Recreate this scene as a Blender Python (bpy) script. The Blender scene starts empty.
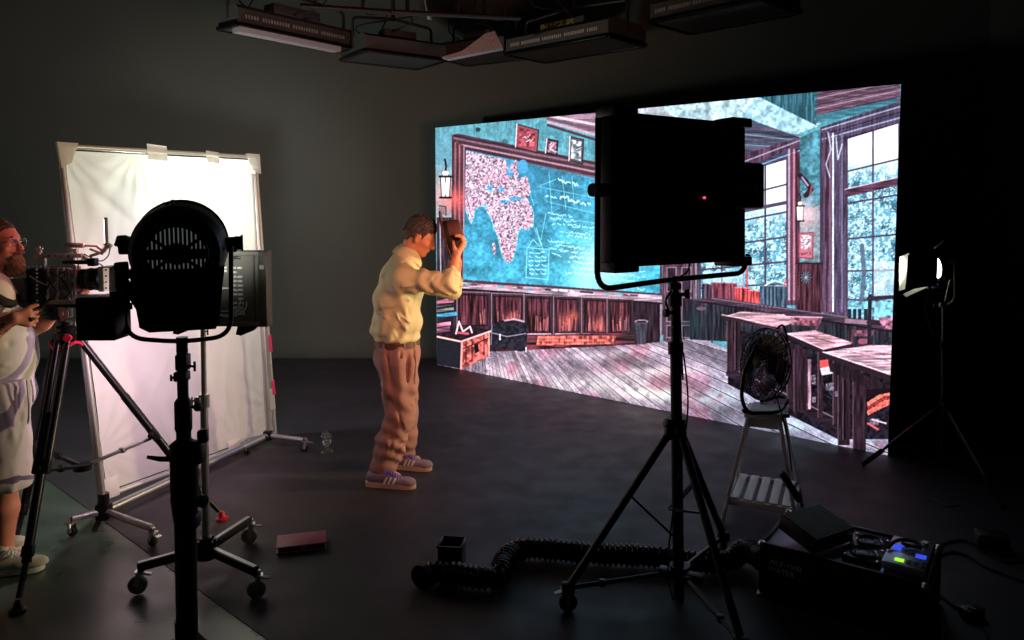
import bpy, bmesh, math, random
import numpy as np
from mathutils import Vector, Matrix, Quaternion
V = Vector
C = bpy.context.scene.collection
random.seed(7)
rng = np.random.default_rng(7)

# ------------------------------------------------------------------ camera, world, exposure
FPX = 750.0
PITCH = math.atan(53 / 750)
cam_d = bpy.data.cameras.new('camera'); cam = bpy.data.objects.new('camera', cam_d); C.objects.link(cam)
cam.location = (0, 0, 1.8)
cam.rotation_euler = (math.pi / 2 - PITCH, 0, 0)
cam_d.sensor_width = 36; cam_d.lens = 36 * FPX / 1024
cam_d.shift_y = -64 / 1024
cam_d.clip_start = 0.05
sc = bpy.context.scene
sc.camera = cam
sc.view_settings.view_transform = 'Standard'; sc.view_settings.look = 'None'
sc.view_settings.gamma = 1; sc.view_settings.exposure = 0.0
sc.view_settings.use_curve_mapping = False
world = bpy.data.worlds.new('studio_air'); sc.world = world; world.use_nodes = True
world.node_tree.nodes['Background'].inputs[0].default_value = (0.62, 0.8, 1.1, 1)
world.node_tree.nodes['Background'].inputs[1].default_value = 0.012
sc.cycles.max_bounces = 8
sc.cycles.sample_clamp_indirect = 4.0
sc.cycles.use_denoising = True

def ray(px, py):
    f = V((0, math.cos(PITCH), -math.sin(PITCH))); u = V((0, math.sin(PITCH), math.cos(PITCH)))
    return f * FPX + V((1, 0, 0)) * (px - 512) + u * (256 - py)
def P(px, py, Y):
    r = ray(px, py); return V((0, 0, 1.8)) + r * (Y / r.y)
def G(px, py, z=0.0):
    r = ray(px, py); return V((0, 0, 1.8)) + r * ((z - 1.8) / r.z)

# area / spot lamps that the place has, and one added backlight
def spot(name, loc, target, power, col, angle, blend=0.4, size=0.1):
    l = bpy.data.lights.new(name, 'SPOT'); l.energy = power; l.color = col
    l.spot_size = math.radians(angle); l.spot_blend = blend; l.shadow_soft_size = size
    o = bpy.data.objects.new(name, l); C.objects.link(o); o.location = loc
    o.rotation_euler = (V(target) - V(loc)).to_track_quat('-Z', 'Y').to_euler(); return o
def area(name, loc, target, power, col, sx, sy, spread=180):
    l = bpy.data.lights.new(name, 'AREA'); l.energy = power; l.color = col; l.shape = 'RECTANGLE'
    l.size = sx; l.size_y = sy; l.spread = math.radians(spread)
    o = bpy.data.objects.new(name, l); C.objects.link(o); o.location = loc
    o.rotation_euler = (V(target) - V(loc)).to_track_quat('-Z', 'Y').to_euler(); return o
ACT = V((-0.73, 4.85, 0))
L_BIG = V((-1.01, 2.3, 1.60)); L_BIG_T = V((-2.10, 5.2, 1.78)); L_BEAM_T = V((-2.05, 5.2, 1.80))
L_PAN = V((0.77, 3.42, 1.80)); L_PAN_N = V((-0.567, 0.824, -0.03)).normalized()
L_FRE = P(941, 268, 4.95)
bd = (L_BIG_T - L_BIG).normalized()
spot('light_head_beam', L_BIG + bd * 0.37, L_BEAM_T, 210, (0.97, 1.0, 0.90), 36, 1.0, 0.14)
bl = bpy.data.lights.new('added_cloth_backlight', 'POINT'); bl.energy = 64; bl.color = (0.93, 1.0, 0.88); bl.shadow_soft_size = 0.09  # unseen lamp, added behind the cloth for its hotspot and the wall glow
L_BK = P(218, 196, 5.15) + V((-0.72, 0.36, 0.0)); blo = bpy.data.objects.new('added_cloth_backlight', bl); C.objects.link(blo); blo.location = L_BK
area('panel_beam', L_PAN + L_PAN_N * 0.12, L_PAN + L_PAN_N * 2, 16, (1.0, 0.42, 0.26), 0.80, 0.55, 120)
spot('fresnel_beam', L_FRE + V((-0.075, 0.0, 0)), ACT + V((0, 0, 1.2)), 440, (1.0, 0.80, 0.44), 44, 0.6, 0.05)
l2 = P(222, 300, 3.72)
area('rear_panel_beam', l2 + V((-0.03, 0.06, 0)), l2 + V((-1.0, 1.0, -0.6)), 10, (1.0, 0.66, 0.84), 0.4, 0.25, 100)

# ------------------------------------------------------------------ materials
def s2l(c):
    c = c / 255.0
    return c / 12.92 if c <= 0.04045 else ((c + 0.055) / 1.055) ** 2.4
def rgb(r, g, b): return (s2l(r), s2l(g), s2l(b), 1)
def mat(name, col, rough=0.5, metal=0.0, vary=0.12, scale=30.0, bump=0.0, bscale=None, spec=0.5, coat=0.0, emit=None, estr=0.0, trans=0.0, sheen=0.0, aniso=None):
    m = bpy.data.materials.new(name); m.use_nodes = True
    nt = m.node_tree; b = nt.nodes['Principled BSDF']
    tc = nt.nodes.new('ShaderNodeTexCoord'); n = nt.nodes.new('ShaderNodeTexNoise')
    n.inputs['Scale'].default_value = scale; n.inputs['Detail'].default_value = 5
    nt.links.new(tc.outputs['Object'], n.inputs['Vector'])
    mix = nt.nodes.new('ShaderNodeMix'); mix.data_type = 'RGBA'
    lo = [max(0, x * (1 - vary)) for x in col[:3]] + [1]; hi = [min(1, x * (1 + vary)) for x in col[:3]] + [1]
    mix.inputs[6].default_value = lo; mix.inputs[7].default_value = hi
    nt.links.new(n.outputs['Fac'], mix.inputs[0]); nt.links.new(mix.outputs[2], b.inputs['Base Color'])
    b.inputs['Roughness'].default_value = rough; b.inputs['Metallic'].default_value = metal
    b.inputs['Specular IOR Level'].default_value = spec
    if coat: b.inputs['Coat Weight'].default_value = coat
    if sheen: b.inputs['Sheen Weight'].default_value = sheen
    if trans: b.inputs['Transmission Weight'].default_value = trans
    if emit: b.inputs['Emission Color'].default_value = emit; b.inputs['Emission Strength'].default_value = estr
    if bump:
        n2 = nt.nodes.new('ShaderNodeTexNoise'); n2.inputs['Scale'].default_value = bscale or scale * 3; n2.inputs['Detail'].default_value = 6
        nt.links.new(tc.outputs['Object'], n2.inputs['Vector'])
        bp = nt.nodes.new('ShaderNodeBump'); bp.inputs['Strength'].default_value = bump; bp.inputs['Distance'].default_value = 0.01
        nt.links.new(n2.outputs['Fac'], bp.inputs['Height']); nt.links.new(bp.outputs['Normal'], b.inputs['Normal'])
    return m
M = {}
M['blk'] = mat('black_paint', rgb(16, 16, 17), 0.45)
M['blkm'] = mat('black_metal', rgb(30, 30, 32), 0.3, 0.6)
M['blkgl'] = mat('gloss_black', rgb(18, 18, 20), 0.18)
M['rub'] = mat('black_rubber', rgb(18, 18, 18), 0.8)
M['chrome'] = mat('chrome', rgb(205, 205, 210), 0.22, 0.75, 0.05)
M['alud'] = mat('satin_light_alloy', rgb(176, 176, 176), 0.4, 0.35, 0.1)
M['alu'] = mat('brushed_aluminium', rgb(172, 172, 174), 0.35, 0.8, 0.1)
M['grey'] = mat('grey_plastic', rgb(110, 112, 112), 0.5)
M['lgrey'] = mat('light_grey_plastic', rgb(180, 182, 178), 0.5)
M['dgrey'] = mat('dark_grey_plastic', rgb(74, 75, 76), 0.5)
M['red'] = mat('red_anodised', rgb(200, 30, 60), 0.4)
M['pink'] = mat('pink_tape', rgb(235, 30, 100), 0.6)
M['white'] = mat('white_tape', rgb(228, 224, 212), 0.7)
M['whitewood'] = mat('white_painted_wood', rgb(246, 246, 250), 0.3, vary=0.05, scale=14)
M['glass'] = mat('clear_glass', (0.75, 0.8, 0.72, 1), 0.05, trans=0.92, vary=0.02)
M['leather'] = mat('maroon_leather', rgb(158, 88, 106), 0.42, vary=0.25, scale=18, bump=0.3)
M['lettergrey'] = mat('faded_lettering', rgb(70, 70, 76), 0.6)
M['caseletter'] = mat('stencilled_lettering', rgb(235, 236, 242), 0.6)
M['duct'] = mat('gloss_black_duct_foil', rgb(34, 34, 38), 0.16, 0.3, bump=0.25, bscale=60)

# ------------------------------------------------------------------ mesh builder
class MB:
    def __init__(s): s.v = []; s.f = []; s.g = []
    def add(s, vs, fs, mtx=None):
        n = len(s.v); s.g.append((n, len(s.f)))
        if mtx is not None: vs = [mtx @ V(p) for p in vs]
        s.v += [tuple(p) for p in vs]; s.f += [tuple(i + n for i in f) for f in fs]; return s
    def box(s, c, d, mtx=None, bev=0.0, rz=0.0):
        x, y, z = d[0] / 2, d[1] / 2, d[2] / 2
        M0 = Matrix.Translation(V(c)) @ Matrix.Rotation(rz, 4, 'Z')
        if mtx is not None: M0 = mtx @ M0
        b = min(bev, min(x, y, z) * 0.45)
        if b <= 0:
            vs = [(i * x, j * y, k * z) for i in (-1, 1) for j in (-1, 1) for k in (-1, 1)]
            fs = [(0, 1, 3, 2), (4, 6, 7, 5), (0, 4, 5, 1), (2, 3, 7, 6), (0, 2, 6, 4), (1, 5, 7, 3)]
            return s.add(vs, fs, M0)
        bm = bmesh.new(); bmesh.ops.create_cube(bm, size=1)
        for v_ in bm.verts: v_.co = V((v_.co.x * d[0], v_.co.y * d[1], v_.co.z * d[2]))
        bmesh.ops.bevel(bm, geom=list(bm.edges), offset=b, segments=2, profile=0.5, affect='EDGES')
        bm.verts.index_update()
        s.add([v_.co.copy() for v_ in bm.verts], [[v_.index for v_ in f.verts] for f in bm.faces], M0); bm.free(); return s
    def tube(s, pts, r, n=10, mtx=None, closed=False, caps=True):
        pts = [V(p) for p in pts]; m = len(pts)
        rs = list(r) if isinstance(r, (list, tuple)) else [r] * m
        up = None; vs = []; fs = []
        for i, p in enumerate(pts):
            a = pts[(i - 1) % m] if (i > 0 or closed) else p
            b = pts[(i + 1) % m] if (i < m - 1 or closed) else p
            t = (b - a)
            t = t.normalized() if t.length > 1e-9 else V((0, 0, 1))
            if up is None:
                up = t.orthogonal().normalized()
            else:
                up = up - t * up.dot(t)
                up = up.normalized() if up.length > 1e-6 else t.orthogonal().normalized()
            w = t.cross(up)
            for k in range(n):
                a_ = 2 * math.pi * k / n
                vs.append(p + (up * math.cos(a_) + w * math.sin(a_)) * rs[i])
        for i in range(m if closed else m - 1):
            j = (i + 1) % m
            for k in range(n):
                k2 = (k + 1) % n
                fs.append((i * n + k, i * n + k2, j * n + k2, j * n + k))
        if caps and not closed:
            fs.append(tuple(range(n))[::-1]); fs.append(tuple((m - 1) * n + k for k in range(n)))
        return s.add(vs, fs, mtx)
    def cyl(s, a, b, r, n=14, r2=None, mtx=None): return s.tube([a, b], [r, r if r2 is None else r2], n, mtx)
    def lathe(s, prof, n=24, mtx=None, caps=True):
        vs = []; fs = []; m = len(prof)
        for (r, z) in prof:
            for k in range(n): vs.append((r * math.cos(2 * math.pi * k / n), r * math.sin(2 * math.pi * k / n), z))
        for i in range(m - 1):
            for k in range(n):
                k2 = (k + 1) % n
                fs.append((i * n + k, i * n + k2, (i + 1) * n + k2, (i + 1) * n + k))
        if prof[0] == prof[-1] or not caps: return s.add(vs, fs, mtx)
        if prof[0][0] > 1e-5: fs.append(tuple(range(n))[::-1])
        if prof[-1][0] > 1e-5: fs.append(tuple((m - 1) * n + k for k in range(n)))
        return s.add(vs, fs, mtx)
    def prism(s, poly, h0, h1, mtx=None):
        n = len(poly)
        vs = [(x, y, h0) for x, y in poly] + [(x, y, h1) for x, y in poly]
        fs = [tuple(range(n))[::-1], tuple(range(n, 2 * n))] + [(i, (i + 1) % n, n + (i + 1) % n, n + i) for i in range(n)]
        return s.add(vs, fs, mtx)
    def bar(s, a, b, w, h, up=(0, 0, 1), bev=0.0):
        a = V(a); b = V(b); t = (b - a); L = t.length; t.normalize(); u = V(up); u = (u - t * u.dot(t))
        u = u.normalized() if u.length > 1e-5 else t.orthogonal().normalized()
        x = t; z = u; y = z.cross(x)
        m = Matrix(((x.x, y.x, z.x, 0), (x.y, y.y, z.y, 0), (x.z, y.z, z.z, 0), (0, 0, 0, 1)))
        m = Matrix.Translation((a + b) / 2) @ m
        return s.box((0, 0, 0), (L, w, h), m, bev)
    def build(s, name, m, parent=None, smooth=None, bevel=0.0):
        me = bpy.data.meshes.new(name)
        if parent is not None:
            off = parent_world(parent).inverted(); vs = [tuple(off @ V(p)) for p in s.v]
        else: vs = s.v
        me.from_pydata(vs, [], s.f); me.update()
        o = bpy.data.objects.new(name, me); C.objects.link(o)
        me.materials.append(M[m] if isinstance(m, str) else m)
        if parent is not None: o.parent = parent
        try:
            me.polygons.foreach_set('use_smooth', [True] * len(me.polygons))
            me.set_sharp_from_angle(angle=math.radians(smooth if smooth else 38))
        except Exception: pass
        return o
def each(mb, name, m, parent, gap=0.0):
    # one part per separate piece: shapes whose boxes touch stay together
    gs = mb.g + [(len(mb.v), len(mb.f))]; bb = []
    for (a, fa), (b, fb) in zip(gs[:-1], gs[1:]):
        q = np.array(mb.v[a:b]); bb.append((q.min(0) - gap, q.max(0) + gap))
    n = len(bb); par = list(range(n))
    def find(i):
        while par[i] != i: i = par[i]
        return i
    for i in range(n):
        for j in range(i):
            if np.all(bb[i][0] <= bb[j][1]) and np.all(bb[j][0] <= bb[i][1]): par[find(i)] = find(j)
    out = []
    for r in sorted(set(find(i) for i in range(n))):
        t = MB()
        for i in range(n):
            if find(i) == r:
                (a, fa), (b, fb) = gs[i], gs[i + 1]; t.add(mb.v[a:b], [tuple(k - a for k in f) for f in mb.f[fa:fb]])
        out.append(t.build(name, m, parent))
    return out
def parent_world(o):
    m = o.matrix_basis.copy(); q = o.parent
    while q is not None: m = q.matrix_basis @ m; q = q.parent
    return m
def tag(o, label=None, cat=None, group=None, kind=None):
    if label: o['label'] = label
    if cat: o['category'] = cat
    if group: o['group'] = group
    if kind: o['kind'] = kind
    return o
def thing(name, label, cat, loc=(0, 0, 0), rz=0, group=None):
    o = bpy.data.objects.new(name, None); C.objects.link(o); o.empty_display_size = 0.1
    o.location = loc; o.rotation_euler = (0, 0, rz); return tag(o, label, cat, group)
def frame_m(origin, x, z):
    x = V(x).normalized(); z = V(z); z = (z - x * z.dot(x)).normalized(); y = z.cross(x)
    return Matrix.Translation(V(origin)) @ Matrix(((x.x, y.x, z.x, 0), (x.y, y.y, z.y, 0), (x.z, y.z, z.z, 0), (0, 0, 0, 1)))
def spline(pts, k=8, closed=False):
    pts = [V(p) for p in pts]; out = []; n = len(pts)
    rngi = range(n if closed else n - 1)
    for i in rngi:
        if closed: p0, p1, p2, p3 = pts[(i - 1) % n], pts[i], pts[(i + 1) % n], pts[(i + 2) % n]
        else: p0, p1, p2, p3 = pts[max(i - 1, 0)], pts[i], pts[i + 1], pts[min(i + 2, n - 1)]
        for j in range(k):
            t = j / k
            out.append(0.5 * ((2 * p1) + (p2 - p0) * t + (2 * p0 - 5 * p1 + 4 * p2 - p3) * t * t + (3 * p1 - p0 - 3 * p2 + p3) * t ** 3))
    if not closed: out.append(pts[-1])
    return out
def roundpath(pts, r, k=6):
    pts = [V(p) for p in pts]; out = [pts[0]]
    for i in range(1, len(pts) - 1):
        a, b, c = pts[i - 1], pts[i], pts[i + 1]
        d1 = (a - b); d2 = (c - b); rr = min(r, d1.length * 0.49, d2.length * 0.49)
        p1 = b + d1.normalized() * rr; p2 = b + d2.normalized() * rr
        for j in range(k + 1):
            t = j / k; out.append(p1 * (1 - t) ** 2 + b * 2 * t * (1 - t) + p2 * t * t)
    out.append(pts[-1]); return out
def text_obj(name, body, size, mtx, m, parent, extrude=0.0006):
    cu = bpy.data.curves.new(name, 'FONT'); cu.body = body; cu.size = size; cu.extrude = extrude
    t = bpy.data.objects.new(name + '_curve', cu); C.objects.link(t)
    dg = bpy.context.evaluated_depsgraph_get(); me = bpy.data.meshes.new_from_object(t.evaluated_get(dg))
    bpy.data.objects.remove(t); me.transform(parent_world(parent).inverted() @ mtx)
    o = bpy.data.objects.new(name, me); C.objects.link(o); me.materials.clear(); me.materials.append(M[m] if isinstance(m, str) else m); o.parent = parent
    return o

# ------------------------------------------------------------------ the studio shell
def floor_mat(name, base, wet, rough, scale=2.0):
    m = bpy.data.materials.new(name); m.use_nodes = True; nt = m.node_tree; b = nt.nodes['Principled BSDF']
    tc = nt.nodes.new('ShaderNodeTexCoord')
    n = nt.nodes.new('ShaderNodeTexNoise'); n.inputs['Scale'].default_value = scale; n.inputs['Detail'].default_value = 8; n.inputs['Roughness'].default_value = 0.62
    nt.links.new(tc.outputs['Object'], n.inputs['Vector'])
    cr = nt.nodes.new('ShaderNodeValToRGB'); cr.color_ramp.elements[0].position = 0.3; cr.color_ramp.elements[1].position = 0.72
    cr.color_ramp.elements[0].color = base; cr.color_ramp.elements[1].color = wet
    nt.links.new(n.outputs['Fac'], cr.inputs[0]); nt.links.new(cr.outputs[0], b.inputs['Base Color'])
    n2 = nt.nodes.new('ShaderNodeTexNoise'); n2.inputs['Scale'].default_value = scale * 3.3; n2.inputs['Detail'].default_value = 6
    nt.links.new(tc.outputs['Object'], n2.inputs['Vector'])
    mr = nt.nodes.new('ShaderNodeMapRange'); mr.inputs[1].default_value = 0.3; mr.inputs[2].default_value = 0.7
    mr.inputs[3].default_value = rough - 0.07; mr.inputs[4].default_value = rough + 0.1
    nt.links.new(n2.outputs['Fac'], mr.inputs[0]); nt.links.new(mr.outputs[0], b.inputs['Roughness'])
    n3 = nt.nodes.new('ShaderNodeTexNoise'); n3.inputs['Scale'].default_value = 60; n3.inputs['Detail'].default_value = 4
    nt.links.new(tc.outputs['Object'], n3.inputs['Vector'])
    bp = nt.nodes.new('ShaderNodeBump'); bp.inputs['Strength'].default_value = 0.12; bp.inputs['Distance'].default_value = 0.004
    nt.links.new(n3.outputs['Fac'], bp.inputs['Height']); nt.links.new(bp.outputs['Normal'], b.inputs['Normal'])
    return m
M['fl_blk'] = floor_mat('black_stage_floor', rgb(47, 43, 50), rgb(62, 57, 66), 0.55, 1.6)
M['fl_grn'] = floor_mat('grey_green_concrete', rgb(66, 82, 71), rgb(84, 102, 90), 0.32, 1.3)
M['fl_grn'].node_tree.nodes['Principled BSDF'].inputs['Specular IOR Level'].default_value = 1.0
M['wall'] = mat('matt_black_wall', rgb(106, 109, 105), 0.9, vary=0.12, scale=1.2, bump=0.1, bscale=40, spec=0.2)
M['ceil'] = mat('black_ceiling', rgb(24, 24, 25), 0.9, spec=0.2)

YB = 8.95; XL = -7.0; XR = 5.6; YF = -3.2; ZC = 5.4
def boundary(px, py): g = G(px, py); return (g.x, g.y)
b1 = boundary(60, 489); b2 = boundary(267, 640)
sl = (b1[0] - b2[0]) / (b1[1] - b2[1])
def bx_at(y): return b2[0] + (y - b2[1]) * sl
# black vinyl stage floor, 4 mm sheet laid over the grey green concrete
m = MB(); m.box(((XL + XR) / 2, (YB + YF) / 2, -0.05), (XR - XL, YB - YF, 0.1)); tag(m.build('floor', 'fl_grn'), kind='structure')
ym = 8.9
xl_ = XL + 0.02
yy = b2[1] + (xl_ + 0.0 - b2[0]) / sl
yr_ = b2[1] + (XR - b2[0]) / sl
poly = [(XR, yr_), (XR, YB), (xl_, YB), (xl_, yy)]
m = MB(); m.prism(poly, 0.0005, 0.004); fs_ = tag(m.build('floor_stage', 'fl_blk'), kind='structure')
fs_.data.polygons.foreach_set('use_smooth', [False] * len(fs_.data.polygons))
# back wall with the cyclorama cove, left wall, right wall, front wall, ceiling
def cove(a, b, inward, name, r=0.35, h=ZC):
    prof = [(0.0, h)] + [(r - r * math.cos(t), r - r * math.sin(t)) for t in [i / 10 * math.pi / 2 for i in range(11)]]
    prof += [(r, -0.02), (-0.1, -0.02), (-0.1, h)]
    a = V(a); b = V(b); n = V(inward)
    vs = []; k = len(prof)
    for p in (a, b):
        for (d, z) in prof: q = p + n * d; vs.append((q.x, q.y, z + 0.005))
    fs = [(i, (i + 1) % k, k + (i + 1) % k, k + i) for i in range(k)] + [tuple(range(k))[::-1], tuple(range(k, 2 * k))]
    mb = MB(); mb.add(vs, fs); return tag(mb.build(name, 'wall'), kind='structure')
cove((XL, YB), (XR, YB), (0, -1), 'wall_back')
cove((XL, YF), (XL, YB), (1, 0), 'wall_left')
m = MB(); m.box((XR + 0.05, (YB + YF) / 2, ZC / 2), (0.1, YB - YF, ZC)); tag(m.build('wall_right', 'wall'), kind='structure')
m = MB(); m.box(((XL + XR) / 2, YF - 0.05, ZC / 2), (XR - XL, 0.1, ZC)); tag(m.build('wall_front', 'wall'), kind='structure')
m = MB(); m.box(((XL + XR) / 2, (YB + YF) / 2, ZC + 0.05), (XR - XL + .2, YB - YF + .2, 0.1)); tag(m.build('ceiling', 'ceil'), kind='structure')

# ------------------------------------------------------------------ the LED wall and the picture it shows
BL = G(437, 365); BR = G(887.5, 456)
wd = (BR - BL); WL = wd.length; wx = wd.normalized(); wn = V((wx.y, -wx.x, 0))      # wn faces the camera side
if wn.y > 0: wn = -wn
def wall_hit(px, py):
    r = ray(px, py); o = V((0, 0, 1.8)); t = (BL - o).dot(wn) / r.dot(wn); p = o + r * t
    return ((p - BL).dot(wx), p.z)
tl = wall_hit(437, 128); tr = wall_hit(900, 85)
WH = (tl[1] + tr[1]) / 2
print('WALL', BL, BR, WL, tl, tr, WH)
S = 3; OX, OY = 425, 70; CW, CH = 490 * S, 410 * S
cv = np.zeros((CH, CW, 3), np.float32)
YY, XX = np.mgrid[0:CH, 0:CW].astype(np.float32); PXX = XX / S + OX; PYY = YY / S + OY
def vnoise(sx, sy, seed, ang=0.0):
    r = np.random.default_rng(seed); t = r.random((256, 256)).astype(np.float32)
    ca, sa = math.cos(ang), math.sin(ang)
    u = (PXX * ca + PYY * sa) / sx; v = (-PXX * sa + PYY * ca) / sy
    ui = np.floor(u).astype(int); vi = np.floor(v).astype(int); fu = u - ui; fv = v - vi
    fu = fu * fu * (3 - 2 * fu); fv = fv * fv * (3 - 2 * fv)
    a = t[ui & 255, vi & 255]; b = t[(ui + 1) & 255, vi & 255]; c = t[ui & 255, (vi + 1) & 255]; d = t[(ui + 1) & 255, (vi + 1) & 255]
    return (a * (1 - fu) + b * fu) * (1 - fv) + (c * (1 - fu) + d * fu) * fv
N1 = vnoise(1.1, 1.1, 1); N2 = vnoise(2.6, 2.6, 2); N4 = vnoise(6, 6, 3); N8 = vnoise(16, 16, 4); NV = vnoise(1.2, 14, 5); NH = vnoise(14, 1.2, 6)
FB = 0.35 * N2 + 0.3 * N4 + 0.35 * N8
def col(c): return np.array(c, np.float32)
def pmask(pts):
    xs = [p[0] for p in pts]; ys = [p[1] for p in pts]
    x0 = max(0, int((min(xs) - OX) * S) - 1); x1 = min(CW, int((max(xs) - OX) * S) + 2)
    y0 = max(0, int((min(ys) - OY) * S) - 1); y1 = min(CH, int((max(ys) - OY) * S) + 2)
    if x1 <= x0 or y1 <= y0: return None
    X = PXX[y0:y1, x0:x1]; Y = PYY[y0:y1, x0:x1]; ins = np.zeros(X.shape, bool)
    n = len(pts)
    for i in range(n):
        (ax, ay), (bx, by) = pts[i], pts[(i + 1) % n]
        if ay == by: continue
        cnd = ((ay > Y) != (by > Y)) & (X < (bx - ax) * (Y - ay) / (by - ay) + ax); ins ^= cnd
    return (slice(y0, y1), slice(x0, x1)), ins
def poly(pts, c, a=1.0, tex=None, amp=0.0, c2=None, t2=None):
    r = pmask(pts)
    if r is None: return
    sl_, ins = r; cc = np.broadcast_to(col(c), cv[sl_].shape).copy()
    if c2 is not None: t = t2[sl_][..., None]; cc = cc * (1 - t) + col(c2) * t
    if tex is not None: cc = cc * (1 + amp * (tex[sl_][..., None] - 0.5) * 2)
    k = (ins * a)[..., None]; cv[sl_] = cv[sl_] * (1 - k) + cc * k
def line(pts, w, c, a=1.0):
    for (ax, ay), (bx, by) in zip(pts[:-1], pts[1:]):
        x0 = max(0, int((min(ax, bx) - w - OX) * S) - 1); x1 = min(CW, int((max(ax, bx) + w - OX) * S) + 2)
        y0 = max(0, int((min(ay, by) - w - OY) * S) - 1); y1 = min(CH, int((max(ay, by) + w - OY) * S) + 2)
        if x1 <= x0 or y1 <= y0: continue
        X = PXX[y0:y1, x0:x1]; Y = PYY[y0:y1, x0:x1]; dx, dy = bx - ax, by - ay
        t = np.clip(((X - ax) * dx + (Y - ay) * dy) / (dx * dx + dy * dy + 1e-9), 0, 1)
        d = np.hypot(X - ax - t * dx, Y - ay - t * dy); k = (np.clip((w / 2 - d) * S + 0.5, 0, 1) * a)[..., None]
        cv[y0:y1, x0:x1] = cv[y0:y1, x0:x1] * (1 - k) + col(c) * k
def glow(cx, cy, r, c, a):
    d = np.exp(-((PXX - cx) ** 2 + (PYY - cy) ** 2) / (r * r))[..., None] * a
    cv[:] = cv * (1 - d) + col(c) * d
def ell(cx, cy, rx, ry, c, a=1.0):
    k = ((((PXX - cx) / rx) ** 2 + ((PYY - cy) / ry) ** 2 < 1) * a)[..., None]; cv[:] = cv * (1 - k) + col(c) * k
R = random.Random(11)
def squig(x0, y0, x1, y1, h=2.4, c=(190, 235, 240), a=0.8, w=0.75):
    n = max(3, int(abs(x1 - x0) / 1.1)); pts = []
    for i in range(n + 1):
        t = i / n
        if R.random() < 0.13 and len(pts) > 2: line(pts, w, c, a); pts = []; continue
        pts.append((x0 + (x1 - x0) * t + R.uniform(-.5, .5), y0 + (y1 - y0) * t + R.uniform(-h, h) / 2))
    if len(pts) > 1: line(pts, w, c, a)

# --- plaster wall
cv[:] = col((96, 168, 184)); cv *= (0.78 + 0.35 * FB + 0.14 * (NV - .5))[..., None]
cv[:] = cv * (1 - 0.35 * (N8[..., None] > 0.66)) + col((40, 110, 130)) * 0.35 * (N8[..., None] > 0.66)
ell(478, 130, 2.6, 2.2, (50, 60, 70), .8); ell(505, 142, 3, 2.4, (45, 90, 105), .6)
glow(444, 196, 26, (215, 165, 165), .85); glow(440, 150, 18, (120, 165, 185), .5)
# ceiling and beams, upper right
poly([(540, 117), (640, 107), (700, 150), (700, 190), (594, 134)], (150, 120, 140), 1, NH, .25)
for i, (ca, cb) in enumerate([((205, 190, 200), 1), ((120, 90, 110), 1), ((190, 160, 175), 1), ((85, 65, 85), 1)]):
    line([(548, 116 + i * 3.2), (600, 126 + i * 5.2), (700, 160 + i * 8)], 2.6, ca)
poly([(600, 112), (700, 101), (760, 150), (760, 165), (640, 140)], (172, 178, 190), 1, FB, .3)
poly([(660, 108), (754, 97), (822, 124), (792, 137), (742, 118), (680, 122)], (172, 200, 212), 1, FB, .45)
poly([(752, 97), (818, 92), (816, 127), (786, 118)], (52, 106, 122), 1, NV, .3)
poly([(742, 118), (756, 96), (818, 127), (788, 137)], (150, 190, 206), 1, FB, .5)
poly([(818, 92), (900, 85), (900, 100), (816, 122)], (108, 84, 104), 1, NH, .3)
for i in range(9): line([(815, 96 + i * 3.4), (902, 78 + i * 3.1)], 0.9, [(58, 48, 66), (188, 150, 170), (90, 60, 80)][i % 3], .8)
poly([(640, 128), (745, 118), (800, 138), (800, 160), (640, 180)], (80, 86, 108), 1, NH, .3)
for i in range(14): line([(700, 122 + i * 4), (800, 136 + i * 2.6)], 1.0, [(120, 80, 100), (46, 54, 74), (150, 170, 190)][i % 3], .7)
poly([(816, 116), (902, 98), (902, 106), (816, 124)], (60, 122, 138), 1, NH, .2)
# --- middle back wall and panelled door, behind the board's right end
poly([(652, 180), (760, 160), (760, 310), (690, 300), (655, 345), (640, 345), (652, 290)], (86, 84, 98), 1, NV, .35)
for x in (658, 664, 676, 690, 700, 712): line([(x, 180), (x, 345)], 1.4, (52, 40, 56), .9)
for x in (661, 670, 684, 696, 705): line([(x, 180), (x, 340)], 1.5, (176, 150, 168), .75)
poly([(664, 262), (694, 262), (694, 340), (664, 344)], (96, 70, 88), 1, NV, .35)
for (a, b) in ((268, 292), (298, 322), (326, 338)):
    for (x0, x1) in ((667, 676), (682, 691)):
        poly([(x0, a), (x1, a), (x1, b), (x0, b)], (60, 44, 62), 1, NV, .5); line([(x0, a), (x1, a), (x1, b), (x0, b), (x0, a)], .8, (190, 160, 180), .7)
line([(702, 258), (702, 300)], 2.2, (235, 245, 250))
# --- framed board
poly([(452, 135), (458, 134), (662, 176), (662, 303), (452, 285)], (96, 66, 82), 1, NH, .2)
for i, c_ in enumerate([(60, 40, 56), (150, 110, 130), (80, 54, 70), (190, 150, 165), (70, 46, 62), (128, 92, 112)]):
    line([(454, 136 + i * 2.6), (662, 177 + i * 2.9)], 1.6, c_, .85)
poly([(452, 138), (466, 148), (465, 283), (451, 283)], (104, 64, 78), 1, NV, .3)
for i, c_ in enumerate([(52, 36, 50), (170, 120, 135), (70, 40, 54), (186, 110, 120), (84, 50, 66), (190, 160, 175)]):
    line([(453 + i * 2.2, 142 + i), (452.5 + i * 2.2, 283)], 1.1, c_, .8)
glow(456, 200, 12, (235, 92, 92), .75)
poly([(466, 150), (660, 193), (660, 294), (463, 280)], (8, 140, 172), 1, FB, .35, (20, 178, 205), np.clip((PYY - 190) / 90, 0, 1) * .5)
bm_ = pmask([(466, 150), (660, 193), (660, 294), (463, 280)])
sv = cv.copy(); glow(605, 262, 34, (205, 238, 242), .85); glow(583, 285, 18, (190, 230, 236), .6); glow(540, 185, 26, (0, 120, 150), .35)
kk = np.zeros(PXX.shape, bool); kk[bm_[0]] = bm_[1]; cv[:] = np.where(kk[..., None], cv, sv)
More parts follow.
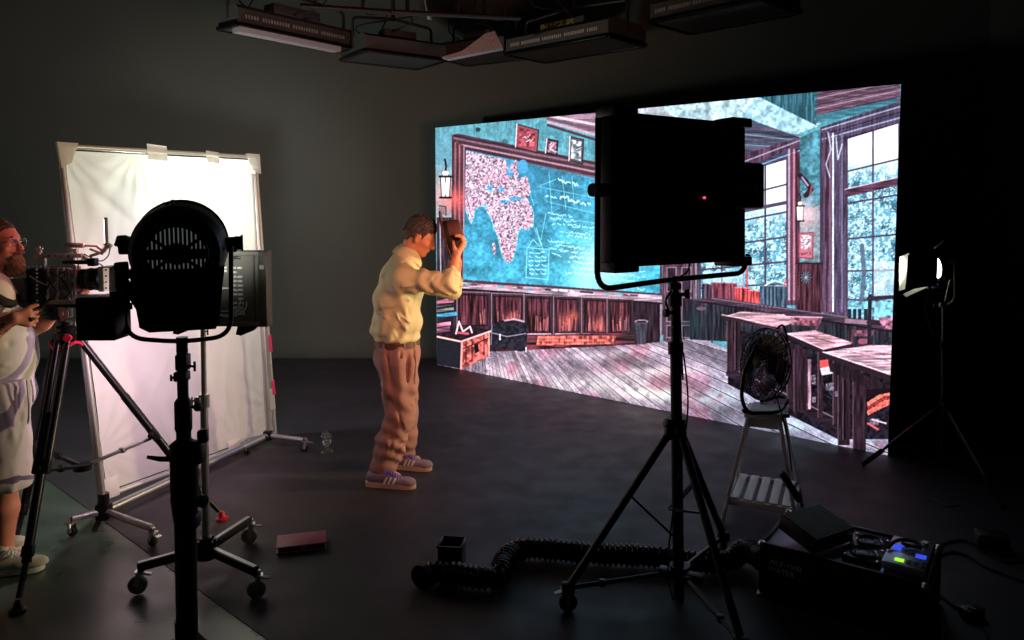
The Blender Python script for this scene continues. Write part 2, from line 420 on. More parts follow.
# map
land = (184, 160, 180)
SPECK = N1 * .6 + N2 * .4
eur = [(466, 151), (505, 160), (509, 170), (512, 166), (516, 160), (519, 168), (519, 176), (516, 180), (522, 178), (527, 176), (529, 184), (531, 193), (527, 199), (531, 206), (534, 216), (533, 227), (528, 231), (521, 228), (518, 234), (517, 244), (515, 253), (512, 262), (507, 264), (503, 258), (500, 248), (498, 238), (494, 228), (491, 219), (487, 212), (484, 207), (479, 207), (475, 211), (474, 218), (471, 224), (468, 217), (465, 208)]
poly(eur, land, 1, SPECK, .35)
poly([(492, 243), (495, 244), (496.5, 250), (494.5, 256), (492.5, 252)], land, 1, SPECK, .5)
for e in [(490, 189, 3, 3.4), (501, 190, 3.6, 3), (505, 202, 5.5, 1.9), (516, 199, 7, 2.2), (518, 171, 1.2, 6), (510, 172, 4, 5), (523, 167, 5, 7), (485, 207, 1.5, 3)]: ell(*e, (18, 160, 210), .9)
for e in [(512, 168, 2, 5), (516.5, 173, 1.8, 6)]: ell(*e, (190, 150, 170), .9)
r_ = pmask(eur); k = (r_[1] & (N1[r_[0]] < .25))[..., None] * .4; cv[r_[0]] = cv[r_[0]] * (1 - k) + col((40, 40, 70)) * k
k = (r_[1] & (N1[r_[0]] > .72))[..., None] * .5; cv[r_[0]] = cv[r_[0]] * (1 - k) + col((226, 208, 226)) * k
k = (r_[1] & (N4[r_[0]] > .62))[..., None] * .16; cv[r_[0]] = cv[r_[0]] * (1 - k) + col((210, 110, 130)) * k
line(eur[13:], .7, (120, 220, 240), .7)
for i in range(60):
    x = R.uniform(467, 600); y = R.uniform(185, 285)
    if 484 < x < 534 and y < 262: continue
    L = R.uniform(3, 14); a_ = R.uniform(-.7, .9); line([(x, y), (x + L * math.cos(a_), y + L * math.sin(a_))], .6, (110, 210, 235), .5)
for (a, b) in [((538, 187), (598, 199)), ((550, 203), (600, 215)), ((549, 173), (552, 215)), ((562, 176), (566, 210)), ((572, 178), (574, 205)), ((540, 186), (556, 180)), ((546, 213), (541, 240)), ((534, 228), (544, 252)), ((556, 218), (598, 224)), ((528, 190), (534, 205))]:
    line([a, b], .7, (150, 222, 232), .7)
squig(558, 180, 578, 186, 4, a=.95, w=1); squig(560, 197, 590, 205, 5, a=1, w=1.2); squig(545, 196, 556, 198, 2, w=1.1)
for (x0, x1, y) in [(548, 572, 214), (550, 576, 219), (552, 580, 224), (574, 598, 226), (560, 590, 232), (548, 570, 241), (566, 592, 236), (556, 584, 246), (560, 590, 251), (549, 566, 248), (570, 596, 257), (568, 598, 262), (572, 600, 268), (566, 600, 273), (552, 564, 254)]:
    squig(x0, y, x1, y + 3, 2.6, c=(205, 240, 240))
line([(527, 248), (549, 250), (548, 280), (526, 278), (527, 248)], .8, (170, 225, 235), .8)
for i in range(6):
    for j in range(3): squig(529 + j * 6.2, 253 + i * 4.2, 534 + j * 6.2, 253.4 + i * 4.2, 2, a=.95)
line([(536, 228), (543, 250)], .7, (160, 220, 230)); line([(528, 248), (533, 240), (540, 247)], .7, (160, 220, 230))
for i in range(14): squig(598, 206 + i * 6, 645, 212 + i * 6, 2.4)
# framed pictures over the board
def framed(q, cfr, cin, c3):
    poly(q, cfr); cx = sum(p[0] for p in q) / 4; cy = sum(p[1] for p in q) / 4
    ins_ = [(cx + (x - cx) * .74, cy + (y - cy) * .78) for x, y in q]; poly(ins_, cin, 1, N2, .5)
    line(q + [q[0]], .9, (40, 26, 36)); line([q[0], q[3]], 1.1, (230, 205, 215))
    for i in range(7): x = cx + R.uniform(-5, 4) * (q[1][0] - q[0][0]) / 22; y = cy + R.uniform(-6, 6) * .8; line([(x, y), (x + R.uniform(1, 5), y + R.uniform(-3, 3))], .9, c3, .9)
framed([(517, 124.5), (538.5, 130.5), (537, 153), (515.5, 147.5)], (150, 74, 92), (150, 60, 78), (225, 190, 205))
framed([(547, 139), (558, 141.5), (557, 156.5), (545.5, 153.5)], (66, 48, 62), (150, 110, 130), (225, 200, 215))
framed([(570, 137), (583.5, 140), (582.5, 164.5), (569, 161)], (90, 90, 104), (176, 182, 192), (84, 84, 100))
# lantern left
def lantern(cx, cy, s):
    line([(cx - .5 * s, cy - 26 * s), (cx + .6 * s, cy - 20 * s), (cx, cy - 14 * s)], 1.8 * s, (36, 30, 44))
    poly([(cx - 4 * s, cy - 10 * s), (cx, cy - 17 * s), (cx + 4 * s, cy - 10 * s)], (44, 36, 50))
    ell(cx, cy - 12 * s, 3.2 * s, 3 * s, (255, 245, 245), .8)
    poly([(cx - 5 * s, cy - 9 * s), (cx + 5 * s, cy - 9 * s), (cx + 4 * s, cy + 11 * s), (cx - 4 * s, cy + 11 * s)], (255, 246, 242))
    for dx in (-5, 0, 5): line([(cx + dx * s, cy - 9 * s), (cx + dx * .8 * s, cy + 11 * s)], .9 * s, (50, 38, 46), .85)
    line([(cx - 6 * s, cy - 9 * s), (cx + 6 * s, cy - 9 * s)], 2 * s, (50, 36, 46)); line([(cx - 5.4 * s, cy + 12 * s), (cx + 5.4 * s, cy + 12 * s)], 2 * s, (50, 36, 46))
    ell(cx, cy + 3 * s, 2.6 * s, 6 * s, (255, 255, 255))
lantern(445.5, 186, 1)
poly([(439, 206), (446, 207), (446, 216), (439, 214)], (150, 120, 128)); line([(439, 206), (446, 207), (446, 216)], .8, (70, 50, 60))
poly([(437, 218), (452, 218), (452, 300), (437, 300)], (66, 50, 62), 1, NV, .5)
line([(440, 219), (441, 290)], 1.2, (196, 190, 204), .8)
# --- chalk ledge and cabinets
poly([(437, 286), (660, 302), (660, 348), (630, 347), (500, 352), (437, 352)], (56, 40, 54), 1, NV, .4)
poly([(452, 282), (662, 296), (662, 303), (450, 288)], (170, 146, 162), 1, NH, .35)
line([(452, 281), (662, 295)], 1.3, (84, 60, 80)); line([(450, 288.5), (662, 304)], 1.4, (36, 26, 38))
for i in range(22): x = 456 + i * 8.8 + R.uniform(-2, 2); y = 283.5 + (x - 452) * .0685; line([(x, y), (x + R.uniform(2, 7), y + .5)], 1.7, R.choice([(240, 225, 235), (120, 60, 84), (60, 50, 70), (220, 120, 150), (90, 170, 190)]))
doors = [(460, 487), (494.5, 521.5), (527, 549.5), (556.5, 578), (584.5, 606), (610, 630.5)]
for i, (x0, x1) in enumerate(doors):
    y0 = 293 + (x0 - 437) * .045 + 1; y1 = 333 if i > 1 else 326
    poly([(x0 - 3, y0 - 3), (x1 + 3, y0 - 2), (x1 + 3, y1 + 4), (x0 - 3, y1 + 4)], (70, 48, 62), 1, NV, .3)
    line([(x0 - 3, y1 + 4), (x0 - 3, y0 - 3), (x1 + 3, y0 - 2)], .9, (176, 140, 158), .8)
    poly([(x0, y0), (x1, y0 + 1), (x1, y1), (x0, y1)], (84, 40, 54), 1, NV, .75)
    line([(x0, y0), (x1, y0 + 1), (x1, y1), (x0, y1), (x0, y0)], 1, (30, 20, 30))
    if 2 <= i: line([(x0 - 1, y1 + 1.5), (x1 + 1, y1 + 1.5)], 1.6, (206, 172, 190), .9)
    for j in range(9 if i > 0 else 3):
        x = R.uniform(x0 + 2, x1 - 2); h = R.uniform(4, 15); line([(x, y1 - 2), (x + R.uniform(-1, 1), y1 - 2 - h)], .9, R.choice([(214, 110, 110), (190, 130, 150), (232, 150, 130)]), .6)
for (x, y, r_) in [(566, 322, 8), (598, 326, 7), (512, 318, 6), (574, 316, 5)]: glow(x, y, r_, (230, 105, 88), .55)
poly([(500, 336), (636, 333), (634, 347), (500, 352)], (96, 44, 58), 1, NH, .6)
poly([(538, 336.5), (617, 336), (612, 344.5), (536, 346)], (212, 84, 74), 1, N2, .5)
for y in (339.5, 342.5): line([(536, y), (616, y)], .7, (110, 40, 44), .8)
for i in range(16): x = 538 + i * 5; line([(x, 336.5), (x, 345)], .6, (255, 170, 140), .6)
# --- floor boards
FL = [(437, 352), (500, 352), (636, 345), (700, 338), (760, 365), (905, 450), (905, 480), (437, 480)]
poly(FL, (150, 132, 150), 1, FB, .25)
fr = pmask(FL); sv = cv.copy()
ang = np.arctan2(PYY - 278, PXX - 481); lanes = np.floor(ang * 27); lh = (np.sin(lanes * 12.9898) * 43758.5453) % 1
cvf = cv * (0.78 + .42 * lh[..., None]) * (0.84 + .32 * vnoise(12, 1.2, 21, .62)[..., None])
gap = np.abs((ang * 27) % 1 - .5); cvf = np.where((gap > .455)[..., None], cvf * .22, cvf); cvf = np.where(((gap > .41) & (gap <= .455))[..., None], np.minimum(cvf * 1.3 + 14, 255), cvf)
for (x, y, rx, ry, c_, a_) in [(590, 356, 40, 5, (250, 232, 240), .5), (660, 372, 46, 7, (255, 236, 240), .6), (505, 372, 28, 9, (250, 225, 235), .55), (600, 384, 60, 9, (250, 244, 240), .5), (700, 398, 50, 9, (226, 240, 244), .6), (790, 425, 40, 8, (225, 235, 240), .6), (640, 350, 30, 4, (250, 240, 250), .5), (840, 442, 26, 8, (225, 232, 240), .5), (648, 394, 30, 6, (255, 250, 235), .7)]:
    d = np.exp(-(((PXX - x) / rx) ** 2 + ((PYY - y) / ry) ** 2)) * a_ * np.clip(.3 + 1.4 * N4, 0, 1) * (gap < .455); cvf = cvf * (1 - d[..., None]) + col(c_) * d[..., None]
d = (np.clip((PXX - 650) / 120, 0, 1) * .5)[..., None]; cvf = cvf * (1 - d) + cvf * col((.82, 1.0, 1.06)) * d
d = (np.clip((N8 - .56) * 4, 0, 1) * .45)[..., None]; cvf = cvf * (1 - d) + cvf * col((.9, .55, .62)) * d
mk = np.zeros(PXX.shape, bool); mk[fr[0]] = fr[1]; cv[:] = np.where(mk[..., None], cvf, sv)
# books, trunk, bag, bucket
for (y, h, c_, w_) in [(300, 5, (190, 110, 140), 17), (305.5, 3, (90, 80, 96), 15), (309, 4, (120, 130, 120), 17), (313.5, 5, (40, 150, 185), 20), (319, 4, (70, 50, 66), 14), (323, 5, (190, 120, 146), 14), (328, 6, (150, 96, 124), 13)]:
    poly([(437, y + 1), (437 + w_, y - 1.5), (437 + w_, y + h - 2), (437, y + h + .6)], c_, 1, NH, .4); line([(437, y + h), (437 + w_, y + h - 2)], .7, (40, 26, 40))
poly([(437, 338), (470, 326), (491, 331), (490, 336), (461, 345), (437, 343)], (50, 34, 46), 1, N2, .4)
poly([(437, 337), (461, 341), (461, 369), (437, 365)], (42, 42, 54))
poly([(461, 341), (490, 331.5), (489.5, 356), (461, 370)], (196, 84, 78), 1, N2, .5)
line([(437, 337), (461, 342), (491, 331.5)], 1.8, (236, 176, 176)); line([(461, 350), (490, 338)], 1.1, (90, 30, 40)); line([(462, 342), (461, 369)], 2, (232, 150, 150))
for x in (466, 472, 484): line([(x, 343 - (x - 461) * .33), (x, 366 - (x - 461) * .45)], 1.1, (80, 30, 40))
poly([(474, 345), (478, 344), (479, 352), (475, 354)], (40, 24, 34)); line([(489, 332), (489, 356)], 1.1, (250, 170, 160))
line([(456, 334), (459, 322), (463, 332), (470, 327), (472, 333)], 1.7, (235, 190, 200)); line([(458, 333), (468, 334)], 2.4, (190, 60, 80))
poly([(491, 326), (500, 321), (522, 320), (528, 327), (526, 351), (520, 352), (492, 346)], (44, 42, 56), 1, N2, .45)
line([(491, 333), (507, 337), (526, 334)], 1, (150, 140, 160)); line([(505, 321), (514, 319.5), (524, 322)], 1.8, (190, 150, 170)); line([(492, 326), (491, 345)], .9, (140, 140, 160)); line([(500, 335), (500, 340)], 1.6, (200, 200, 210)); line([(526, 348), (526, 352)], 1.5, (210, 200, 215))
poly([(635, 322), (648, 322), (646, 345), (637, 345)], (78, 74, 90), 1, NV, .3); ell(641.5, 322, 6.8, 1.8, (170, 150, 165)); ell(641.5, 322.3, 5.5, 1.2, (40, 36, 50)); glow(630, 335, 9, (46, 60, 70), .45)
# --- window wall on the right
poly([(797, 140), (822, 128), (822, 300), (797, 300)], (70, 128, 144), 1, FB, .6)
poly([(797, 214), (822, 205), (822, 262), (797, 262)], (160, 158, 166), .75, FB, .3)
glow(803, 214, 15, (245, 195, 205), .8)
def win(quad, cols, rows, fr_c=(86, 70, 96)):
    (ax, ay), (bx, by), (cx_, cy_), (dx, dy) = quad
    poly(quad, (225, 240, 248))
    r = pmask(quad); reg = r[0]; top = np.clip((PYY[reg] - ay - 20) / 25, 0, 1); k = (r[1] * top * .75)[..., None]; cv[reg] = cv[reg] * (1 - k) + col((176, 212, 226)) * k
    lf = ((N2[reg] * .5 + N1[reg] * .5) > .47) & r[1]; k = (lf * top * .8)[..., None]; cv[reg] = cv[reg] * (1 - k) + col((70, 150, 176)) * k
    lf = ((N4[reg] * .5 + N1[reg] * .5) > .58) & r[1]; k = (lf * top * .7)[..., None]; cv[reg] = cv[reg] * (1 - k) + col((30, 84, 108)) * k
    lf = (N1[reg] > .84) & r[1]; k = (lf * top * .8)[..., None]; cv[reg] = cv[reg] * (1 - k) + col((226, 242, 250)) * k
    for i in range(cols + 1):
        t = i / cols; line([(ax + (bx - ax) * t, ay + (by - ay) * t), (dx + (cx_ - dx) * t, dy + (cy_ - dy) * t)], 1.9, fr_c)
    for t in rows: line([(ax + (dx - ax) * t, ay + (dy - ay) * t), (bx + (cx_ - bx) * t, by + (cy_ - by) * t)], 1.7, fr_c)
# window 1
poly([(700, 168), (800, 138), (800, 306), (700, 304)], (96, 66, 88), 1, NV, .35)
poly([(745, 168), (800, 146), (800, 153), (745, 175)], (70, 80, 110), 1, NH, .3); line([(742, 163), (800, 141)], 1.2, (160, 175, 205), .8); line([(742, 172), (800, 151)], 1, (190, 200, 225), .7)
win([(700, 186), (787, 160), (787, 298), (700, 300)], 4, [.18, .38, .56, .74, .9])
line([(700, 220), (787, 203)], 3.6, (96, 82, 110)); poly([(703, 272), (745, 272), (745, 300), (703, 300)], (188, 226, 240), .55)
for x, c_ in ((789, (200, 170, 195)), (791.5, (110, 66, 88)), (794, (196, 130, 150)), (796.5, (80, 44, 62)), (747, (200, 60, 70))): line([(x, 150), (x, 300)] if x > 750 else [(747, 268), (747, 298)], 2, c_, .85)
# window 2
poly([(820, 128), (905, 100), (905, 345), (820, 312)], (92, 76, 102), 1, NV, .35)
for i in range(8): line([(822, 128 + i * 2.4), (905, 103 + i * 2.8)], 1.2, [(60, 66, 96), (170, 185, 210), (96, 80, 110), (46, 44, 66)][i % 4], .8)
for i, x in enumerate((821, 824, 827, 830, 833, 838, 842)): line([(x, 134), (x, 312)], 1.6, [(60, 70, 96), (120, 76, 100), (70, 46, 66), (150, 100, 124), (226, 238, 248), (76, 70, 96), (120, 120, 150)][i], .85)
win([(847, 140), (899, 124), (899, 322), (847, 318)], 2, [.18, .36, .56, .74, .9])
poly([(845, 190), (902, 177), (902, 185), (845, 198)], (96, 64, 88), 1, NH, .4); line([(845, 190), (902, 177)], .8, (220, 190, 210))
line([(862, 246), (864, 275), (861, 308)], 4.5, (92, 110, 130), .85); poly([(874, 262), (902, 262), (902, 298), (874, 298)], (220, 232, 244), .55)
poly([(848, 303), (902, 300), (902, 320), (848, 314)], (110, 190, 214), .6, N2, .6)
line([(828, 133), (831, 150), (826, 165), (830, 178)], 1.2, (190, 205, 225), .8); line([(836, 138), (838, 160), (842, 145)], 1.2, (200, 215, 235), .8)
# pillar ornaments
line([(800, 176), (806, 182), (811, 190), (806, 196)], 5, (52, 34, 52), .9); line([(802, 178), (808, 186)], 1.6, (180, 150, 180)); line([(812, 186), (810, 195)], 2, (150, 70, 90))
lantern(800, 213, .72)
poly([(799, 234), (813, 233), (812.5, 259), (799, 258)], (186, 110, 130)); poly([(801, 236), (811, 235.5), (811, 250), (801, 250)], (206, 176, 190), 1, N1, .4); line([(799, 234), (813, 233), (812.5, 259), (799, 258), (799, 234)], .9, (150, 40, 60)); squig(801, 254, 811, 254, 3, (140, 30, 50), 1, 1)
poly([(796, 264), (822, 264), (822, 318), (796, 312)], (82, 48, 62), 1, NV, .5); line([(796, 264), (822, 264)], 1.6, (60, 36, 48))
ell(806, 278, 5.5, 6.5, (60, 56, 72)); 
for i in range(12): a_ = i * .52; line([(806, 278), (806 + 5 * math.cos(a_), 278 + 6 * math.sin(a_))], .6, (190, 200, 214), .6)
# things on the sill
for (x0, x1, y0, y1, c_) in [(711, 737, 283, 303, (120, 60, 78)), (735, 750, 288, 305, (170, 44, 58)), (748, 760, 291, 306, (230, 50, 62)), (760, 787, 286, 309, (66, 86, 106)), (702, 712, 284, 300, (80, 66, 84))]:
    poly([(x0, y0), (x1, y0 + 1), (x1, y1), (x0, y1)], c_, 1, NV, .5); line([(x0, y0), (x1, y0 + 1)], 1, tuple(min(255, v + 60) for v in c_)); line([((x0 + x1) / 2, y0), ((x0 + x1) / 2, y1)], .8, tuple(v * .4 for v in c_))
for i in range(6): line([(763 + i * 4, 288), (763 + i * 4, 308)], .8, (130, 160, 180), .6)
line([(765, 286), (775, 281), (786, 285)], 1.4, (190, 215, 226)); line([(784, 287), (786, 281)], 1.5, (220, 60, 70))
# low counter along the windows
poly([(690, 300), (710, 299), (905, 328), (905, 352), (690, 340)], (54, 54, 66), 1, NV, .45)
poly([(690, 300), (716, 298), (905, 326), (905, 333), (795, 318)], (78, 60, 78), 1, NH, .3); line([(698, 302), (905, 334)], 1.2, (34, 24, 36)); line([(712, 299), (905, 326)], .9, (150, 130, 152), .8)
for i in range(20): x = 696 + i * 4; line([(x, 306), (x, 338)], .9, (30, 32, 42), .8)
glow(694, 325, 14, (40, 74, 80), .5); ell(701, 309, 5, 1.8, (110, 90, 104))
for x in (848, 853, 858, 864): poly([(x, 309), (x + 3.4, 309), (x + 3.4, 322), (x, 322)], (40, 56, 72)); line([(x, 309), (x + 3, 309)], 1, (150, 190, 210))
poly([(845, 319), (868, 321), (868, 326), (845, 324)], (150, 120, 138)); line([(845, 324), (868, 326)], 1, (50, 36, 50))
# benches / desks
def leg(x0, x1, y0, y1, c_=(58, 40, 52)): poly([(x0, y0), (x1, y0), (x1, y1), (x0, y1)], c_, 1, NV, .4); line([(x0, y0), (x0, y1)], .8, (128, 100, 118), .8)
poly([(728, 330), (800, 340), (905, 380), (905, 440), (838, 440), (728, 385)], (40, 34, 46), 1, N2, .5)
for i in range(90):
    x = R.uniform(745, 885); y = R.uniform(335, 425)
    if y > 375 + (x - 728) * .36: continue
    line([(x, y), (x + R.uniform(-2, 7), y + R.uniform(-5, 5))], 1.1, R.choice([(96, 66, 84), (26, 20, 30), (150, 120, 140), (70, 90, 110)]), .6)
poly([(727, 366), (838, 420), (842, 427), (838, 431), (726, 376)], (52, 38, 52), 1, NH, .4); line([(727, 366), (840, 421)], 1, (140, 116, 136))
# chairs' backs
poly([(781, 317), (822, 318), (819, 327), (784, 325)], (140, 84, 104), 1, N2, .4); line([(783, 318), (780, 333)], 2.4, (120, 70, 90)); line([(820, 318), (816, 330)], 2.6, (110, 66, 86)); line([(782, 317), (822, 318)], 1.3, (206, 160, 180))
poly([(851, 331), (875, 331), (872, 337), (853, 337)], (120, 74, 94), 1, N2, .4); line([(853, 331), (851, 347)], 3, (100, 60, 80)); line([(873, 332), (868, 344)], 2, (120, 80, 100)); ell(863, 342, 5, 3, (176, 90, 120), .8)
line([(870, 297), (869, 352)], 4, (50, 44, 60)); line([(869, 299), (905, 297)], 4, (62, 56, 72)); line([(869, 323), (905, 325)], 5, (66, 48, 62)); poly([(878, 318), (905, 316), (905, 330), (884, 330)], (170, 110, 136), .85, N2, .5)
# desk 1
leg(727, 741, 322, 372); leg(735, 737, 322, 370, (26, 20, 30)); leg(776, 782, 334, 372)
poly([(724, 317), (741, 312), (784, 315), (798, 322), (776, 329), (750, 323)], (178, 138, 152), 1, NH, .35); line([(721, 316), (752, 324), (780, 330)], 3, (66, 46, 58)); line([(722, 315.3), (760, 322.5)], .8, (236, 200, 212)); glow(765, 318, 9, (226, 190, 200), .3)
# desk 2
leg(787, 800, 345, 403); leg(794, 807, 350, 412); leg(808, 811, 360, 410, (170, 130, 150)); leg(833, 839, 350, 425); leg(818, 823, 352, 418)
poly([(785, 334), (815, 331), (852, 343), (850, 347), (822, 351)], (190, 146, 160), 1, NH, .4); line([(784, 335), (822, 352)], 4, (56, 38, 50)); line([(822, 352), (852, 346)], 3, (64, 44, 58)); line([(786, 333.6), (822, 349)], .9, (240, 206, 216)); line([(808, 336), (835, 344)], .9, (110, 70, 86), .8)
poly([(820, 361), (828, 360), (829, 367), (820, 369)], (210, 40, 50)); poly([(820, 369), (829, 367), (833, 374), (822, 376)], (206, 196, 206))
for (x, y, w_, h_) in [(826, 384, 8, 7), (835, 392, 5, 5), (811, 376, 5, 9), (873, 385, 6, 4), (870, 420, 9, 6), (812, 398, 4, 5)]: poly([(x, y), (x + w_, y - 1), (x + w_, y + h_), (x, y + h_)], (140, 130, 148), .7, N1, .5)
# desk 3
leg(838, 850, 372, 446); leg(853, 866, 378, 452); leg(843, 846, 380, 440, (30, 22, 32)); poly([(828, 362), (905, 392), (905, 404), (830, 372)], (50, 36, 46), 1, NV, .3)
poly([(823, 353), (868, 346), (905, 346), (905, 382), (888, 375)], (196, 158, 174), 1, NH, .4); poly([(822, 353), (888, 375), (905, 381), (905, 388), (824, 358)], (58, 40, 52)); line([(823, 352.5), (888, 374)], 1, (240, 210, 220)); line([(850, 352), (905, 366)], .8, (130, 90, 106), .7)
for i, dy in enumerate((0, 5, 10)): poly([(867, 403 - i * 0 + dy * .9), (884, 392 + dy * .9), (892, 391 + dy * .9), (892, 397 + dy * .7), (868, 408 + dy * .8)], [(236, 110, 86), (150, 30, 34), (220, 90, 76)][i], 1, N1, .3)
poly([(866, 398), (905, 390), (905, 388), (866, 390)], (40, 28, 38)); line([(868, 424), (878, 430)], 2, (200, 80, 100)); line([(872, 420), (886, 424)], 1.4, (220, 190, 205))
# crisp, high contrast finish as in the display's picture
def blur(a, n):
    for _ in range(n):
        a = (np.roll(a, 1, 0) + np.roll(a, -1, 0) + 2 * a) / 4; a = (np.roll(a, 1, 1) + np.roll(a, -1, 1) + 2 * a) / 4
    return a
cv = np.clip(cv + .4 * (cv - blur(cv, 5)) + .15 * (cv - blur(cv, 60)), 0, 255)
cv = np.clip(cv * (0.9 + .2 * N1[..., None]), 0, 255)

# --- resample to the flat display surface
NX, NZ = 820, 463
us = np.linspace(0, WL, NX); zs = np.linspace(0, WH, NZ)
U, Z = np.meshgrid(us, zs)
Wx = BL.x + wx.x * U; Wy = BL.y + wx.y * U; Wz = Z - 1.8
cf = Wy * math.cos(PITCH) - Wz * math.sin(PITCH); cu_ = Wy * math.sin(PITCH) + Wz * math.cos(PITCH)
qx = np.clip(((512 + FPX * Wx / cf) - OX) * S, 0, CW - 2); qy = np.clip(((256 - FPX * cu_ / cf) - OY) * S, 0, CH - 2)
sm = blur(cv, 1)
x0 = qx.astype(int); y0 = qy.astype(int); fx = (qx - x0)[..., None]; fy = (qy - y0)[..., None]
samp = (sm[y0, x0] * (1 - fx) + sm[y0, x0 + 1] * fx) * (1 - fy) + (sm[y0 + 1, x0] * (1 - fx) + sm[y0 + 1, x0 + 1] * fx) * fy
samp = samp / 255.0
lin = np.where(samp <= .04045, samp / 12.92, ((samp + .055) / 1.055) ** 2.4)
lin = lin ** 1.25
rgba = np.ones((NZ * NX, 4), np.float32); rgba[:, :3] = lin.reshape(-1, 3)
# geometry: cabinet with an emissive front surface
led = thing('video_screen', 'large LED video screen showing an old classroom with a world map chalkboard', 'screen', (BL.x, BL.y, 0))
fo = 0.0
me = bpy.data.meshes.new('display_surface')
co = np.stack([U * wx.x, U * wx.y, Z + 0.0045], -1).reshape(-1, 3).astype(np.float32)
ii = np.arange((NZ - 1) * (NX - 1)); rr = ii // (NX - 1); cc_ = ii % (NX - 1); a0 = rr * NX + cc_
quads = np.stack([a0, a0 + 1, a0 + 1 + NX, a0 + NX], 1).astype(np.int32)
me.vertices.add(len(co)); me.vertices.foreach_set('co', co.ravel())
me.loops.add(quads.size); me.loops.foreach_set('vertex_index', quads.ravel())
me.polygons.add(len(quads)); me.polygons.foreach_set('loop_start', (np.arange(len(quads)) * 4).astype(np.int32))
me.update(calc_edges=True)
at = me.color_attributes.new('shown_picture', 'FLOAT_COLOR', 'POINT'); at.data.foreach_set('color', rgba.ravel())
dm = bpy.data.materials.new('lit_led_display'); dm.use_nodes = True; nt = dm.node_tree; b = nt.nodes['Principled BSDF']
an = nt.nodes.new('ShaderNodeAttribute'); an.attribute_name = 'shown_picture'
gm = nt.nodes.new('ShaderNodeHueSaturation'); gm.inputs['Saturation'].default_value = 0.9
nt.links.new(an.outputs['Color'], gm.inputs['Color']); nt.links.new(gm.outputs[0], b.inputs['Emission Color'])
b.inputs['Emission Strength'].default_value = 1.8; b.inputs['Base Color'].default_value = (0.01, 0.01, 0.01, 1); b.inputs['Roughness'].default_value = 0.6
me.materials.append(dm); do = bpy.data.objects.new('display_surface', me); C.objects.link(do); do.parent = led
m = MB(); mid = BL + wx * WL / 2 - wn * 0.055
m.box((mid.x, mid.y, WH / 2 + .0045), (WL, 0.1, WH - .001), rz=math.atan2(wx.y, wx.x)); m.build('panel_cabinet', 'blk', led)
m = MB()
for i in range(1, 5):
    c0 = BL + wx * (WL * i / 5) - wn * 0.13
    m.bar((c0.x, c0.y, .02), (c0.x, c0.y, WH - .1), .05, .05)
    c1 = c0 - wn * 0.7; m.bar((c0.x, c0.y, .03), (c1.x, c1.y, .03), .05, .05); m.bar((c0.x, c0.y, 1.5), (c1.x, c1.y, .05), .04, .04)
m.build('support_strut', 'blkm', led)

# ------------------------------------------------------------------ shared pieces
def caster(mb_w, mb_f, pos, r=0.04, ang=0.0, wheel_w=0.026):
    c = V(pos); a = V((math.cos(ang), math.sin(ang), 0)); s_ = V((-a.y, a.x, 0))
    mb_w.tube([c - s_ * wheel_w / 2, c - s_ * wheel_w * .3, c + s_ * wheel_w * .3, c + s_ * wheel_w / 2], [r * .86, r, r, r * .86], 18)
    for q in (-1, 1):
        k = s_ * (q * (wheel_w / 2 + .004))
        mb_f.bar(c + k - a * .004, c + k + V((0, 0, r + .018)) + a * .01, .022, .003, up=s_)
    mb_f.bar(c + V((0, 0, r + .02)) - a * .02 + a * .01, c + V((0, 0, r + .02)) + a * .03, .038, .006)
    mb_f.cyl(c + V((0, 0, r + .02)) + a * .012, c + V((0, 0, r + .045)) + a * .012, .009)
    mb_f.bar(c + V((0, 0, r + .012)) + a * .02, c + V((0, 0, r + .004)) + a * .062, .028, .005)
    mb_f.cyl(c - s_ * (wheel_w / 2 + .008), c + s_ * (wheel_w / 2 + .008), .006)
def knob(mb, p, d, L=0.03, r=0.013):
    p = V(p); d = V(d).normalized()
    mb.cyl(p, p + d * L * .5, r * .4, 8); mb.tube([p + d * L * .45, p + d * L * .55, p + d * L * .95, p + d * L], [r * .7, r, r, r * .7], 10)
def tee(mb, p, d, L=0.035, w=0.045, r=0.004, up=(0, 0, 1)):
    p = V(p); d = V(d).normalized(); u = V(up); mb.cyl(p, p + d * L, r, 8); mb.cyl(p + d * L - u * w / 2, p + d * L + u * w / 2, r, 8)

# ------------------------------------------------------------------ white diffusion frame on rolling pipes
A0 = V((-2.385, 4.27, 0.09)); fd = V((0.50, 1.42, 0)).normalized(); FW = 1.48; FHT = 2.06
A1 = P(275, 434, 4.27 + fd.y * FW); T0 = P(60, 146, 4.36); T1 = P(255, 157, 5.74)
corner = [A0, A1, T1, T0]
M['railp'] = mat('pale_alloy_rail', rgb(190, 190, 186), .4, .35)
fx_n = (A1 - A0).cross(T0 - A0).normalized()
if fx_n.x < 0: fx_n = -fx_n
fr_t = thing('diffusion_frame', 'large white cloth frame leaning back on pipe stands behind the spotlight', 'frame', (A0.x, A0.y, 0))
M['cloth'] = bpy.data.materials.new('white_diffusion_cloth'); M['cloth'].use_nodes = True
nt = M['cloth'].node_tree; nt.nodes.clear(); out = nt.nodes.new('ShaderNodeOutputMaterial')
d1 = nt.nodes.new('ShaderNodeBsdfDiffuse'); d2 = nt.nodes.new('ShaderNodeBsdfTranslucent'); mx = nt.nodes.new('ShaderNodeMixShader')
tc = nt.nodes.new('ShaderNodeTexCoord'); nz = nt.nodes.new('ShaderNodeTexNoise'); nz.inputs['Scale'].default_value = 3
cr = nt.nodes.new('ShaderNodeValToRGB'); cr.color_ramp.elements[0].color = rgb(226, 226, 220); cr.color_ramp.elements[1].color = rgb(240, 240, 238)
nt.links.new(tc.outputs['Object'], nz.inputs['Vector']); nt.links.new(nz.outputs['Fac'], cr.inputs[0]); nt.links.new(cr.outputs[0], d1.inputs[0]); nt.links.new(cr.outputs[0], d2.inputs[0])
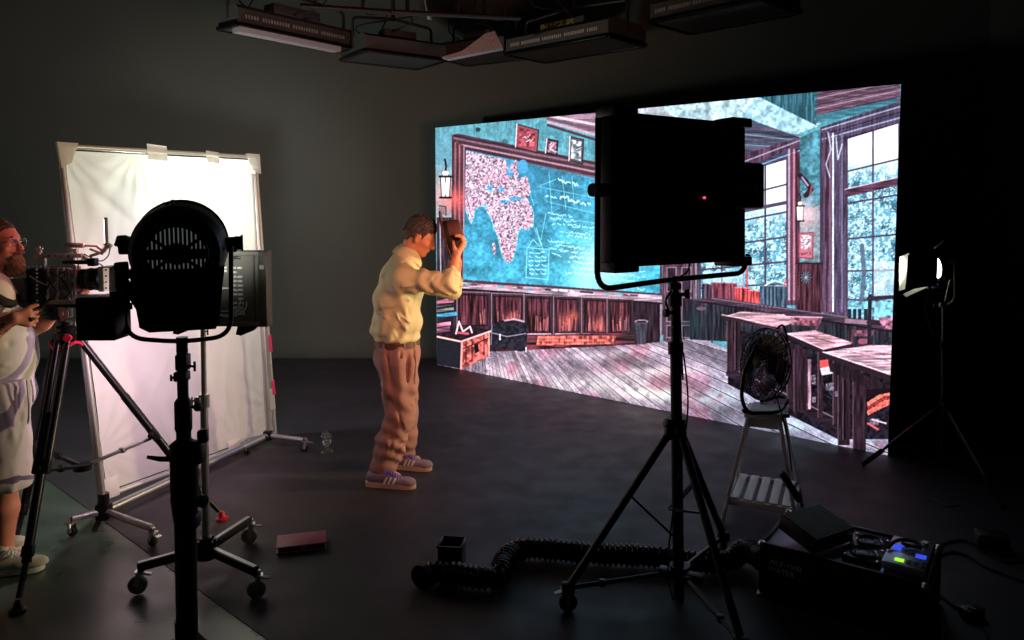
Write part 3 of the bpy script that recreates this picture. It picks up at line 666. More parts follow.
mx.inputs[0].default_value = 0.5; nt.links.new(d1.outputs[0], mx.inputs[1]); nt.links.new(d2.outputs[0], mx.inputs[2]); nt.links.new(mx.outputs[0], out.inputs[0])
def bil(u, v):
    return (A0 * (1 - u) + A1 * u) * (1 - v) + (T0 * (1 - u) + T1 * u) * v
NU, NV_ = 90, 120; vs = []; fs = []
rr_ = random.Random(5)
fold = [(rr_.random(), rr_.random(), rr_.uniform(0, math.pi), rr_.uniform(.05, .25), rr_.uniform(.004, .011)) for _ in range(26)]
anch = [(0, 1), (1, 1), (.33, 1), (.68, 1), (0, .6), (0, .12), (1, .55), (1, .1), (.4, 0), (.75, 0)]
for j in range(NV_ + 1):
    for i in range(NU + 1):
        u = .015 + .97 * i / NU; v = .012 + .976 * j / NV_
        e = min(u, 1 - u, v, 1 - v); p = bil(u, v); h = 0
        for (a, b, th, w, am) in fold:
            d = (u - a) * math.cos(th) + (v - b) * 1.4 * math.sin(th); l_ = -(u - a) * math.sin(th) + (v - b) * 1.4 * math.cos(th)
            h += am * math.exp(-(d / .02) ** 2) * math.exp(-(l_ / w) ** 2)
        for (a, b) in anch:
            du = u - a; dv = (v - b) * 1.4; r_ = math.hypot(du, dv); t_ = math.atan2(dv, du)
            h += .0075 * math.sin(t_ * 17 + a * 9 + b * 5) * math.exp(-r_ / .30) * min(1, r_ / .07)
        h += .006 * math.sin(u * 11 + v * 4) * math.sin(v * 7)
        vs.append(p + fx_n * h * min(1, e / .04 + .15))
for j in range(NV_):
    for i in range(NU): a = j * (NU + 1) + i; fs.append((a, a + 1, a + NU + 2, a + NU + 1))
m = MB(); m.add(vs, fs); m.build('cloth', M['cloth'], fr_t, smooth=180)
for nm, a, b in (('bottom_rail', A0, A1), ('side_rail', A1, T1), ('top_rail', T1, T0), ('side_rail', T0, A0)):
    m = MB(); m.tube([a, b], .016, 12); m.tube([a + fx_n * -.03, b + fx_n * -.03], .009, 8); m.build(nm, 'railp', fr_t)
m = MB()
def patch(mb, u, v, w, h, off=0.018):
    p = bil(u, v); ux = (A1 - A0).normalized(); uz = (T0 - A0).normalized(); mb.box((0, 0, 0), (w, h, .003), frame_m(p + fx_n * off, ux, fx_n), .001)
for (u, v) in ((0, 1), (1, 1)):
    p = bil(u, v); sx = 1 if u == 0 else -1
    ux = (T1 - T0).normalized() * sx; uz = -(T0 - A0).normalized()
    k = [p - ux * .03 - uz * .02, p + ux * .10 - uz * .02, p + ux * .07 + uz * .04, p + ux * .04 + uz * .10, p - ux * .02 + uz * .13]
    m.add([q + fx_n * .021 for q in k] + [q + fx_n * .004 for q in k], [(0, 1, 2, 3, 4), (9, 8, 7, 6, 5)] + [(i, 5 + i, 5 + (i + 1) % 5, (i + 1) % 5) for i in range(5)])
for (u, v, w, h) in [(.42, .995, .16, .10), (.72, .99, .12, .08), (.03, .62, .09, .24), (.985, .62, .04, .2), (.97, .13, .1, .16), (.03, .02, .1, .12), (.35, .01, .12, .09), (.7, .012, .12, .09)]:
    patch(m, u, v, w, h)
each(m, 'tape_tab', M['cloth'], fr_t)
for (u, v) in ((1.0, .33), (1.0, .17)):
    m = MB(); patch(m, u, v, .028, .13 if v > .2 else .11, .02); m.build('tape_marker', 'pink', fr_t)

m = MB(); m.cyl(L_BK + V((0, 0, -.10)), L_BK + V((0, 0, -.16)), .03, 16); m.tube([L_BK + V((0, 0, -.16)), V((L_BK.x, L_BK.y, .03))], .014, 10); m.lathe([(0, .005), (.16, .005), (.16, .02), (.03, .035), (0, .035)], 24, Matrix.Translation((L_BK.x, L_BK.y, 0))); m.build('added_backlight_stand', 'blkm', fr_t)  # stand given to the added, unseen backlight
# pipe base: long rail on the ground with two tee feet, and upright tubes
st = thing('rolling_frame_stand', 'silver pipe stand with caster feet carrying the white cloth frame', 'stand', (-2.34, 4.3, 0))
H0 = G(104, 511, .10); H1 = G(268, 438, .08)
H1 = V((H1.x, H1.y, .10))
m = MB(); m.tube([H0, H1], .022, 14); m.build('base_rail', 'alu', st)
m = MB(); m.tube([H0 + V((0, 0, -.02)), H0 + V((-.10, -.0, 1.25))], .02, 12); m.build('upright', 'alu', st)
m = MB(); R0 = H1 + V((.0, .02, 0)); m.tube([R0, R0 + (T1 - A1) * .9 + V((.03, 0, 0))], .019, 12); m.build('upright', 'alu', st)
m = MB(); m.box(H0, (.07, .07, .09), bev=.01); m.cyl(H0 + V((0, 0, .04)), H0 + V((0, 0, .1)), .03); knob(m, H0 + V((.03, -.04, 0)), (.4, -1, .1)); m.bar(H0, H0 + V((-.03, -.05, -.09)), .02, .02); m.build('hub', 'blkm', st)
m = MB(); m.box(H1, (.06, .06, .07), bev=.01); knob(m, H1 + V((0, -.03, 0)), (0, -1, 0)); m.build('hub', 'blkm', st)
def foot(a, b, ang):
    m = MB(); m.tube([a, b], .019, 12); f = m.build('foot_tube', 'alu', st)
    w = MB(); fr = MB()
    for p in (a, b):
        if (p - H0).length < .05 or (p - H1).length < .05: continue
        caster(w, fr, (p.x, p.y, .032), .028, ang)
    w.build('wheel', 'rub', f); fr.build('wheel_fork', 'chrome', f)
foot(G(72, 519, .10), H0, 2.8); foot(H0, G(152, 528, .10), -.5)
foot(H1, G(304, 440, .09), 0.3); foot(H1, G(247, 441, .1), 2.8)

# ------------------------------------------------------------------ big spotlight on heavy stand (foreground left)
hx = V((0, 0, 1)).cross(bd).normalized() * -1      # right of the head as seen from the camera
hx = V((bd.y, -bd.x, 0)).normalized(); hz = hx.cross(bd).normalized()
HM = Matrix(((hx.x, bd.x, hz.x, 0), (hx.y, bd.y, hz.y, 0), (hx.z, bd.z, hz.z, 0), (0, 0, 0, 1)))   # local x right, y forward, z up
HM = Matrix.Translation(P(179, 250, 2.3)) @ HM
sp = thing('spotlight_head', 'big black round-backed film spotlight aimed at the white cloth frame', 'spotlight', P(177, 262, 2.3))
m = MB()
# round back shell: ring with vent slots, and the lower ballast box flaring from it
Lm = HM @ Matrix.Rotation(-math.pi / 2, 4, 'X')      # lathe z -> forward y
R0_ = .139
m.lathe([(R0_ * .60, -.115), (R0_ * .62, -.118), (R0_ * .86, -.10), (R0_ * .97, -.06), (R0_, 0), (R0_, .16), (R0_ * 1.04, .165), (R0_ * 1.04, .2), (R0_ * .96, .2), (R0_ * .96, -.05), (R0_ * .60, -.115)], 48, Lm)
m.build('housing', 'blk', sp)
m = MB()
for q in (1, -1):
    for i in range(-7, 8):
        x = i * .0118; hh = math.sqrt(max(0, .085 ** 2 - x * x))
        if hh > .018: m.box((x, -.108, q * (.012 + hh) / 2 + q * .002), (.0078, .012, max(.005, hh - .006)), HM)
m.box((0, -.108, 0), (.17, .012, .03), HM)
for a_ in (35, 145, 215, 325): m.bar(HM @ V((0, -.108, 0)), HM @ V((.088 * math.cos(math.radians(a_)), -.108, .088 * math.sin(math.radians(a_)))), .008, .01)
m.lathe([(.080, -.118), (.086, -.12), (.092, -.112), (.092, -.10), (.080, -.10), (.080, -.118)], 40, Lm); m.lathe([(0, -.117), (.03, -.117), (.034, -.10)], 20, Lm)
m.build('vent_grille', 'blkm', sp)
m = MB()
k = [(-.130, -.045), (.130, -.045), (.117, -.15), (.111, -.210), (.10, -.232), (-.082, -.232), (-.108, -.216), (-.116, -.15)]
m.prism([(x, z) for x, z in k], -.10, .17, HM @ Matrix(((1, 0, 0, 0), (0, 0, 1, 0), (0, 1, 0, 0), (0, 0, 0, 1))))
m.box((-.075, -.02, -.236), (.03, .05, .014), HM, .003); m.box((.06, .0, -.236), (.02, .05, .01), HM, .003)
m.build('lower_body', 'blk', sp)
m = MB(); m.lathe([(0, .195), (R0_ * .93, .195), (R0_ * .93, .2), (0, .203)], 40, Lm)
M['lens'] = mat('lit_front_lens', (0.9, 0.95, 0.9, 1), 0.1, emit=(0.93, 1, 0.9, 1), estr=4)
m.build('front_lens', M['lens'], sp)
m = MB()
for s_ in (-1, 1):
    Xc = s_ * (R0_ + .012)
    m.cyl((0, 0, 0), (s_ * .04, 0, 0), .024, 20, mtx=HM @ Matrix.Translation((s_ * (R0_ - .012), .02, .012)))
    m.box((s_ * (R0_ + .012), .02, .012), (.024, .05, .045), HM, .004)
m.cyl((R0_ + .022, .02, .016), (R0_ + .042, .02, .016), .022, 18, mtx=HM); m.cyl((R0_ + .040, .02, .016), (R0_ + .047, .02, .016), .026, 8, mtx=HM)
each(m, 'tilt_lock', 'blkm', sp)
m = MB(); m.cyl((-.012, 0, R0_ - .005), (-.012, 0, R0_ + .012), .003, 8, mtx=HM); m.box((-.012, 0, R0_ + .014), (.014, .004, .003), HM); m.tube([(.018, 0, R0_ - .004), (.02, 0, R0_ + .004), (.026, 0, R0_ + .009)], .0012, 6, HM); m.tube([(-.03, 0, R0_ - .004), (-.033, 0, R0_ + .004), (-.04, 0, R0_ + .009)], .0012, 6, HM)
each(m, 'top_screw', 'blkm', sp)
M['leak'] = mat('lamp_chamber_inside', (.16, .17, .16, 1), .6, emit=(.8, .9, .85, 1), estr=.08)
m = MB(); m.lathe([(0, -.094), (.0825, -.094), (.0825, -.088), (0, -.088)], 32, Lm); m.build('lamp_chamber', M['leak'], sp)
# yoke (U bracket)
yk_l = P(127, 285, 2.3); yk_r = P(234, 255, 2.3)
yp = [P(125, 255, 2.30), P(127, 320, 2.30), P(134, 340, 2.30), P(184, 341, 2.30), P(228, 337, 2.30), P(232, 322, 2.30), P(231, 246, 2.30)]
m = MB(); path = roundpath([P(123, 262, 2.3), P(126, 338, 2.3), P(180, 342, 2.3), P(231, 336, 2.3), P(231, 246, 2.3)], .06, 8)
m.tube(path, .0072, 12); m.build('yoke', 'blkm', sp)
m = MB(); m.bar(P(119, 240, 2.3), P(136, 246, 2.3), .05, .034, bev=.004); m.bar(P(121, 262, 2.28), P(123, 280, 2.28), .035, .03, bev=.004); m.bar(P(124, 282, 2.29), P(149, 322, 2.33), .022, .024, bev=.003)
m.bar(P(122, 278, 2.29), P(124, 300, 2.29), .03, .03, bev=.004); tee(m, P(124, 306, 2.29), (1, 0, 0), .022, .02)
m.tube(spline([P(124, 270, 2.27), P(132, 272, 2.27), P(138, 280, 2.27), P(134, 285, 2.27), P(124, 278, 2.27)], 5), .0045, 8); each(m, 'yoke_arm', 'blk', sp)
m = MB(); cb = P(104, 317, 2.28); m.box(cb, (.118, .10, .130), bev=.006); m.box(cb + V((.0, -.05, .0)), (.09, .006, .10), bev=.002); m.cyl(cb + V((.03, 0, .066)), cb + V((.03, 0, .08)), .01); m.bar(cb + V((.055, 0, .05)), P(124, 290, 2.29), .03, .03)
m.build('ballast_box', 'blk', sp)
# its stand
ss = thing('light_stand', 'thick black light stand in the left foreground under the round spotlight', 'stand', (G(186, 640, 0).x, 2.3, 0))
px_ = lambda y: 182 + (y - 340) * .018
def sect(y0, y1, r, name, mt='blk', n=18):
    m = MB(); m.tube([P(px_(y0), y0, 2.3), P(px_(y1), y1, 2.3)], r, n); return m.build(name, mt, ss)
s0 = sect(337, 352, .017, 'spigot', 'blkm')
sect(350, 420, .0165, 'riser'); sect(415, 480, .022, 'riser'); sect(470, 705, .0325, 'riser')
m = MB(); m.box(P(183, 362, 2.3), (.036, .04, .05), bev=.005); m.box(P(182, 376, 2.3), (.04, .04, .03), bev=.005); tee(m, P(186, 366, 2.3), (1, -.2, 0), .03, .03); tee(m, P(178, 377, 2.3), (-1, -.2, -.1), .02, .02); m.build('top_clamp', 'blk', ss)
m = MB(); m.tube([P(px_(398), 398, 2.3), P(px_(402), 402, 2.3), P(px_(428), 428, 2.3), P(px_(432), 432, 2.3)], [.018, .026, .026, .022], 18); knob(m, P(192, 407, 2.28), (1, -.3, .1), .03, .014); each(m, 'collar', 'blk', ss)
m = MB(); m.tube([P(px_(440), 440, 2.3), P(px_(444), 444, 2.3), P(px_(500), 500, 2.3), P(px_(520), 520, 2.3)], [.026, .042, .042, .034], 20); m.box(P(196, 452, 2.28), (.05, .05, .07), bev=.012)
m.build('crank_housing', 'blk', ss)
m = MB(); m.tube([P(176, 459, 2.26), P(160, 459, 2.24), P(147, 457, 2.23)], [.009, .008, .005], 10); m.box(P(203, 436, 2.27), (.03, .03, .04), bev=.008); each(m, 'crank_handle', 'blkm', ss)
m = MB(); m.box(P(190, 520, 2.3), (.055, .055, .05), bev=.01); knob(m, P(196, 500, 2.28), (1, -.4, 0), .035, .02); each(m, 'collar', 'blk', ss)
pc = P(px_(700), 700, 2.3); pc.z = 0.36; bp_ = V((pc.x, pc.y, 0))
for a_ in (90, 210, 330):
    d = V((math.cos(math.radians(a_)), math.sin(math.radians(a_)), 0))
    m = MB(); m.bar(pc + V((0, 0, .05)) + d * .03, bp_ + d * .40 + V((0, 0, .035)), .03, .03, bev=.004); m.bar(V((pc.x, pc.y, .12)) + d * .02, bp_ + d * .26 + V((0, 0, .14)), .02, .012)
    m.lathe([(0, 0.0), (.028, .001), (.028, .02), (.018, .045)], 14, Matrix.Translation(bp_ + d * .41)); m.build('leg', 'blk', ss)
m = MB(); m.cyl(pc + V((0, 0, .12)), V((pc.x, pc.y, .1)), .034, 18); m.build('leg_hub', 'blk', ss)

# ------------------------------------------------------------------ LED panel with its back to us, on a chrome caster stand
YP = 3.56
pl = thing('rear_light_panel', 'dark rectangular light panel behind the spotlight, rear circuitry and looped cable showing', 'light', P(222, 290, YP))
pa = P(150, 249, 3.60); pb = P(269, 250, YP); pcn = P(273, 325, YP); pd = P(150, 326, 3.60)
px2 = (pb - pa).normalized(); pyn = V((px2.y, -px2.x, 0)); 
if pyn.y > 0: pyn = -pyn
pw = (pb - pa).length; ph = .36; PM = frame_m((pb + pcn + pa + pd) / 4, px2, V((0, 0, 1)))     # x right, y away(back), z up
sg = 1 if (PM.to_3x3() @ V((0, 1, 0))).y > 0 else -1
M['pbody'] = mat('anthracite_panel', rgb(70, 65, 58), 0.5)
m = MB(); m.box((0, 0, 0), (pw, .06, ph), PM, .004); m.build('housing', M['pbody'], pl)
m = MB()
for z in (-1, 1): m.box((0, -.034 * sg, z * (ph / 2 - .012)), (pw, .014, .024), PM, .003)
for x in (-1, 1): m.box((x * (pw / 2 - .02), -.034 * sg, 0), (.04, .014, ph), PM, .003)
m.box((pw / 2 - .062, -.034 * sg, 0), (.008, .01, ph - .05), PM); m.box((-.02, -.034 * sg, 0), (.008, .01, ph - .05), PM)
each(m, 'rear_rim', M['pbody'], pl)
m = MB()
for i in range(10):
    for j in range(2):
        if rr_.random() < .9: m.box((.135 + j * .03 + rr_.uniform(-.002, .002), -.034 * sg, .10 - i * .021), (.022, .008, .009), PM)
for z in (.10, .085): m.box((.085, -.034 * sg, z), (.03, .006, .01), PM)
for i in range(5): m.box((.13 + i * .012, -.034 * sg, -.11), (.006, .008, .03), PM)
m.box((pw / 2 - .02, -.044 * sg, ph / 2 - .075), (.02, .004, .02), PM)
each(m, 'connector_strip', 'lgrey', pl, .006)
m = MB()
for (cx, cz, r_) in ((.10, -.06, .085), (.11, -.065, .09), (.095, -.05, .075)):
    m.tube([(cx + r_ * math.cos(t), -.05 * sg - .004 * math.sin(3 * t), cz + r_ * .75 * math.sin(t)) for t in [i / 26 * 5.4 + cx * 9 for i in range(27)]], .0028, 6, PM)
m.tube(spline([PM @ V(p) for p in [(-.02, -.045 * sg, .07), (.03, -.06 * sg, .09), (.07, -.06 * sg, .04), (.02, -.05 * sg, -.05), (-.03, -.045 * sg, -.02)]], 6), .0035, 6)
each(m, 'looped_cable', 'lgrey', pl)
m = MB(); m.tube([(.0, -.05 * sg, .05), (.015, -.055 * sg, .02), (.01, -.055 * sg, -.02), (.03, -.05 * sg, -.05)], [.006, .012, .013, .006], 10, PM); m.build('carry_strap', 'lgrey', pl)
m = MB(); m.box((.145, -.037 * sg, .148), (.045, .01, .014), PM, .002); m.box((-.03, -.04 * sg, .0), (.03, .02, .06), PM, .003); each(m, 'switch_box', 'blk', pl)
for xx in (.19, -.12):
    m = MB(); m.prism([(-.045, 0), (.05, 0), (.03, -.02), (-.03, -.045), (-.055, -.04)], -.012, .012, PM @ Matrix.Translation((xx, -.02 * sg, -ph / 2)) @ Matrix(((1, 0, 0, 0), (0, 0, 1, 0), (0, 1, 0, 0), (0, 0, 0, 1)))); m.build('foot_bracket', 'blkm', pl)
m = MB(); m.box((0, .033 * sg, 0), (pw - .03, .008, ph - .03), PM)
M['pinklit'] = mat('lit_pink_diffuser', (0.9, 0.6, 0.7, 1), 0.5, emit=(1, .45, .6, 1), estr=1.5); m.build('front_diffuser', M['pinklit'], pl)

cs = thing('chrome_light_stand', 'chrome pole on a black three-leg caster base behind the thick black stand', 'stand', (-1.465, YP, 0))
hub = G(206, 549, .15); top = P(203, 322, YP)
m = MB(); m.box(top + V((0, 0, -.005)), (.035, .05, .05), bev=.006); m.cyl(top + V((0, 0, .0)), top + V((0, 0, -.06)), .013); tee(m, top + V((-.02, -.02, -.01)), (-.6, -1, 0), .03, .03); tee(m, top + V((.02, -.02, -.04)), (.8, -1, 0), .03, .03); m.build('head_clamp', 'chrome', cs)
m = MB(); m.tube([top + V((0, 0, -.03)), P(204, 402, YP)], .0125, 14); m.build('riser', 'chrome', cs)
m = MB(); m.tube([P(204, 398, YP), hub], .0185, 16); m.build('riser', 'chrome', cs)
m = MB(); m.tube([P(204, 394, YP), P(204, 407, YP)], .025, 14); tee(m, P(200, 400, YP), (-.8, -1, .1), .04, .04); m.box(P(198, 400, YP - .02), (.03, .03, .03), bev=.004); m.build('collar_clamp', 'chrome', cs)
m = MB(); m.cyl(hub + V((0, 0, -.04)), hub + V((0, 0, .04)), .05, 20); m.cyl(hub + V((0, 0, .03)), hub + V((0, 0, .06)), .03, 16)
for a_ in range(0, 360, 60): m.cyl(hub + V((.042 * math.cos(math.radians(a_)), .042 * math.sin(math.radians(a_)), .04)), hub + V((.042 * math.cos(math.radians(a_)), .042 * math.sin(math.radians(a_)), .052)), .007, 8)
m.build('hub', 'blkm', cs)
for (fx_, fy_, an_) in ((137, 573, .2), (256, 577, .3), (249, 526, .3)):
    e = G(fx_ + 0, fy_ - 6, .13); d = (e - hub); d.z = 0; d.normalize()
    m = MB(); m.bar(hub + V((0, 0, -.0)) + d * .03, e + V((0, 0, 0)), .034, .038, bev=.003); l_ = m.build('leg', 'blk', cs)
    m = MB(); m.bar(hub + V((0, 0, .0205)) + d * .06, e - d * .004 + V((0, 0, .0205)), .02, .002); m.build('leg_cap_strip', 'alu', l_)
    w = MB(); f = MB(); caster(w, f, (e.x, e.y, .046), .042, an_, .028); w.build('wheel', 'grey', l_); f.build('wheel_fork', 'chrome', l_)

# ------------------------------------------------------------------ small things on the stage floor
def top_z(p): return .004
w0 = G(277, 557, .005); w1 = G(327, 551, .005); w2 = G(325, 537, .005)
wxv = (w1 - w0); wyv = (w2 - w1)
bk = thing('leather_case', 'flat maroon leather folder lying on the black floor near the wheels', 'folder', (w0.x, w0.y, .004))
WM = frame_m(w0 + wxv / 2 + wyv / 2 + V((0, 0, .024)), wxv, (0, 0, 1)); ws_ = -1 if (WM.to_3x3() @ V((0, 1, 0))).dot(wyv) < 0 else 1
lx, ly = wxv.length, .15
m = MB(); m.box((0, 0, .016), (lx, ly, .007), WM, .003); m.box((0, 0, -.013), (lx, ly, .007), WM, .003); m.box((0, ws_ * ly / 2 - ws_ * .004, 0), (lx - .004, .008, .034), WM, .003); m.build('cover', 'leather', bk)
m = MB(); m.box((0, -.004 * ws_, .001), (lx - .016, ly - .012, .022), WM, .002); m.build('inner_block', mat('dark_maroon_edge', rgb(52, 24, 32), .6), bk)
m = MB(); m.box((.01, -ws_ * ly / 2, .002), (.03, .006, .022), WM, .002); m.build('clasp', 'alu', bk)
gp = G(327, 453, 0)
gl = thing('glass_ornament', 'small clear glass ornament standing on the floor beside the frame stand', 'ornament', (gp.x, gp.y, .004))
m = MB(); m.lathe([(0, .004), (.042, .004), (.044, .012), (.036, .022), (.016, .03), (.011, .05), (.022, .062), (.03, .078), (.032, .092), (.02, .10), (.012, .105), (.017, .116), (.021, .13), (.015, .146), (.006, .154), (.004, .168), (0, .172)], 20, Matrix.Translation((gp.x, gp.y, 0))); m.build('stem', 'glass', gl)
m = MB(); m.tube([(gp.x - .005, gp.y, .10), (gp.x - .03, gp.y - .005, .125), (gp.x - .022, gp.y, .155)], [.008, .012, .004], 8); m.tube([(gp.x + .008, gp.y, .10), (gp.x + .028, gp.y - .004, .12), (gp.x + .018, gp.y, .15)], [.008, .012, .004], 8); m.build('wing', 'glass', gl)

# ------------------------------------------------------------------ large softlight panel (foreground right)
pt = thing('softlight_panel', 'large black softlight panel seen from behind, centre right, covering part of the screen', 'light', L_PAN)
ax = V((0.824, 0.567, 0)).normalized(); QM = frame_m((0, 0, 0), ax, (0, 0, 1))
cTL = P(611, 110, 3.18); cTR = P(741, 124, 3.64); cBR = P(749, 260, 3.64); cBL = P(616, 268, 3.18)
cc0 = (cTL + cTR + cBR + cBL) / 4; exx = ((cTR - cTL) + (cBR - cBL)) / 2; ezz = ((cTL - cBL) + (cTR - cBR)) / 2
PWd = exx.length; PHt = ezz.length; QM = frame_m(cc0, exx, ezz)
qs = 1 if (QM.to_3x3() @ V((0, 1, 0))).y > 0 else -1        # local +y*qs points away from the camera
QM = QM @ Matrix.Scale(qs, 4, (0, 1, 0)) if qs < 0 else QM
m = MB()
m.prism([(-PWd / 2, 0), (PWd / 2, 0), (PWd / 2 - .0, .10), (-PWd / 2 + .0, .10)], -PHt / 2, PHt / 2, QM)
m.box((0.0, -.012, 0), (PWd - .12, .03, PHt - .10), QM, .008)
for z in (-.2, -.1, 0, .1, .2): m.box((-.06, -.03, z), (PWd - .36, .016, .012), QM, .003)
m.build('housing', 'blk', pt)
m = MB()
for s_ in (-1, 1):
    for t_ in (-1, 1):
        if s_ > 0: m.tube([(s_ * (PWd / 2 - .03), .02, t_ * (PHt / 2 + .005)), (s_ * (PWd / 2 + .012), .02, t_ * (PHt / 2 + .008))], .018, 12, QM)
        m.box((s_ * (PWd / 2 - .05), .03, t_ * (PHt / 2)), (.14, .12, .045), QM, .008)
m.tube([(PWd / 2 + .022, .02, PHt / 2 + .008 + .014 * 0), ], .001) if False else None
for t_ in (-1, 1):
    m.tube([(PWd / 2 + .015 + .016 * math.cos(a), .02, t_ * (PHt / 2 + .004) + .016 * math.sin(a)) for a in [i * math.pi / 8 for i in range(16)]], .006, 6, QM, closed=True)
each(m, 'corner_bumper', 'blk', pt)
m = MB(); m.box((-PWd / 2 + .03, .05, PHt / 2 + .012), (.07, .12, .026), QM, .006); m.box((-PWd / 2 - .004, .05, 0), (.02, .10, PHt + .02), QM, .006); m.box((-PWd / 2 + .05, .05, -PHt / 2 - .006), (.12, .11, .026), QM, .006); m.build('side_rail', 'blkm', pt)
m = MB(); m.box((PWd / 2 - .05, -.02, .03), (.24, .09, .22), QM, .018); m.build('control_box', 'blk', pt)
m = MB(); m.box((0, .104, 0), (PWd - .08, .01, PHt - .08), QM, .003)
M['warmlit'] = mat('lit_warm_diffuser', (0.9, 0.7, 0.5, 1), 0.5, emit=(1, .5, .3, 1), estr=.5); m.build('front_diffuser', M['warmlit'], pt)
m = MB(); m.cyl(QM @ V((.10, -.028, -.03)), QM @ V((.10, -.036, -.03)), .006, 8)
M['redled'] = mat('red_indicator', (1, .05, .1, 1), .4, emit=(1, .1, .2, 1), estr=1.2); m.build('indicator', M['redled'], pt)
TX = QM @ Matrix.Rotation(math.pi / 2, 4, 'X')
text_obj('lettering', 'limara', .062, TX @ Matrix.Translation((PWd / 2 - .145, .0, .0665)), mat('grey_lettering', rgb(215, 212, 220), .6), pt)
text_obj('lettering', 'CK', .055, TX @ Matrix.Translation((-.20, .075, .0285)), mat('dim_lettering', rgb(110, 110, 116), .6), pt)
m = MB(); path = roundpath([P(598, 118, 3.06), P(597, 290, 3.10), P(668, 280, 3.36), P(743, 273, 3.62), P(748, 255, 3.66)], .09, 8)
m.tube(path, .0125, 12); m.cyl(P(592, 190, 3.07), P(606, 190, 3.12), .028); m.build('yoke', 'blkm', pt)
m = MB(); m.tube(spline([P(690, 262, 3.40), P(687, 272, 3.36), P(676, 281, 3.3), P(679, 300, 3.28), P(683, 380, 3.24)], 8), .004, 8); m.build('power_lead', 'rub', pt)

sd = thing('wheeled_light_stand', 'tall black tripod stand on wheels holding up the large softlight panel', 'stand', (0.72, 3.32, 0))
cx, cy = .715, 3.30
def sp_(y): return P(675 + (y - 290) * .012, y, cy)
m = MB(); m.tube([sp_(276), sp_(292)], .014, 12); m.box(sp_(286), (.05, .05, .03), bev=.006); m.build('spigot', 'blkm', sd)
m = MB(); m.tube([sp_(292), sp_(352)], .020, 16); m.build('riser', 'blk', sd)
m = MB(); m.tube([sp_(350), sp_(615)], .0255, 16); m.build('riser', 'blk', sd)
m = MB()
for y, r_ in ((300, .03), (348, .034), (424, .04)): m.tube([sp_(y - 6), sp_(y + 6)], r_, 14)
knob(m, sp_(294) + V((.015, -.02, 0)), (1, -.2, .1), .045, .02); knob(m, sp_(312) + V((-.015, -.02, 0)), (-1, -.3, 0), .045, .018); m.tube(spline([sp_(290) + V((-.02, -.02, 0)), sp_(300) + V((-.045, -.02, 0)), sp_(312) + V((-.03, -.02, 0))], 5), .005, 8)
knob(m, sp_(424) + V((-.02, -.03, 0)), (-1, -.4, .5), .05, .02); each(m, 'collar', 'blk', sd, .01)
apex = sp_(432); hubL = V((sp_(610).x, cy, .13))
feet = [(G(568, 612, .0), 170), (V((cx + .36, cy + .40, 0)), 50), (V((cx + .17, cy - .52, 0)), -70)]
for p, a_ in feet:
    d = V((p.x - cx, p.y - cy, 0)).normalized(); e = V((p.x, p.y, .11))
    m = MB(); m.tube([apex + d * .035, e], .0175, 12); m.box(apex + d * .03, (.05, .05, .06), bev=.01); lg = m.build('leg', 'blk', sd)
    m = MB(); m.tube([hubL, hubL + (e - hubL) * .96], .0105, 10); m.box(hubL + (e - hubL) * .12 + V((0, 0, -.0)), (.05, .05, .03), bev=.008); m.box(hubL + (e - hubL) * .7, (.03, .03, .03), bev=.006); m.build('spreader_arm', 'blkm', lg)
    mid_ = apex + (e - apex) * .42; m = MB(); m.bar(mid_, V((cx, cy, .42)) if a_ != 170 else V((cx + .01, cy, .30)), .02, .010); m.build('brace', 'blk', lg)
    w = MB(); f = MB(); caster(w, f, (p.x, p.y, .045), .041, math.radians(a_ + 20)); w.build('wheel', 'rub', lg); f.build('wheel_fork', 'chrome', lg)
    m = MB(); m.box(e, (.06, .04, .05), bev=.01); m.build('leg_foot', 'blk', lg)
m = MB(); m.cyl(hubL + V((0, 0, -.03)), hubL + V((0, 0, .03)), .045, 16); m.box(hubL + V((0, -.03, 0)), (.2, .05, .035), bev=.012, rz=-.45); m.build('spreader_hub', 'blk', sd)
m = MB(); m.tube(spline([sp_(352) + V((.03, -.02, 0)), sp_(400) + V((.045, -.03, 0)), sp_(450) + V((.02, -.03, 0)), P(672, 520, cy - .1), P(668, 570, cy - .12), P(673, 600, cy - .1)], 8), .004, 8); m.build('hanging_lead', 'rub', sd)

# ------------------------------------------------------------------ fan on a white wooden trestle stool
YS = 4.22
so = P(764, 412, YS)
stl = thing('trestle_stool', 'white wooden trestle stool with a slatted bottom shelf under the black fan', 'stool', (so.x, YS, 0))
zt = so.z
ry = -0.42; ux = V((math.cos(ry), math.sin(ry), 0)); uy = V((-ux.y, ux.x, 0))
def SQ(x, y, z): return V((so.x + .01, YS, 0)) + ux * x + uy * y + V((0, 0, z))
TW, TD = .085, .10; BW, BD = .20, .23
m = MB(); m.bar(SQ(-TW - .02, 0, zt), SQ(TW + .02, 0, zt), TD * 2 + .04, .03, bev=.004); m.build('top_board', 'whitewood', stl)
m = MB()
for s_ in (-1, 1): m.bar(SQ(-TW, s_ * (TD + .0), zt - .04), SQ(TW, s_ * (TD + .0), zt - .04), .018, .05, bev=.003)
each(m, 'top_apron', 'whitewood', stl)
for sx_ in (-1, 1):
    for sy_ in (-1, 1):
        m = MB(); m.bar(SQ(sx_ * TW, sy_ * TD, zt - .015), SQ(sx_ * BW, sy_ * BD, .006), .02, .04, up=uy, bev=.003); m.build('leg', 'whitewood', stl)
zs_ = .13; k_ = 1 - zs_ / zt; SWx = TW + (BW - TW) * k_; SDy = TD + (BD - TD) * k_
m = MB()
for s_ in (-1, 1):
    m.bar(SQ(-SWx, s_ * SDy, zs_), SQ(SWx, s_ * SDy, zs_), .018, .035, bev=.003); m.bar(SQ(s_ * SWx, -SDy, zs_), SQ(s_ * SWx, SDy, zs_), .018, .035, bev=.003)
m.build('shelf_frame', 'whitewood', stl)
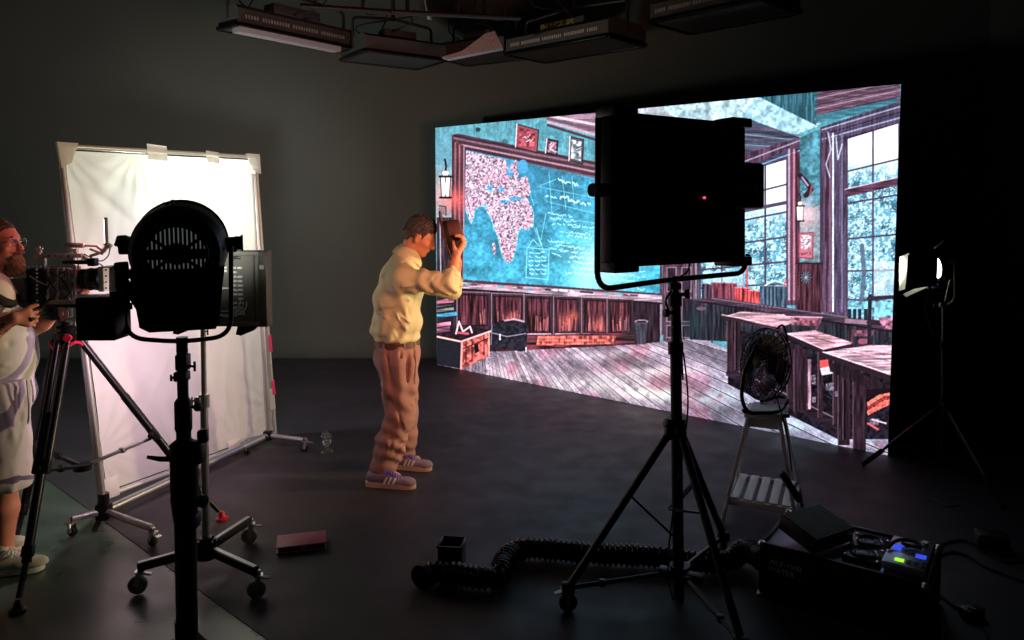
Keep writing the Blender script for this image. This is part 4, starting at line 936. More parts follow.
for i in range(5):
    x = -SWx + .04 + i * (2 * SWx - .08) / 4; m = MB(); m.bar(SQ(x, -SDy, zs_ + .022), SQ(x, SDy, zs_ + .022), .046, .010, bev=.002); m.build('shelf_slat', 'whitewood', stl)
# fan
fan = thing('desk_fan', 'black wire-caged floor fan on tubular foot, standing on the white stool', 'fan', SQ(0, 0, zt + .016))
fz = zt + .016
F = lambda px, py, dy=0: P(px, py, YS + dy)
# base: tubular U frame on white board
m = MB(); bo = P(766, 409, YS); 
base = [SQ(-.115, -.13, fz + .016), SQ(.125, -.15, fz + .016), SQ(.14, .14, fz + .016), SQ(-.05, .15, fz + .016)]
pth = roundpath([F(757, 345), F(744, 372, -.03), F(741, 398, -.08), F(747, 413, -.13), F(775, 416, -.12), F(783, 408, -.02), F(789, 398, .06), F(778, 396, .12), F(760, 402, .12)], .05, 5)
lo = fz + .014
pth2 = []
for p in pth:
    pth2.append(V((p.x, p.y, max(p.z, lo))))
m.tube(pth2, .011, 10); m.box(SQ(-.10, -.13, fz + .012), (.03, .03, .022), bev=.005); m.box(SQ(.12, -.13, fz + .012), (.03, .03, .022), bev=.005)
m.build('foot_frame', 'blkm', fan)
m = MB(); m.box(SQ(.02, 0, fz + .004), (.20, .24, .006), bev=.002, rz=ry); m.build('base_plate', 'lgrey', fan)
fc = F(765, 364); fdn = V((-.93, -.30, .20)).normalized()        # axis of the fan, facing left
FM = frame_m(fc, fdn, (0, 0, 1)); # local x = axis
FR = .205
m = MB()
prof = lambda r: .075 * (1 - (r / FR) ** 2.4)
for s_ in (-1, 1):
    for i in range(30):
        a_ = 2 * math.pi * i / 30
        m.tube([(s_ * (.012 + prof(r)), r * math.cos(a_ + s_ * .25 * (r / FR)), r * math.sin(a_ + s_ * .25 * (r / FR))) for r in (.03, .08, .13, .175, FR)], .0021, 4, FM, caps=False)
    for r in (.05, .11, .165, FR):
        m.tube([(s_ * (.012 + prof(r)), r * math.cos(i * math.pi / 20), r * math.sin(i * math.pi / 20)) for i in range(40)], .0022 if r < FR else .0045, 6, FM, closed=True)
m.build('wire_cage', 'blkm', fan)
m = MB()
for i in range(5):
    a_ = 2 * math.pi * i / 5; vs = []; 
    for r in (.03, .08, .13, .175):
        w_ = .35 + .25 * math.sin(r * 12)
        for t_, dx in ((-w_, -.018), (0, 0), (w_, .018)):
            vs.append((dx, r * math.cos(a_ + t_), r * math.sin(a_ + t_)))
    fs = [(k * 3 + j, k * 3 + j + 1, k * 3 + j + 4, k * 3 + j + 3) for k in range(3) for j in range(2)]
    n_ = len(vs); vs2 = vs + [(x + .003, y, z) for x, y, z in vs]; fs2 = fs + [tuple(n_ + q for q in f[::-1]) for f in fs]
    m.add(vs2, fs2, FM)
m.build('blade_rotor', 'blkm', fan)
m = MB(); m.tube([(-.02, 0, 0), (-.05, 0, 0), (-.13, 0, 0), (-.15, 0, 0)], [.03, .055, .055, .03], 18, FM); m.tube([(.05, 0, 0), (.085, 0, 0), (.09, 0, 0)], [.032, .032, .01], 14, FM); m.build('motor_housing', 'blk', fan)
m = MB(); m.tube(spline([FM @ V((-.03, 0, FR)), FM @ V((-.07, 0, FR + .03)), FM @ V((-.12, 0, .15)), FM @ V((-.13, 0, .05))], 6), .006, 8); m.box((-.09, .04, -.03), (.06, .05, .07), FM, .01); m.build('handle', 'blk', fan)
m = MB(); m.tube(spline([FM @ V((-.13, 0, -.03)), F(774, 385), F(779, 405, -.13), F(786, 430, -.2), F(790, 455, -.25), F(792, 472, -.28)], 8), .004, 8); m.build('cord', 'rub', fan)
inl = thing('inline_power_brick', 'black cord-mounted power brick dangling from the fan beside the white stool', 'power supply', F(790, 487, -.28))
a_, b_ = F(781, 472, -.28), F(799, 500, -.28)
m = MB(); m.bar(a_, b_, .05, .035, bev=.006); m.build('casing', 'blk', inl)
m = MB(); m.tube(spline([b_, F(803, 507, -.28), F(806, 512, -.35), F(812, 520, -.42)], 5), .004, 8); m.build('output_lead', 'rub', inl)

# ------------------------------------------------------------------ flight case fog machine
f0 = G(762, 541, .27); f1 = G(926, 584, .27); f2 = G(796, 509, .27)
cxv = (f1 - f0); cyv = (f2 - f0); CL = cxv.length; CDp = .42
KM = frame_m(V((f0.x, f0.y, 0)), cxv, (0, 0, 1))
if (KM.to_3x3() @ V((0, 1, 0))).dot(cyv) < 0: KM = KM @ Matrix.Scale(-1, 4, (0, 1, 0))
fcz = .0; FHh = .27
fcase = thing('fog_machine_case', 'black flight case with fan outlets and lit control panel, lower right corner', 'flight case', KM @ V((CL / 2, CDp / 2, 0)))
m = MB(); m.box((CL / 2, CDp / 2, .13), (CL - .01, CDp - .01, .225), KM, .003); m.build('case_body', mat('black_laminate', rgb(14, 14, 16), .4), fcase)
m = MB()
for (x0, y0, x1, y1) in ((0, 0, CL, 0), (0, CDp, CL, CDp), (0, 0, 0, CDp), (CL, 0, CL, CDp)):
    for z in (.02, FHh - .01): m.bar(KM @ V((x0, y0, z)), KM @ V((x1, y1, z)), .016, .016, bev=.003)
for x in (0, CL):
    for y in (0, CDp): m.bar(KM @ V((x, y, .015)), KM @ V((x, y, FHh)), .018, .018, up=(1, 0, 0), bev=.003)
m.build('edge_trim', 'blkm', fcase)
m = MB()
for x in (0, CL):
    for y in (0, CDp):
        for z in (.025, FHh - .012): m.lathe([(0, -.016), (.014, -.012), (.019, 0), (.014, .012), (0, .016)], 10, KM @ Matrix.Translation((x, y, z)))
each(m, 'ball_corner', 'chrome', fcase)
m = MB(); m.box((.29, -.004, .15), (.10, .012, .09), KM, .004); m.box((.29, -.012, .15), (.07, .008, .05), KM, .003)
m.box((CL - .20, -.004, .17), (.05, .01, .08), KM, .003); each(m, 'latch', 'blkm', fcase)
m = MB()
for (x, z) in ((.245, .19), (.335, .19), (.245, .11), (.335, .11), (.4, .15), (.03, .23), (.03, .07), (.45, .1), (.1, .25), (.12, .25)): m.cyl((x, -.008, z), (x, -.013, z), .005, 8, mtx=KM)
each(m, 'rivet', 'chrome', fcase)
TK = KM @ Matrix.Rotation(math.pi / 2, 4, 'X')
flip = KM.to_3x3().determinant() < 0
text_obj('stencil_lettering', 'WLF-1500\nWATER', .034, TK @ Matrix.Translation((.030, .175, .0015)), 'caseletter', fcase)
m = MB(); m.box((CL / 2, CDp / 2, FHh - .022), (CL - .03, CDp - .03, .008), KM); m.build('top_deck', mat('blue_grey_deck', rgb(150, 154, 184), .32, .5), fcase)
# hood with perforated grille
m = MB(); vs = [(.12, .03, FHh), (.33, .03, FHh), (.33, .30, FHh), (.12, .30, FHh), (.12, .03, FHh + .05), (.33, .02, FHh + .005), (.36, .34, FHh + .085), (.15, .34, FHh + .105)]
HK = KM @ Matrix.Translation((.19, .18, FHh + .045)) @ Matrix.Rotation(math.radians(-24), 4, 'Z') @ Matrix.Rotation(math.radians(14), 4, 'Y') 
m.box((0, 0, 0), (.20, .27, .07), HK, .005); m.build('outlet_hood', 'blk', fcase)
m = MB()
for i in range(15):
    m.box((-.09 + i * .0129, 0, .037), (.003, .25, .004), HK)
for j in range(19): m.box((0, -.117 + j * .013, .037), (.185, .003, .004), HK)
m.build('hood_grille', 'lgrey', fcase)
m = MB(); m.box((.40, .20, FHh - .006), (.15, .27, .02), KM, .003); m.build('fan_plate', 'blkm', fcase)
for y_ in (.135, .265):
    m = MB(); m.lathe([(.052, 0), (.058, .006), (.052, .012), (.046, .006), (.052, 0)], 26, KM @ Matrix.Translation((.40, y_, FHh + .004)))
    for r_ in (.02, .034): m.lathe([(r_, .006), (r_ + .002, .009), (r_ + .004, .006), (r_, .006)], 22, KM @ Matrix.Translation((.40, y_, FHh + .004)))
    o = m.build('fan_ring', 'chrome' , fcase); m = MB(); m.lathe([(0, .004), (.025, .003), (.046, .001)], 24, KM @ Matrix.Translation((.40, y_, FHh + .004))); m.build('fan_disc', mat('pale_blue_disc', rgb(160, 168, 200), .3), fcase)
m = MB()
for x in (.335, .465):
    for y in (.08, .2, .325): m.box((x, y, FHh + .005), (.014, .014, .006), KM, .002)
each(m, 'corner_screw', 'chrome', fcase)
CT = KM @ Matrix.Translation((.565, .20, FHh + .02))
m = MB(); m.box((0, 0, -.008), (.165, .30, .034), CT, .006); m.build('control_panel', mat('slate_panel', rgb(186, 190, 214), .32, .5), fcase)
m = MB(); m.box((-.02, -.105, .0105), (.034, .028, .004), CT); M['green'] = mat('lit_green_display', (.6, 1, .1, 1), .4, emit=(.42, 1.0, .02, 1), estr=1.0); m.build('green_display', M['green'], fcase)
m = MB(); m.box((-.045, .02, .0105), (.03, .06, .004), CT); m.box((.05, -.02, .0105), (.04, .035, .004), CT); M['blue'] = mat('lit_blue_button', (.05, .1, 1, 1), .4, emit=(.04, .09, .9, 1), estr=.8); each(m, 'blue_light', M['blue'], fcase)
m = MB()
for i in range(2):
    for j in range(2): m.box((.015 + i * .026, -.115 + j * .02, .0105), (.018, .013, .005), CT, .002)
for i in range(3): m.box((.068, -.125 + i * .022, .0105), (.012, .012, .008), CT, .002)
each(m, 'button', 'dgrey', fcase)
m = MB(); m.tube(spline([CT @ V(p) for p in [(-.075, -.03, .02), (-.06, .03, .028), (-.03, .07, .03), (.02, .06, .035), (.04, .03, .03), (0.0, .02, .03), (-.03, .03, .03)]], 6), .008, 8); m.build('coiled_lead', 'rub', fcase)
m = MB(); m.tube([CT @ V((x_, .04 + .02 * math.sin(x_ * 90), .02)) for x_ in (-.02, 0, .02, .04, .06)], .006, 6); m.cyl(CT @ V((.05, .10, .01)), CT @ V((.05, .10, .03)), .014); each(m, 'connector', 'chrome', fcase)

# ------------------------------------------------------------------ ribbed duct with a square outlet box
dt = thing('ribbed_duct', 'black ribbed flexible duct snaking over the floor to the flight case', 'duct', G(520, 560, 0))
pts = [G(421, 578, .06), G(428, 573, .062), G(450, 573, .062), G(480, 577, .062), G(498, 575, .062), G(505, 560, .062), G(520, 549, .062), G(548, 549, .062), G(590, 553, .062), G(650, 556, .062), G(700, 562, .062), G(728, 560, .065), G(745, 550, .08), KM @ V((-.01, .10, .13))]
sp2 = spline(pts, 14); L_ = [0]
for a, b in zip(sp2[:-1], sp2[1:]): L_.append(L_[-1] + (b - a).length)
tot = L_[-1]; n_ = int(tot / .0045); rs_ = []; pp = []
j = 0
for i in range(n_):
    s_ = tot * i / (n_ - 1)
    while j < len(L_) - 2 and L_[j + 1] < s_: j += 1
    t_ = (s_ - L_[j]) / max(1e-6, L_[j + 1] - L_[j]); pp.append(sp2[j].lerp(sp2[j + 1], t_)); rs_.append(.0505 + .0055 * math.sin(i * 2 * math.pi / 6) + .002 * math.sin(i * .21))
m = MB(); m.tube(pp, rs_, 16); m.build('ribbed_hose', 'duct', dt)
m = MB(); m.tube([pts[0] + (pts[0] - pts[1]).normalized() * .0, pts[0] + (pts[1] - pts[0]).normalized() * .03], .06, 18); m.build('end_ring', 'blkm', dt)
bx_ = G(452, 573, 0); 
m = MB(); z0, z1 = .008, .155; hw = .058
BM = Matrix.Translation((bx_.x, bx_.y, 0)) @ Matrix.Rotation(-.12, 4, 'Z')
for s_ in (-1, 1): m.box((s_ * (hw - .004), 0, (z0 + z1) / 2), (.008, hw * 2, z1 - z0), BM, .002); m.box((0, s_ * (hw - .004), (z0 + z1) / 2), (hw * 2, .008, z1 - z0), BM, .002)
m.box((0, 0, z0 + .004), (hw * 2, hw * 2, .008), BM); 
for s_ in (-1, 1): m.box((s_ * hw, 0, z1), (.012, hw * 2 + .012, .008), BM, .002); m.box((0, s_ * hw, z1), (hw * 2 + .012, .012, .008), BM, .002)
m.build('outlet_box', 'blkm', dt)

# ------------------------------------------------------------------ fresnel lamp with barn doors on a thin stand, right
fz_ = L_FRE.z
fs = thing('barn_door_lamp', 'small black lamp with open barn doors shining left, right of the screen', 'lamp', L_FRE)
FMx = frame_m(L_FRE, (-1, 0.02, -.06), (0, 0, 1))     # local x = beam direction
m = MB(); m.tube([(-.13, 0, 0), (-.125, 0, 0), (-.05, 0, 0), (.02, 0, 0), (.025, 0, 0)], [.03, .06, .072, .078, .07], 22, FMx); m.box((-.06, 0, -.06), (.12, .10, .03), FMx, .006); m.box((-.07, 0, .075), (.16, .05, .014), FMx, .004); m.build('housing', 'blkm', fs)
m = MB(); m.tube([(.022, 0, 0), (.030, 0, 0), (.036, 0, 0)], [.066, .062, .03], 22, FMx); M['fl'] = mat('lit_fresnel_lens', (1, 1, .9, 1), .1, emit=(1, .98, .78, 1), estr=10); m.build('lens', M['fl'], fs)
m = MB(); m.lathe([(.082, .02), (.088, .025), (.088, .036), (.082, .04), (.082, .02)], 26, FMx @ Matrix.Rotation(math.pi / 2, 4, 'Y')); m.build('barn_door_ring', 'blkm', fs)
M['leaf'] = mat('silver_inner_leaf', rgb(225, 225, 220), .6)
def leaf(q, name='barn_door'):
    m = MB(); q = [V(p) for p in q]; n = (q[1] - q[0]).cross(q[2] - q[0]).normalized() * .002
    m.add([p for p in q] + [p + n for p in q], [(0, 1, 2, 3), (7, 6, 5, 4)] + [(i, 4 + i, 4 + (i + 1) % 4, (i + 1) % 4) for i in range(4)]); m.build(name, M['leaf'], fs)
leaf([P(909, 253, 5.04), P(905, 289, 5.04), P(899, 291, 4.98), P(900, 257, 4.98)])           # outer leaf, lit
m = MB(); m.bar(P(932, 252, 5.03), P(907, 256, 5.04), .004, .008); m.build('door_arm', 'blk', fs)
M_leaf = M['leaf']; M['leaf'] = M['blk']; leaf([P(938, 248, 4.87), P(937, 285, 4.87), P(907, 290, 4.80), P(908, 255, 4.80)]); M['leaf'] = M_leaf     # near leaf, dark outside
leaf([P(931, 281, 5.00), P(930, 286, 4.90), P(906, 297, 4.88), P(903, 294, 5.03)])           # lower leaf
leaf([P(934, 250, 5.02), P(934, 248, 4.90), P(944, 240, 4.84), P(944, 242, 5.06)])           # upper leaf, folded back
m = MB(); m.tube(roundpath([P(950, 262, 4.87), P(954, 262, 4.87), P(955, 300, 4.90), P(944, 307, 4.95), P(944, 306, 5.05), P(954, 262, 5.05)], .05, 6), .007, 8); m.cyl(P(950, 262, 4.86), P(950, 262, 5.06), .008); m.box(P(943, 305, 4.95), (.05, .03, .03), bev=.006); tee(m, P(938, 305, 4.92), (-1, 0, 0), .025, .03); m.build('yoke', 'alu', fs)
m = MB(); m.box(P(936, 286, 4.92), (.05, .04, .03), bev=.008); m.cyl(P(934, 284, 4.90), P(927, 287, 4.90), .012); m.build('focus_knob', 'alu', fs)
m = MB(); m.tube(spline([P(930, 288, 4.92), P(926, 300, 4.92), P(927, 320, 4.92), P(936, 340, 4.93), P(942, 347, 4.94)], 6), .0035, 6); m.build('power_lead', 'rub', fs)
fst = thing('thin_light_stand', 'slim tripod stand carrying the barn-door lamp right of the screen', 'stand', (2.72, 4.96, 0))
c_ = lambda y: P(943, y, 4.95)
m = MB(); m.tube([c_(306), c_(345)], .008, 10); m.build('riser', 'alu', fst)
m = MB(); m.tube([c_(345), c_(400)], .011, 10); m.build('riser', 'dgrey', fst)
m = MB(); m.tube([c_(400), c_(452)], .013, 10); m.build('riser', 'blkm', fst)
m = MB(); m.tube([c_(341), c_(349)], .018, 10); m.tube([c_(398), c_(410)], .022, 12); knob(m, c_(345) + V((-.01, -.01, 0)), (-1, -1, 0), .03, .012); knob(m, c_(404) + V((.01, -.01, 0)), (-1, -1, .3), .03, .012); each(m, 'collar', 'blkm', fst, .01)
for (fx_, fy_) in ((862, 466), (1002, 508), (985, 440)):
    e = G(fx_, fy_, .008); m = MB(); m.tube([c_(404), e], .009, 8); lg = m.build('leg', 'blkm', fst)
    m = MB(); m.tube([c_(404) + (e - c_(404)) * .12 + V((0, 0, .013)), c_(404) + (e - c_(404)) * .72 + V((0, 0, .011))], .004, 6); m.build('leg_rail', 'alu', lg)
    m = MB(); m.tube([e + (c_(404) - e) * (.26 if fx_ == 862 else .03), e + V((0, 0, .008))], .017 if fx_ == 862 else .013, 10); m.build('foot_sleeve', 'rub', lg)

# ------------------------------------------------------------------ cables on the floor at right
def cable(name, pix, r, label, z=.012, m_='rub'):
    m = MB(); m.tube(spline([G(x, y, z + .004) for x, y in pix], 8), r, 8); o = m.build(name, m_); tag(o, label, 'cable'); return o
cable('power_cable', [(938, 556), (952, 552), (968, 556), (984, 566), (1003, 574), (1030, 584), (1060, 600)], .006, 'black power cable curving away right of the flight case', .006)
cable('power_cable', [(940, 545), (960, 540), (982, 548), (1000, 560), (1016, 562), (1040, 556)], .006, 'black cable looping above the others at the right edge', .006)
cable('power_cable', [(938, 594), (954, 606), (972, 616), (984, 628), (990, 645)], .006, 'black cable running down past the small adapter at right', .006)
cable('power_cable', [(928, 500), (936, 502), (948, 506), (958, 505)], .004, 'short thin cable piece lying under the slim stand', .004, 'grey')
ad = thing('power_adapter', 'small black power adapter block lying on the floor near the corner', 'adapter', G(972, 612, 0))
m = MB(); m.box(G(972, 612, .024), (.09, .06, .04), bev=.006, rz=.3); m.build('casing', 'blk', ad)
m = MB(); m.cyl(G(968, 608, .045), G(976, 610, .047), .006); m.build('plug', 'chrome', ad)
jb = thing('distribution_box', 'black cable distribution box among cables behind the flight case', 'power box', G(990, 541, 0))
m = MB(); m.box(G(992, 540, .045), (.15, .10, .08), bev=.01, rz=-.3); m.build('casing', 'blk', jb)
m = MB(); m.tube(roundpath([G(984, 540, .085), G(984, 540, .12), G(1000, 540, .12), G(1000, 540, .085)], .02), .006, 8); m.build('handle', 'blkm', jb)

# ------------------------------------------------------------------ smooth bodies from distance fields
class Field:
    def __init__(s, lo, hi, res):
        s.lo = np.array(lo, float); s.res = res; s.n = np.ceil((np.array(hi) - s.lo) / res).astype(int) + 1
        s.d = np.full(tuple(s.n), 1.0, np.float32)
    def sub(s, lo, hi):
        a = np.clip(np.floor((np.array(lo) - s.lo) / s.res).astype(int), 0, s.n); b = np.clip(np.ceil((np.array(hi) - s.lo) / s.res).astype(int) + 1, 0, s.n)
        if np.any(b <= a): return None, None
        ax = [s.lo[i] + s.res * np.arange(a[i], b[i]) for i in range(3)]
        return tuple(slice(a[i], b[i]) for i in range(3)), np.stack(np.meshgrid(*ax, indexing='ij'), -1).astype(np.float32)
    def join(s, sl_, d, k, mode='add'):
        c = s.d[sl_]
        if mode == 'sub': h = np.clip(k - np.abs(c + d), 0, None) / k if k > 0 else 0; s.d[sl_] = np.maximum(c, -d) + h * h * k / 4
        else: h = np.clip(k - np.abs(c - d), 0, None) / k if k > 0 else 0; s.d[sl_] = np.minimum(c, d) - h * h * k / 4
    def cap(s, a, b, r1, r2=None, k=.03, mode='add', flat=None):
        r2 = r1 if r2 is None else r2; a = np.array(a, float); b = np.array(b, float); pad = max(r1, r2) * 1.3 + k + 3 * s.res
        sl_, p = s.sub(np.minimum(a, b) - pad, np.maximum(a, b) + pad)
        if sl_ is None: return s
        ab = b - a; t = np.clip(((p - a) @ ab) / max(1e-9, ab @ ab), 0, 1); q = p - a - t[..., None] * ab
        if flat is not None:   # (axis, factor): squash along axis
            fx_, ff = flat; fx_ = np.array(fx_, float); fx_ /= np.linalg.norm(fx_); c = q @ fx_; q = q + (c * (1 / ff - 1))[..., None] * fx_
            d = (np.linalg.norm(q, axis=-1) - (r1 + (r2 - r1) * t)) * min(1, (1 + ff) / 2)
        else: d = np.linalg.norm(q, axis=-1) - (r1 + (r2 - r1) * t)
        s.join(sl_, d, k, mode); return s
    def ell(s, c, r, rot=None, k=.03, mode='add'):
        c = np.array(c, float); r = np.array(r, float); pad = r.max() + k + 3 * s.res
        sl_, p = s.sub(c - pad, c + pad)
        if sl_ is None: return s
        q = p - c
        if rot is not None: q = q @ np.array(rot.to_3x3() if hasattr(rot, 'to_3x3') else rot)     # world -> local
        k0 = np.linalg.norm(q / r, axis=-1); k1 = np.linalg.norm(q / (r * r), axis=-1) + 1e-9
        s.join(sl_, k0 * (k0 - 1) / k1, k, mode); return s
    def box(s, c, h, rot=None, rad=.01, k=.01, mode='add'):
        c = np.array(c, float); h = np.array(h, float); pad = np.linalg.norm(h) + rad + k + 3 * s.res
        sl_, p = s.sub(c - pad, c + pad)
        if sl_ is None: return s
        q = p - c
        if rot is not None: q = q @ np.array(rot.to_3x3() if hasattr(rot, 'to_3x3') else rot)
        q = np.abs(q) - h; d = np.linalg.norm(np.maximum(q, 0), axis=-1) + np.minimum(q.max(-1), 0) - rad
        s.join(sl_, d, k, mode); return s
    def cut(s, p, n):      # remove everything on the side n points to
        n = np.array(n, float); n /= np.linalg.norm(n); sl_, q = s.sub(s.lo, s.lo + s.res * s.n); s.d = np.maximum(s.d, ((q - np.array(p, float)) @ n)[..., ] if q.shape[:3] == s.d.shape else s.d); return s
    def warp(s, fn):
        sl_, q = s.sub(s.lo, s.lo + s.res * s.n); s.d = s.d + fn(q[..., 0], q[..., 1], q[..., 2]).astype(np.float32); return s
    def mesh(s):
        d = s.d.copy(); d[0] = d[-1] = 1; d[:, 0] = d[:, -1] = 1; d[:, :, 0] = d[:, :, -1] = 1
        ins = d < 0; nx, ny, nz = d.shape
        c = np.zeros((nx - 1, ny - 1, nz - 1), np.int8)
        for i in (0, 1):
            for j in (0, 1):
                for k in (0, 1): c += ins[i:nx - 1 + i, j:ny - 1 + j, k:nz - 1 + k]
        act = (c > 0) & (c < 8); ix = np.argwhere(act); vid = np.full(act.shape, -1, np.int64); vid[act] = np.arange(len(ix))
        acc = np.zeros((len(ix), 3)); cnt = np.zeros(len(ix))
        E = [((0, 0, 0), (1, 0, 0)), ((0, 1, 0), (1, 1, 0)), ((0, 0, 1), (1, 0, 1)), ((0, 1, 1), (1, 1, 1)), ((0, 0, 0), (0, 1, 0)), ((1, 0, 0), (1, 1, 0)), ((0, 0, 1), (0, 1, 1)), ((1, 0, 1), (1, 1, 1)), ((0, 0, 0), (0, 0, 1)), ((1, 0, 0), (1, 0, 1)), ((0, 1, 0), (0, 1, 1)), ((1, 1, 0), (1, 1, 1))]
        for a, b in E:
            ia = ix + a; ib = ix + b; da = d[tuple(ia.T)]; db = d[tuple(ib.T)]; m_ = (da < 0) != (db < 0)
            t = np.where(m_, da / np.where(m_, da - db, 1), 0); acc += np.where(m_[:, None], np.array(a) + t[:, None] * (np.array(b) - np.array(a)), 0); cnt += m_
        vs = (ix + acc / cnt[:, None]) * s.res + s.lo; fs = []
        for ax_ in range(3):
            o1, o2 = [(1, 2), (2, 0), (0, 1)][ax_]; sh = [slice(0, n) for n in d.shape]; s1 = list(sh); s2 = list(sh)
            s1[ax_] = slice(0, -1); s2[ax_] = slice(1, None); e = ins[tuple(s1)] != ins[tuple(s2)]; q = np.argwhere(e)
            q = q[(q[:, o1] > 0) & (q[:, o2] > 0)]; 
            if len(q) == 0: continue
            u = np.zeros(3, int); u[o1] = 1; w = np.zeros(3, int); w[o2] = 1
            quad = np.stack([vid[tuple((q - u - w).T)], vid[tuple((q - w).T)], vid[tuple(q.T)], vid[tuple((q - u).T)]], 1)
            fl = ins[tuple(q.T)]; quad[~fl] = quad[~fl][:, ::-1]; fs.append(quad[(quad >= 0).all(1)])
        return vs, np.concatenate(fs)
    def build(s, name, m, parent, smooth_it=1):
        vs, fs = s.mesh()
        if smooth_it:
            e = np.concatenate([fs[:, [0, 1]], fs[:, [1, 2]], fs[:, [2, 3]], fs[:, [3, 0]]]); n = len(vs)
            for _ in range(smooth_it):
                a = np.zeros_like(vs); c = np.zeros(n)
                for k in range(3): a[:, k] = np.bincount(e[:, 0], vs[e[:, 1], k], n) + np.bincount(e[:, 1], vs[e[:, 0], k], n)
                c = np.bincount(e[:, 0], minlength=n) + np.bincount(e[:, 1], minlength=n); vs = vs * .5 + .5 * a / np.maximum(c, 1)[:, None]
        pw = parent_world(parent) if parent is not None else Matrix.Identity(4)
        off = np.array(pw.inverted()); v4 = vs @ off[:3, :3].T + off[:3, 3]
        me = bpy.data.meshes.new(name); me.vertices.add(len(v4)); me.vertices.foreach_set('co', v4.astype(np.float32).ravel())
        me.loops.add(fs.size); me.loops.foreach_set('vertex_index', fs.astype(np.int32).ravel()); me.polygons.add(len(fs)); me.polygons.foreach_set('loop_start', (np.arange(len(fs)) * 4).astype(np.int32)); me.update(calc_edges=True)
        me.polygons.foreach_set('use_smooth', [True] * len(fs))
        me.materials.append(M[m] if isinstance(m, str) else m); o = bpy.data.objects.new(name, me); C.objects.link(o)
        if parent is not None: o.parent = parent
        return o
def lerp(a, b, t): return V(a).lerp(V(b), t)
def hand(F_, wrist, palm_c, knuck, side, nrm, curl, s=1.0, thumb=None, spread=.5):
    # palm block from wrist to the knuckles, four fingers of different length curling towards -nrm, and a thumb on +side
    wrist = V(wrist); knuck = V(knuck); side = V(side).normalized(); nrm = V(nrm).normalized(); f = (knuck - wrist).normalized()
    for t in (-.028, -.010, .010, .028): F_.cap(wrist + side * t * .6 * s + f * .01, knuck + side * t * s, .0145 * s, .0125 * s, k=.012)
    for i, (t, L) in enumerate(((.030, .072), (.010, .082), (-.010, .076), (-.029, .060))):
        p = knuck + side * t * s; d = f; L *= s
        for j, (fr_, r_) in enumerate(((.45, .0092), (.32, .0085), (.23, .0078))):
            d2 = (d * math.cos(curl[j]) - nrm * math.sin(curl[j])).normalized(); n2 = (nrm * math.cos(curl[j]) + d * math.sin(curl[j])); q = p + d2 * L * fr_ + side * (t * .12 * spread)
            F_.cap(p, q, r_ * s, r_ * .93 * s, k=.004); p = q; d = d2; nrm_ = n2
            nrm = nrm if j == 2 else nrm
            if j < 2: f_keep = d; 
            nrm = n2 if j < 2 else nrm
        nrm = V(nrm_) if False else V(hand.n0)
    b = wrist + f * .03 * s + side * .026 * s; th = thumb if thumb is not None else (f * .6 + side * .7 - nrm * .5).normalized()
    m1 = b + V(th).normalized() * .04 * s; m2 = m1 + (V(th).normalized() * .8 + f * .6).normalized() * .032 * s
    F_.cap(wrist + f * .02 * s + side * .014 * s, m1, .016 * s, .0115 * s, k=.012); F_.cap(m1, m2, .0108 * s, .0085 * s, k=.004)
def make_hand(F_, wrist, knuck, side, nrm, curl, s=1.0, thumb=None, spread=.5):
    hand.n0 = V(nrm).normalized(); hand(F_, wrist, None, knuck, side, nrm, curl, s, thumb, spread)
def rotm(y=0, z=0, x=0): return Matrix.Rotation(z, 3, 'Z') @ Matrix.Rotation(y, 3, 'Y') @ Matrix.Rotation(x, 3, 'X')
M['skin'] = mat('skin', rgb(216, 146, 108), 0.5, vary=.08, scale=40, bump=.06, bscale=160); M['skin'].node_tree.nodes['Principled BSDF'].inputs['Subsurface Weight'].default_value = 0.05
M['skinr'] = mat('ruddy_skin', rgb(214, 138, 116), 0.5, vary=.12, scale=30, bump=.05, bscale=160)
M['hair'] = mat('dark_brown_hair', rgb(74, 64, 60), 0.45, vary=.5, scale=60, bump=.8, bscale=120)
M['hair2'] = mat('brown_hair', rgb(92, 66, 50), 0.6, vary=.4, scale=60, bump=.8, bscale=140)
M['beard'] = mat('ginger_brown_beard', rgb(150, 116, 92), 0.7, vary=.4, scale=70, bump=.9, bscale=180)
M['shirt'] = mat('cream_shirt_cotton', rgb(216, 206, 164), 0.8, vary=.05, scale=20, bump=.15, bscale=60, spec=.2)
M['trs'] = mat('taupe_trouser_twill', rgb(164, 122, 116), 0.85, vary=.07, scale=18, bump=.15, bscale=70, spec=.2)
M['belt'] = mat('brown_leather_belt', rgb(96, 66, 44), .5)
M['shoe'] = mat('mauve_suede', rgb(150, 132, 158), .85, vary=.12, scale=50, bump=.2)
M['sole'] = mat('cream_gum_sole', rgb(222, 196, 172), .6)
M['lace'] = mat('blue_laces', rgb(60, 58, 190), .6)
M['wstr'] = mat('white_stripe', rgb(232, 226, 228), .6)
M['hat'] = mat('brown_felt', rgb(92, 58, 52), .85, vary=.15, scale=25, bump=.1)
M['tee'] = mat('white_tshirt_cotton', rgb(222, 220, 212), .85, vary=.04, bump=.12, bscale=60, spec=.2)
M['short'] = mat('pale_lilac_shorts_cotton', rgb(214, 204, 214), .85, vary=.05, bump=.12, bscale=60, spec=.2)
M['canv'] = mat('offwhite_canvas', rgb(206, 198, 190), .8, vary=.06, bump=.2)
M['steel'] = mat('thin_steel', rgb(160, 160, 165), .25, 1)

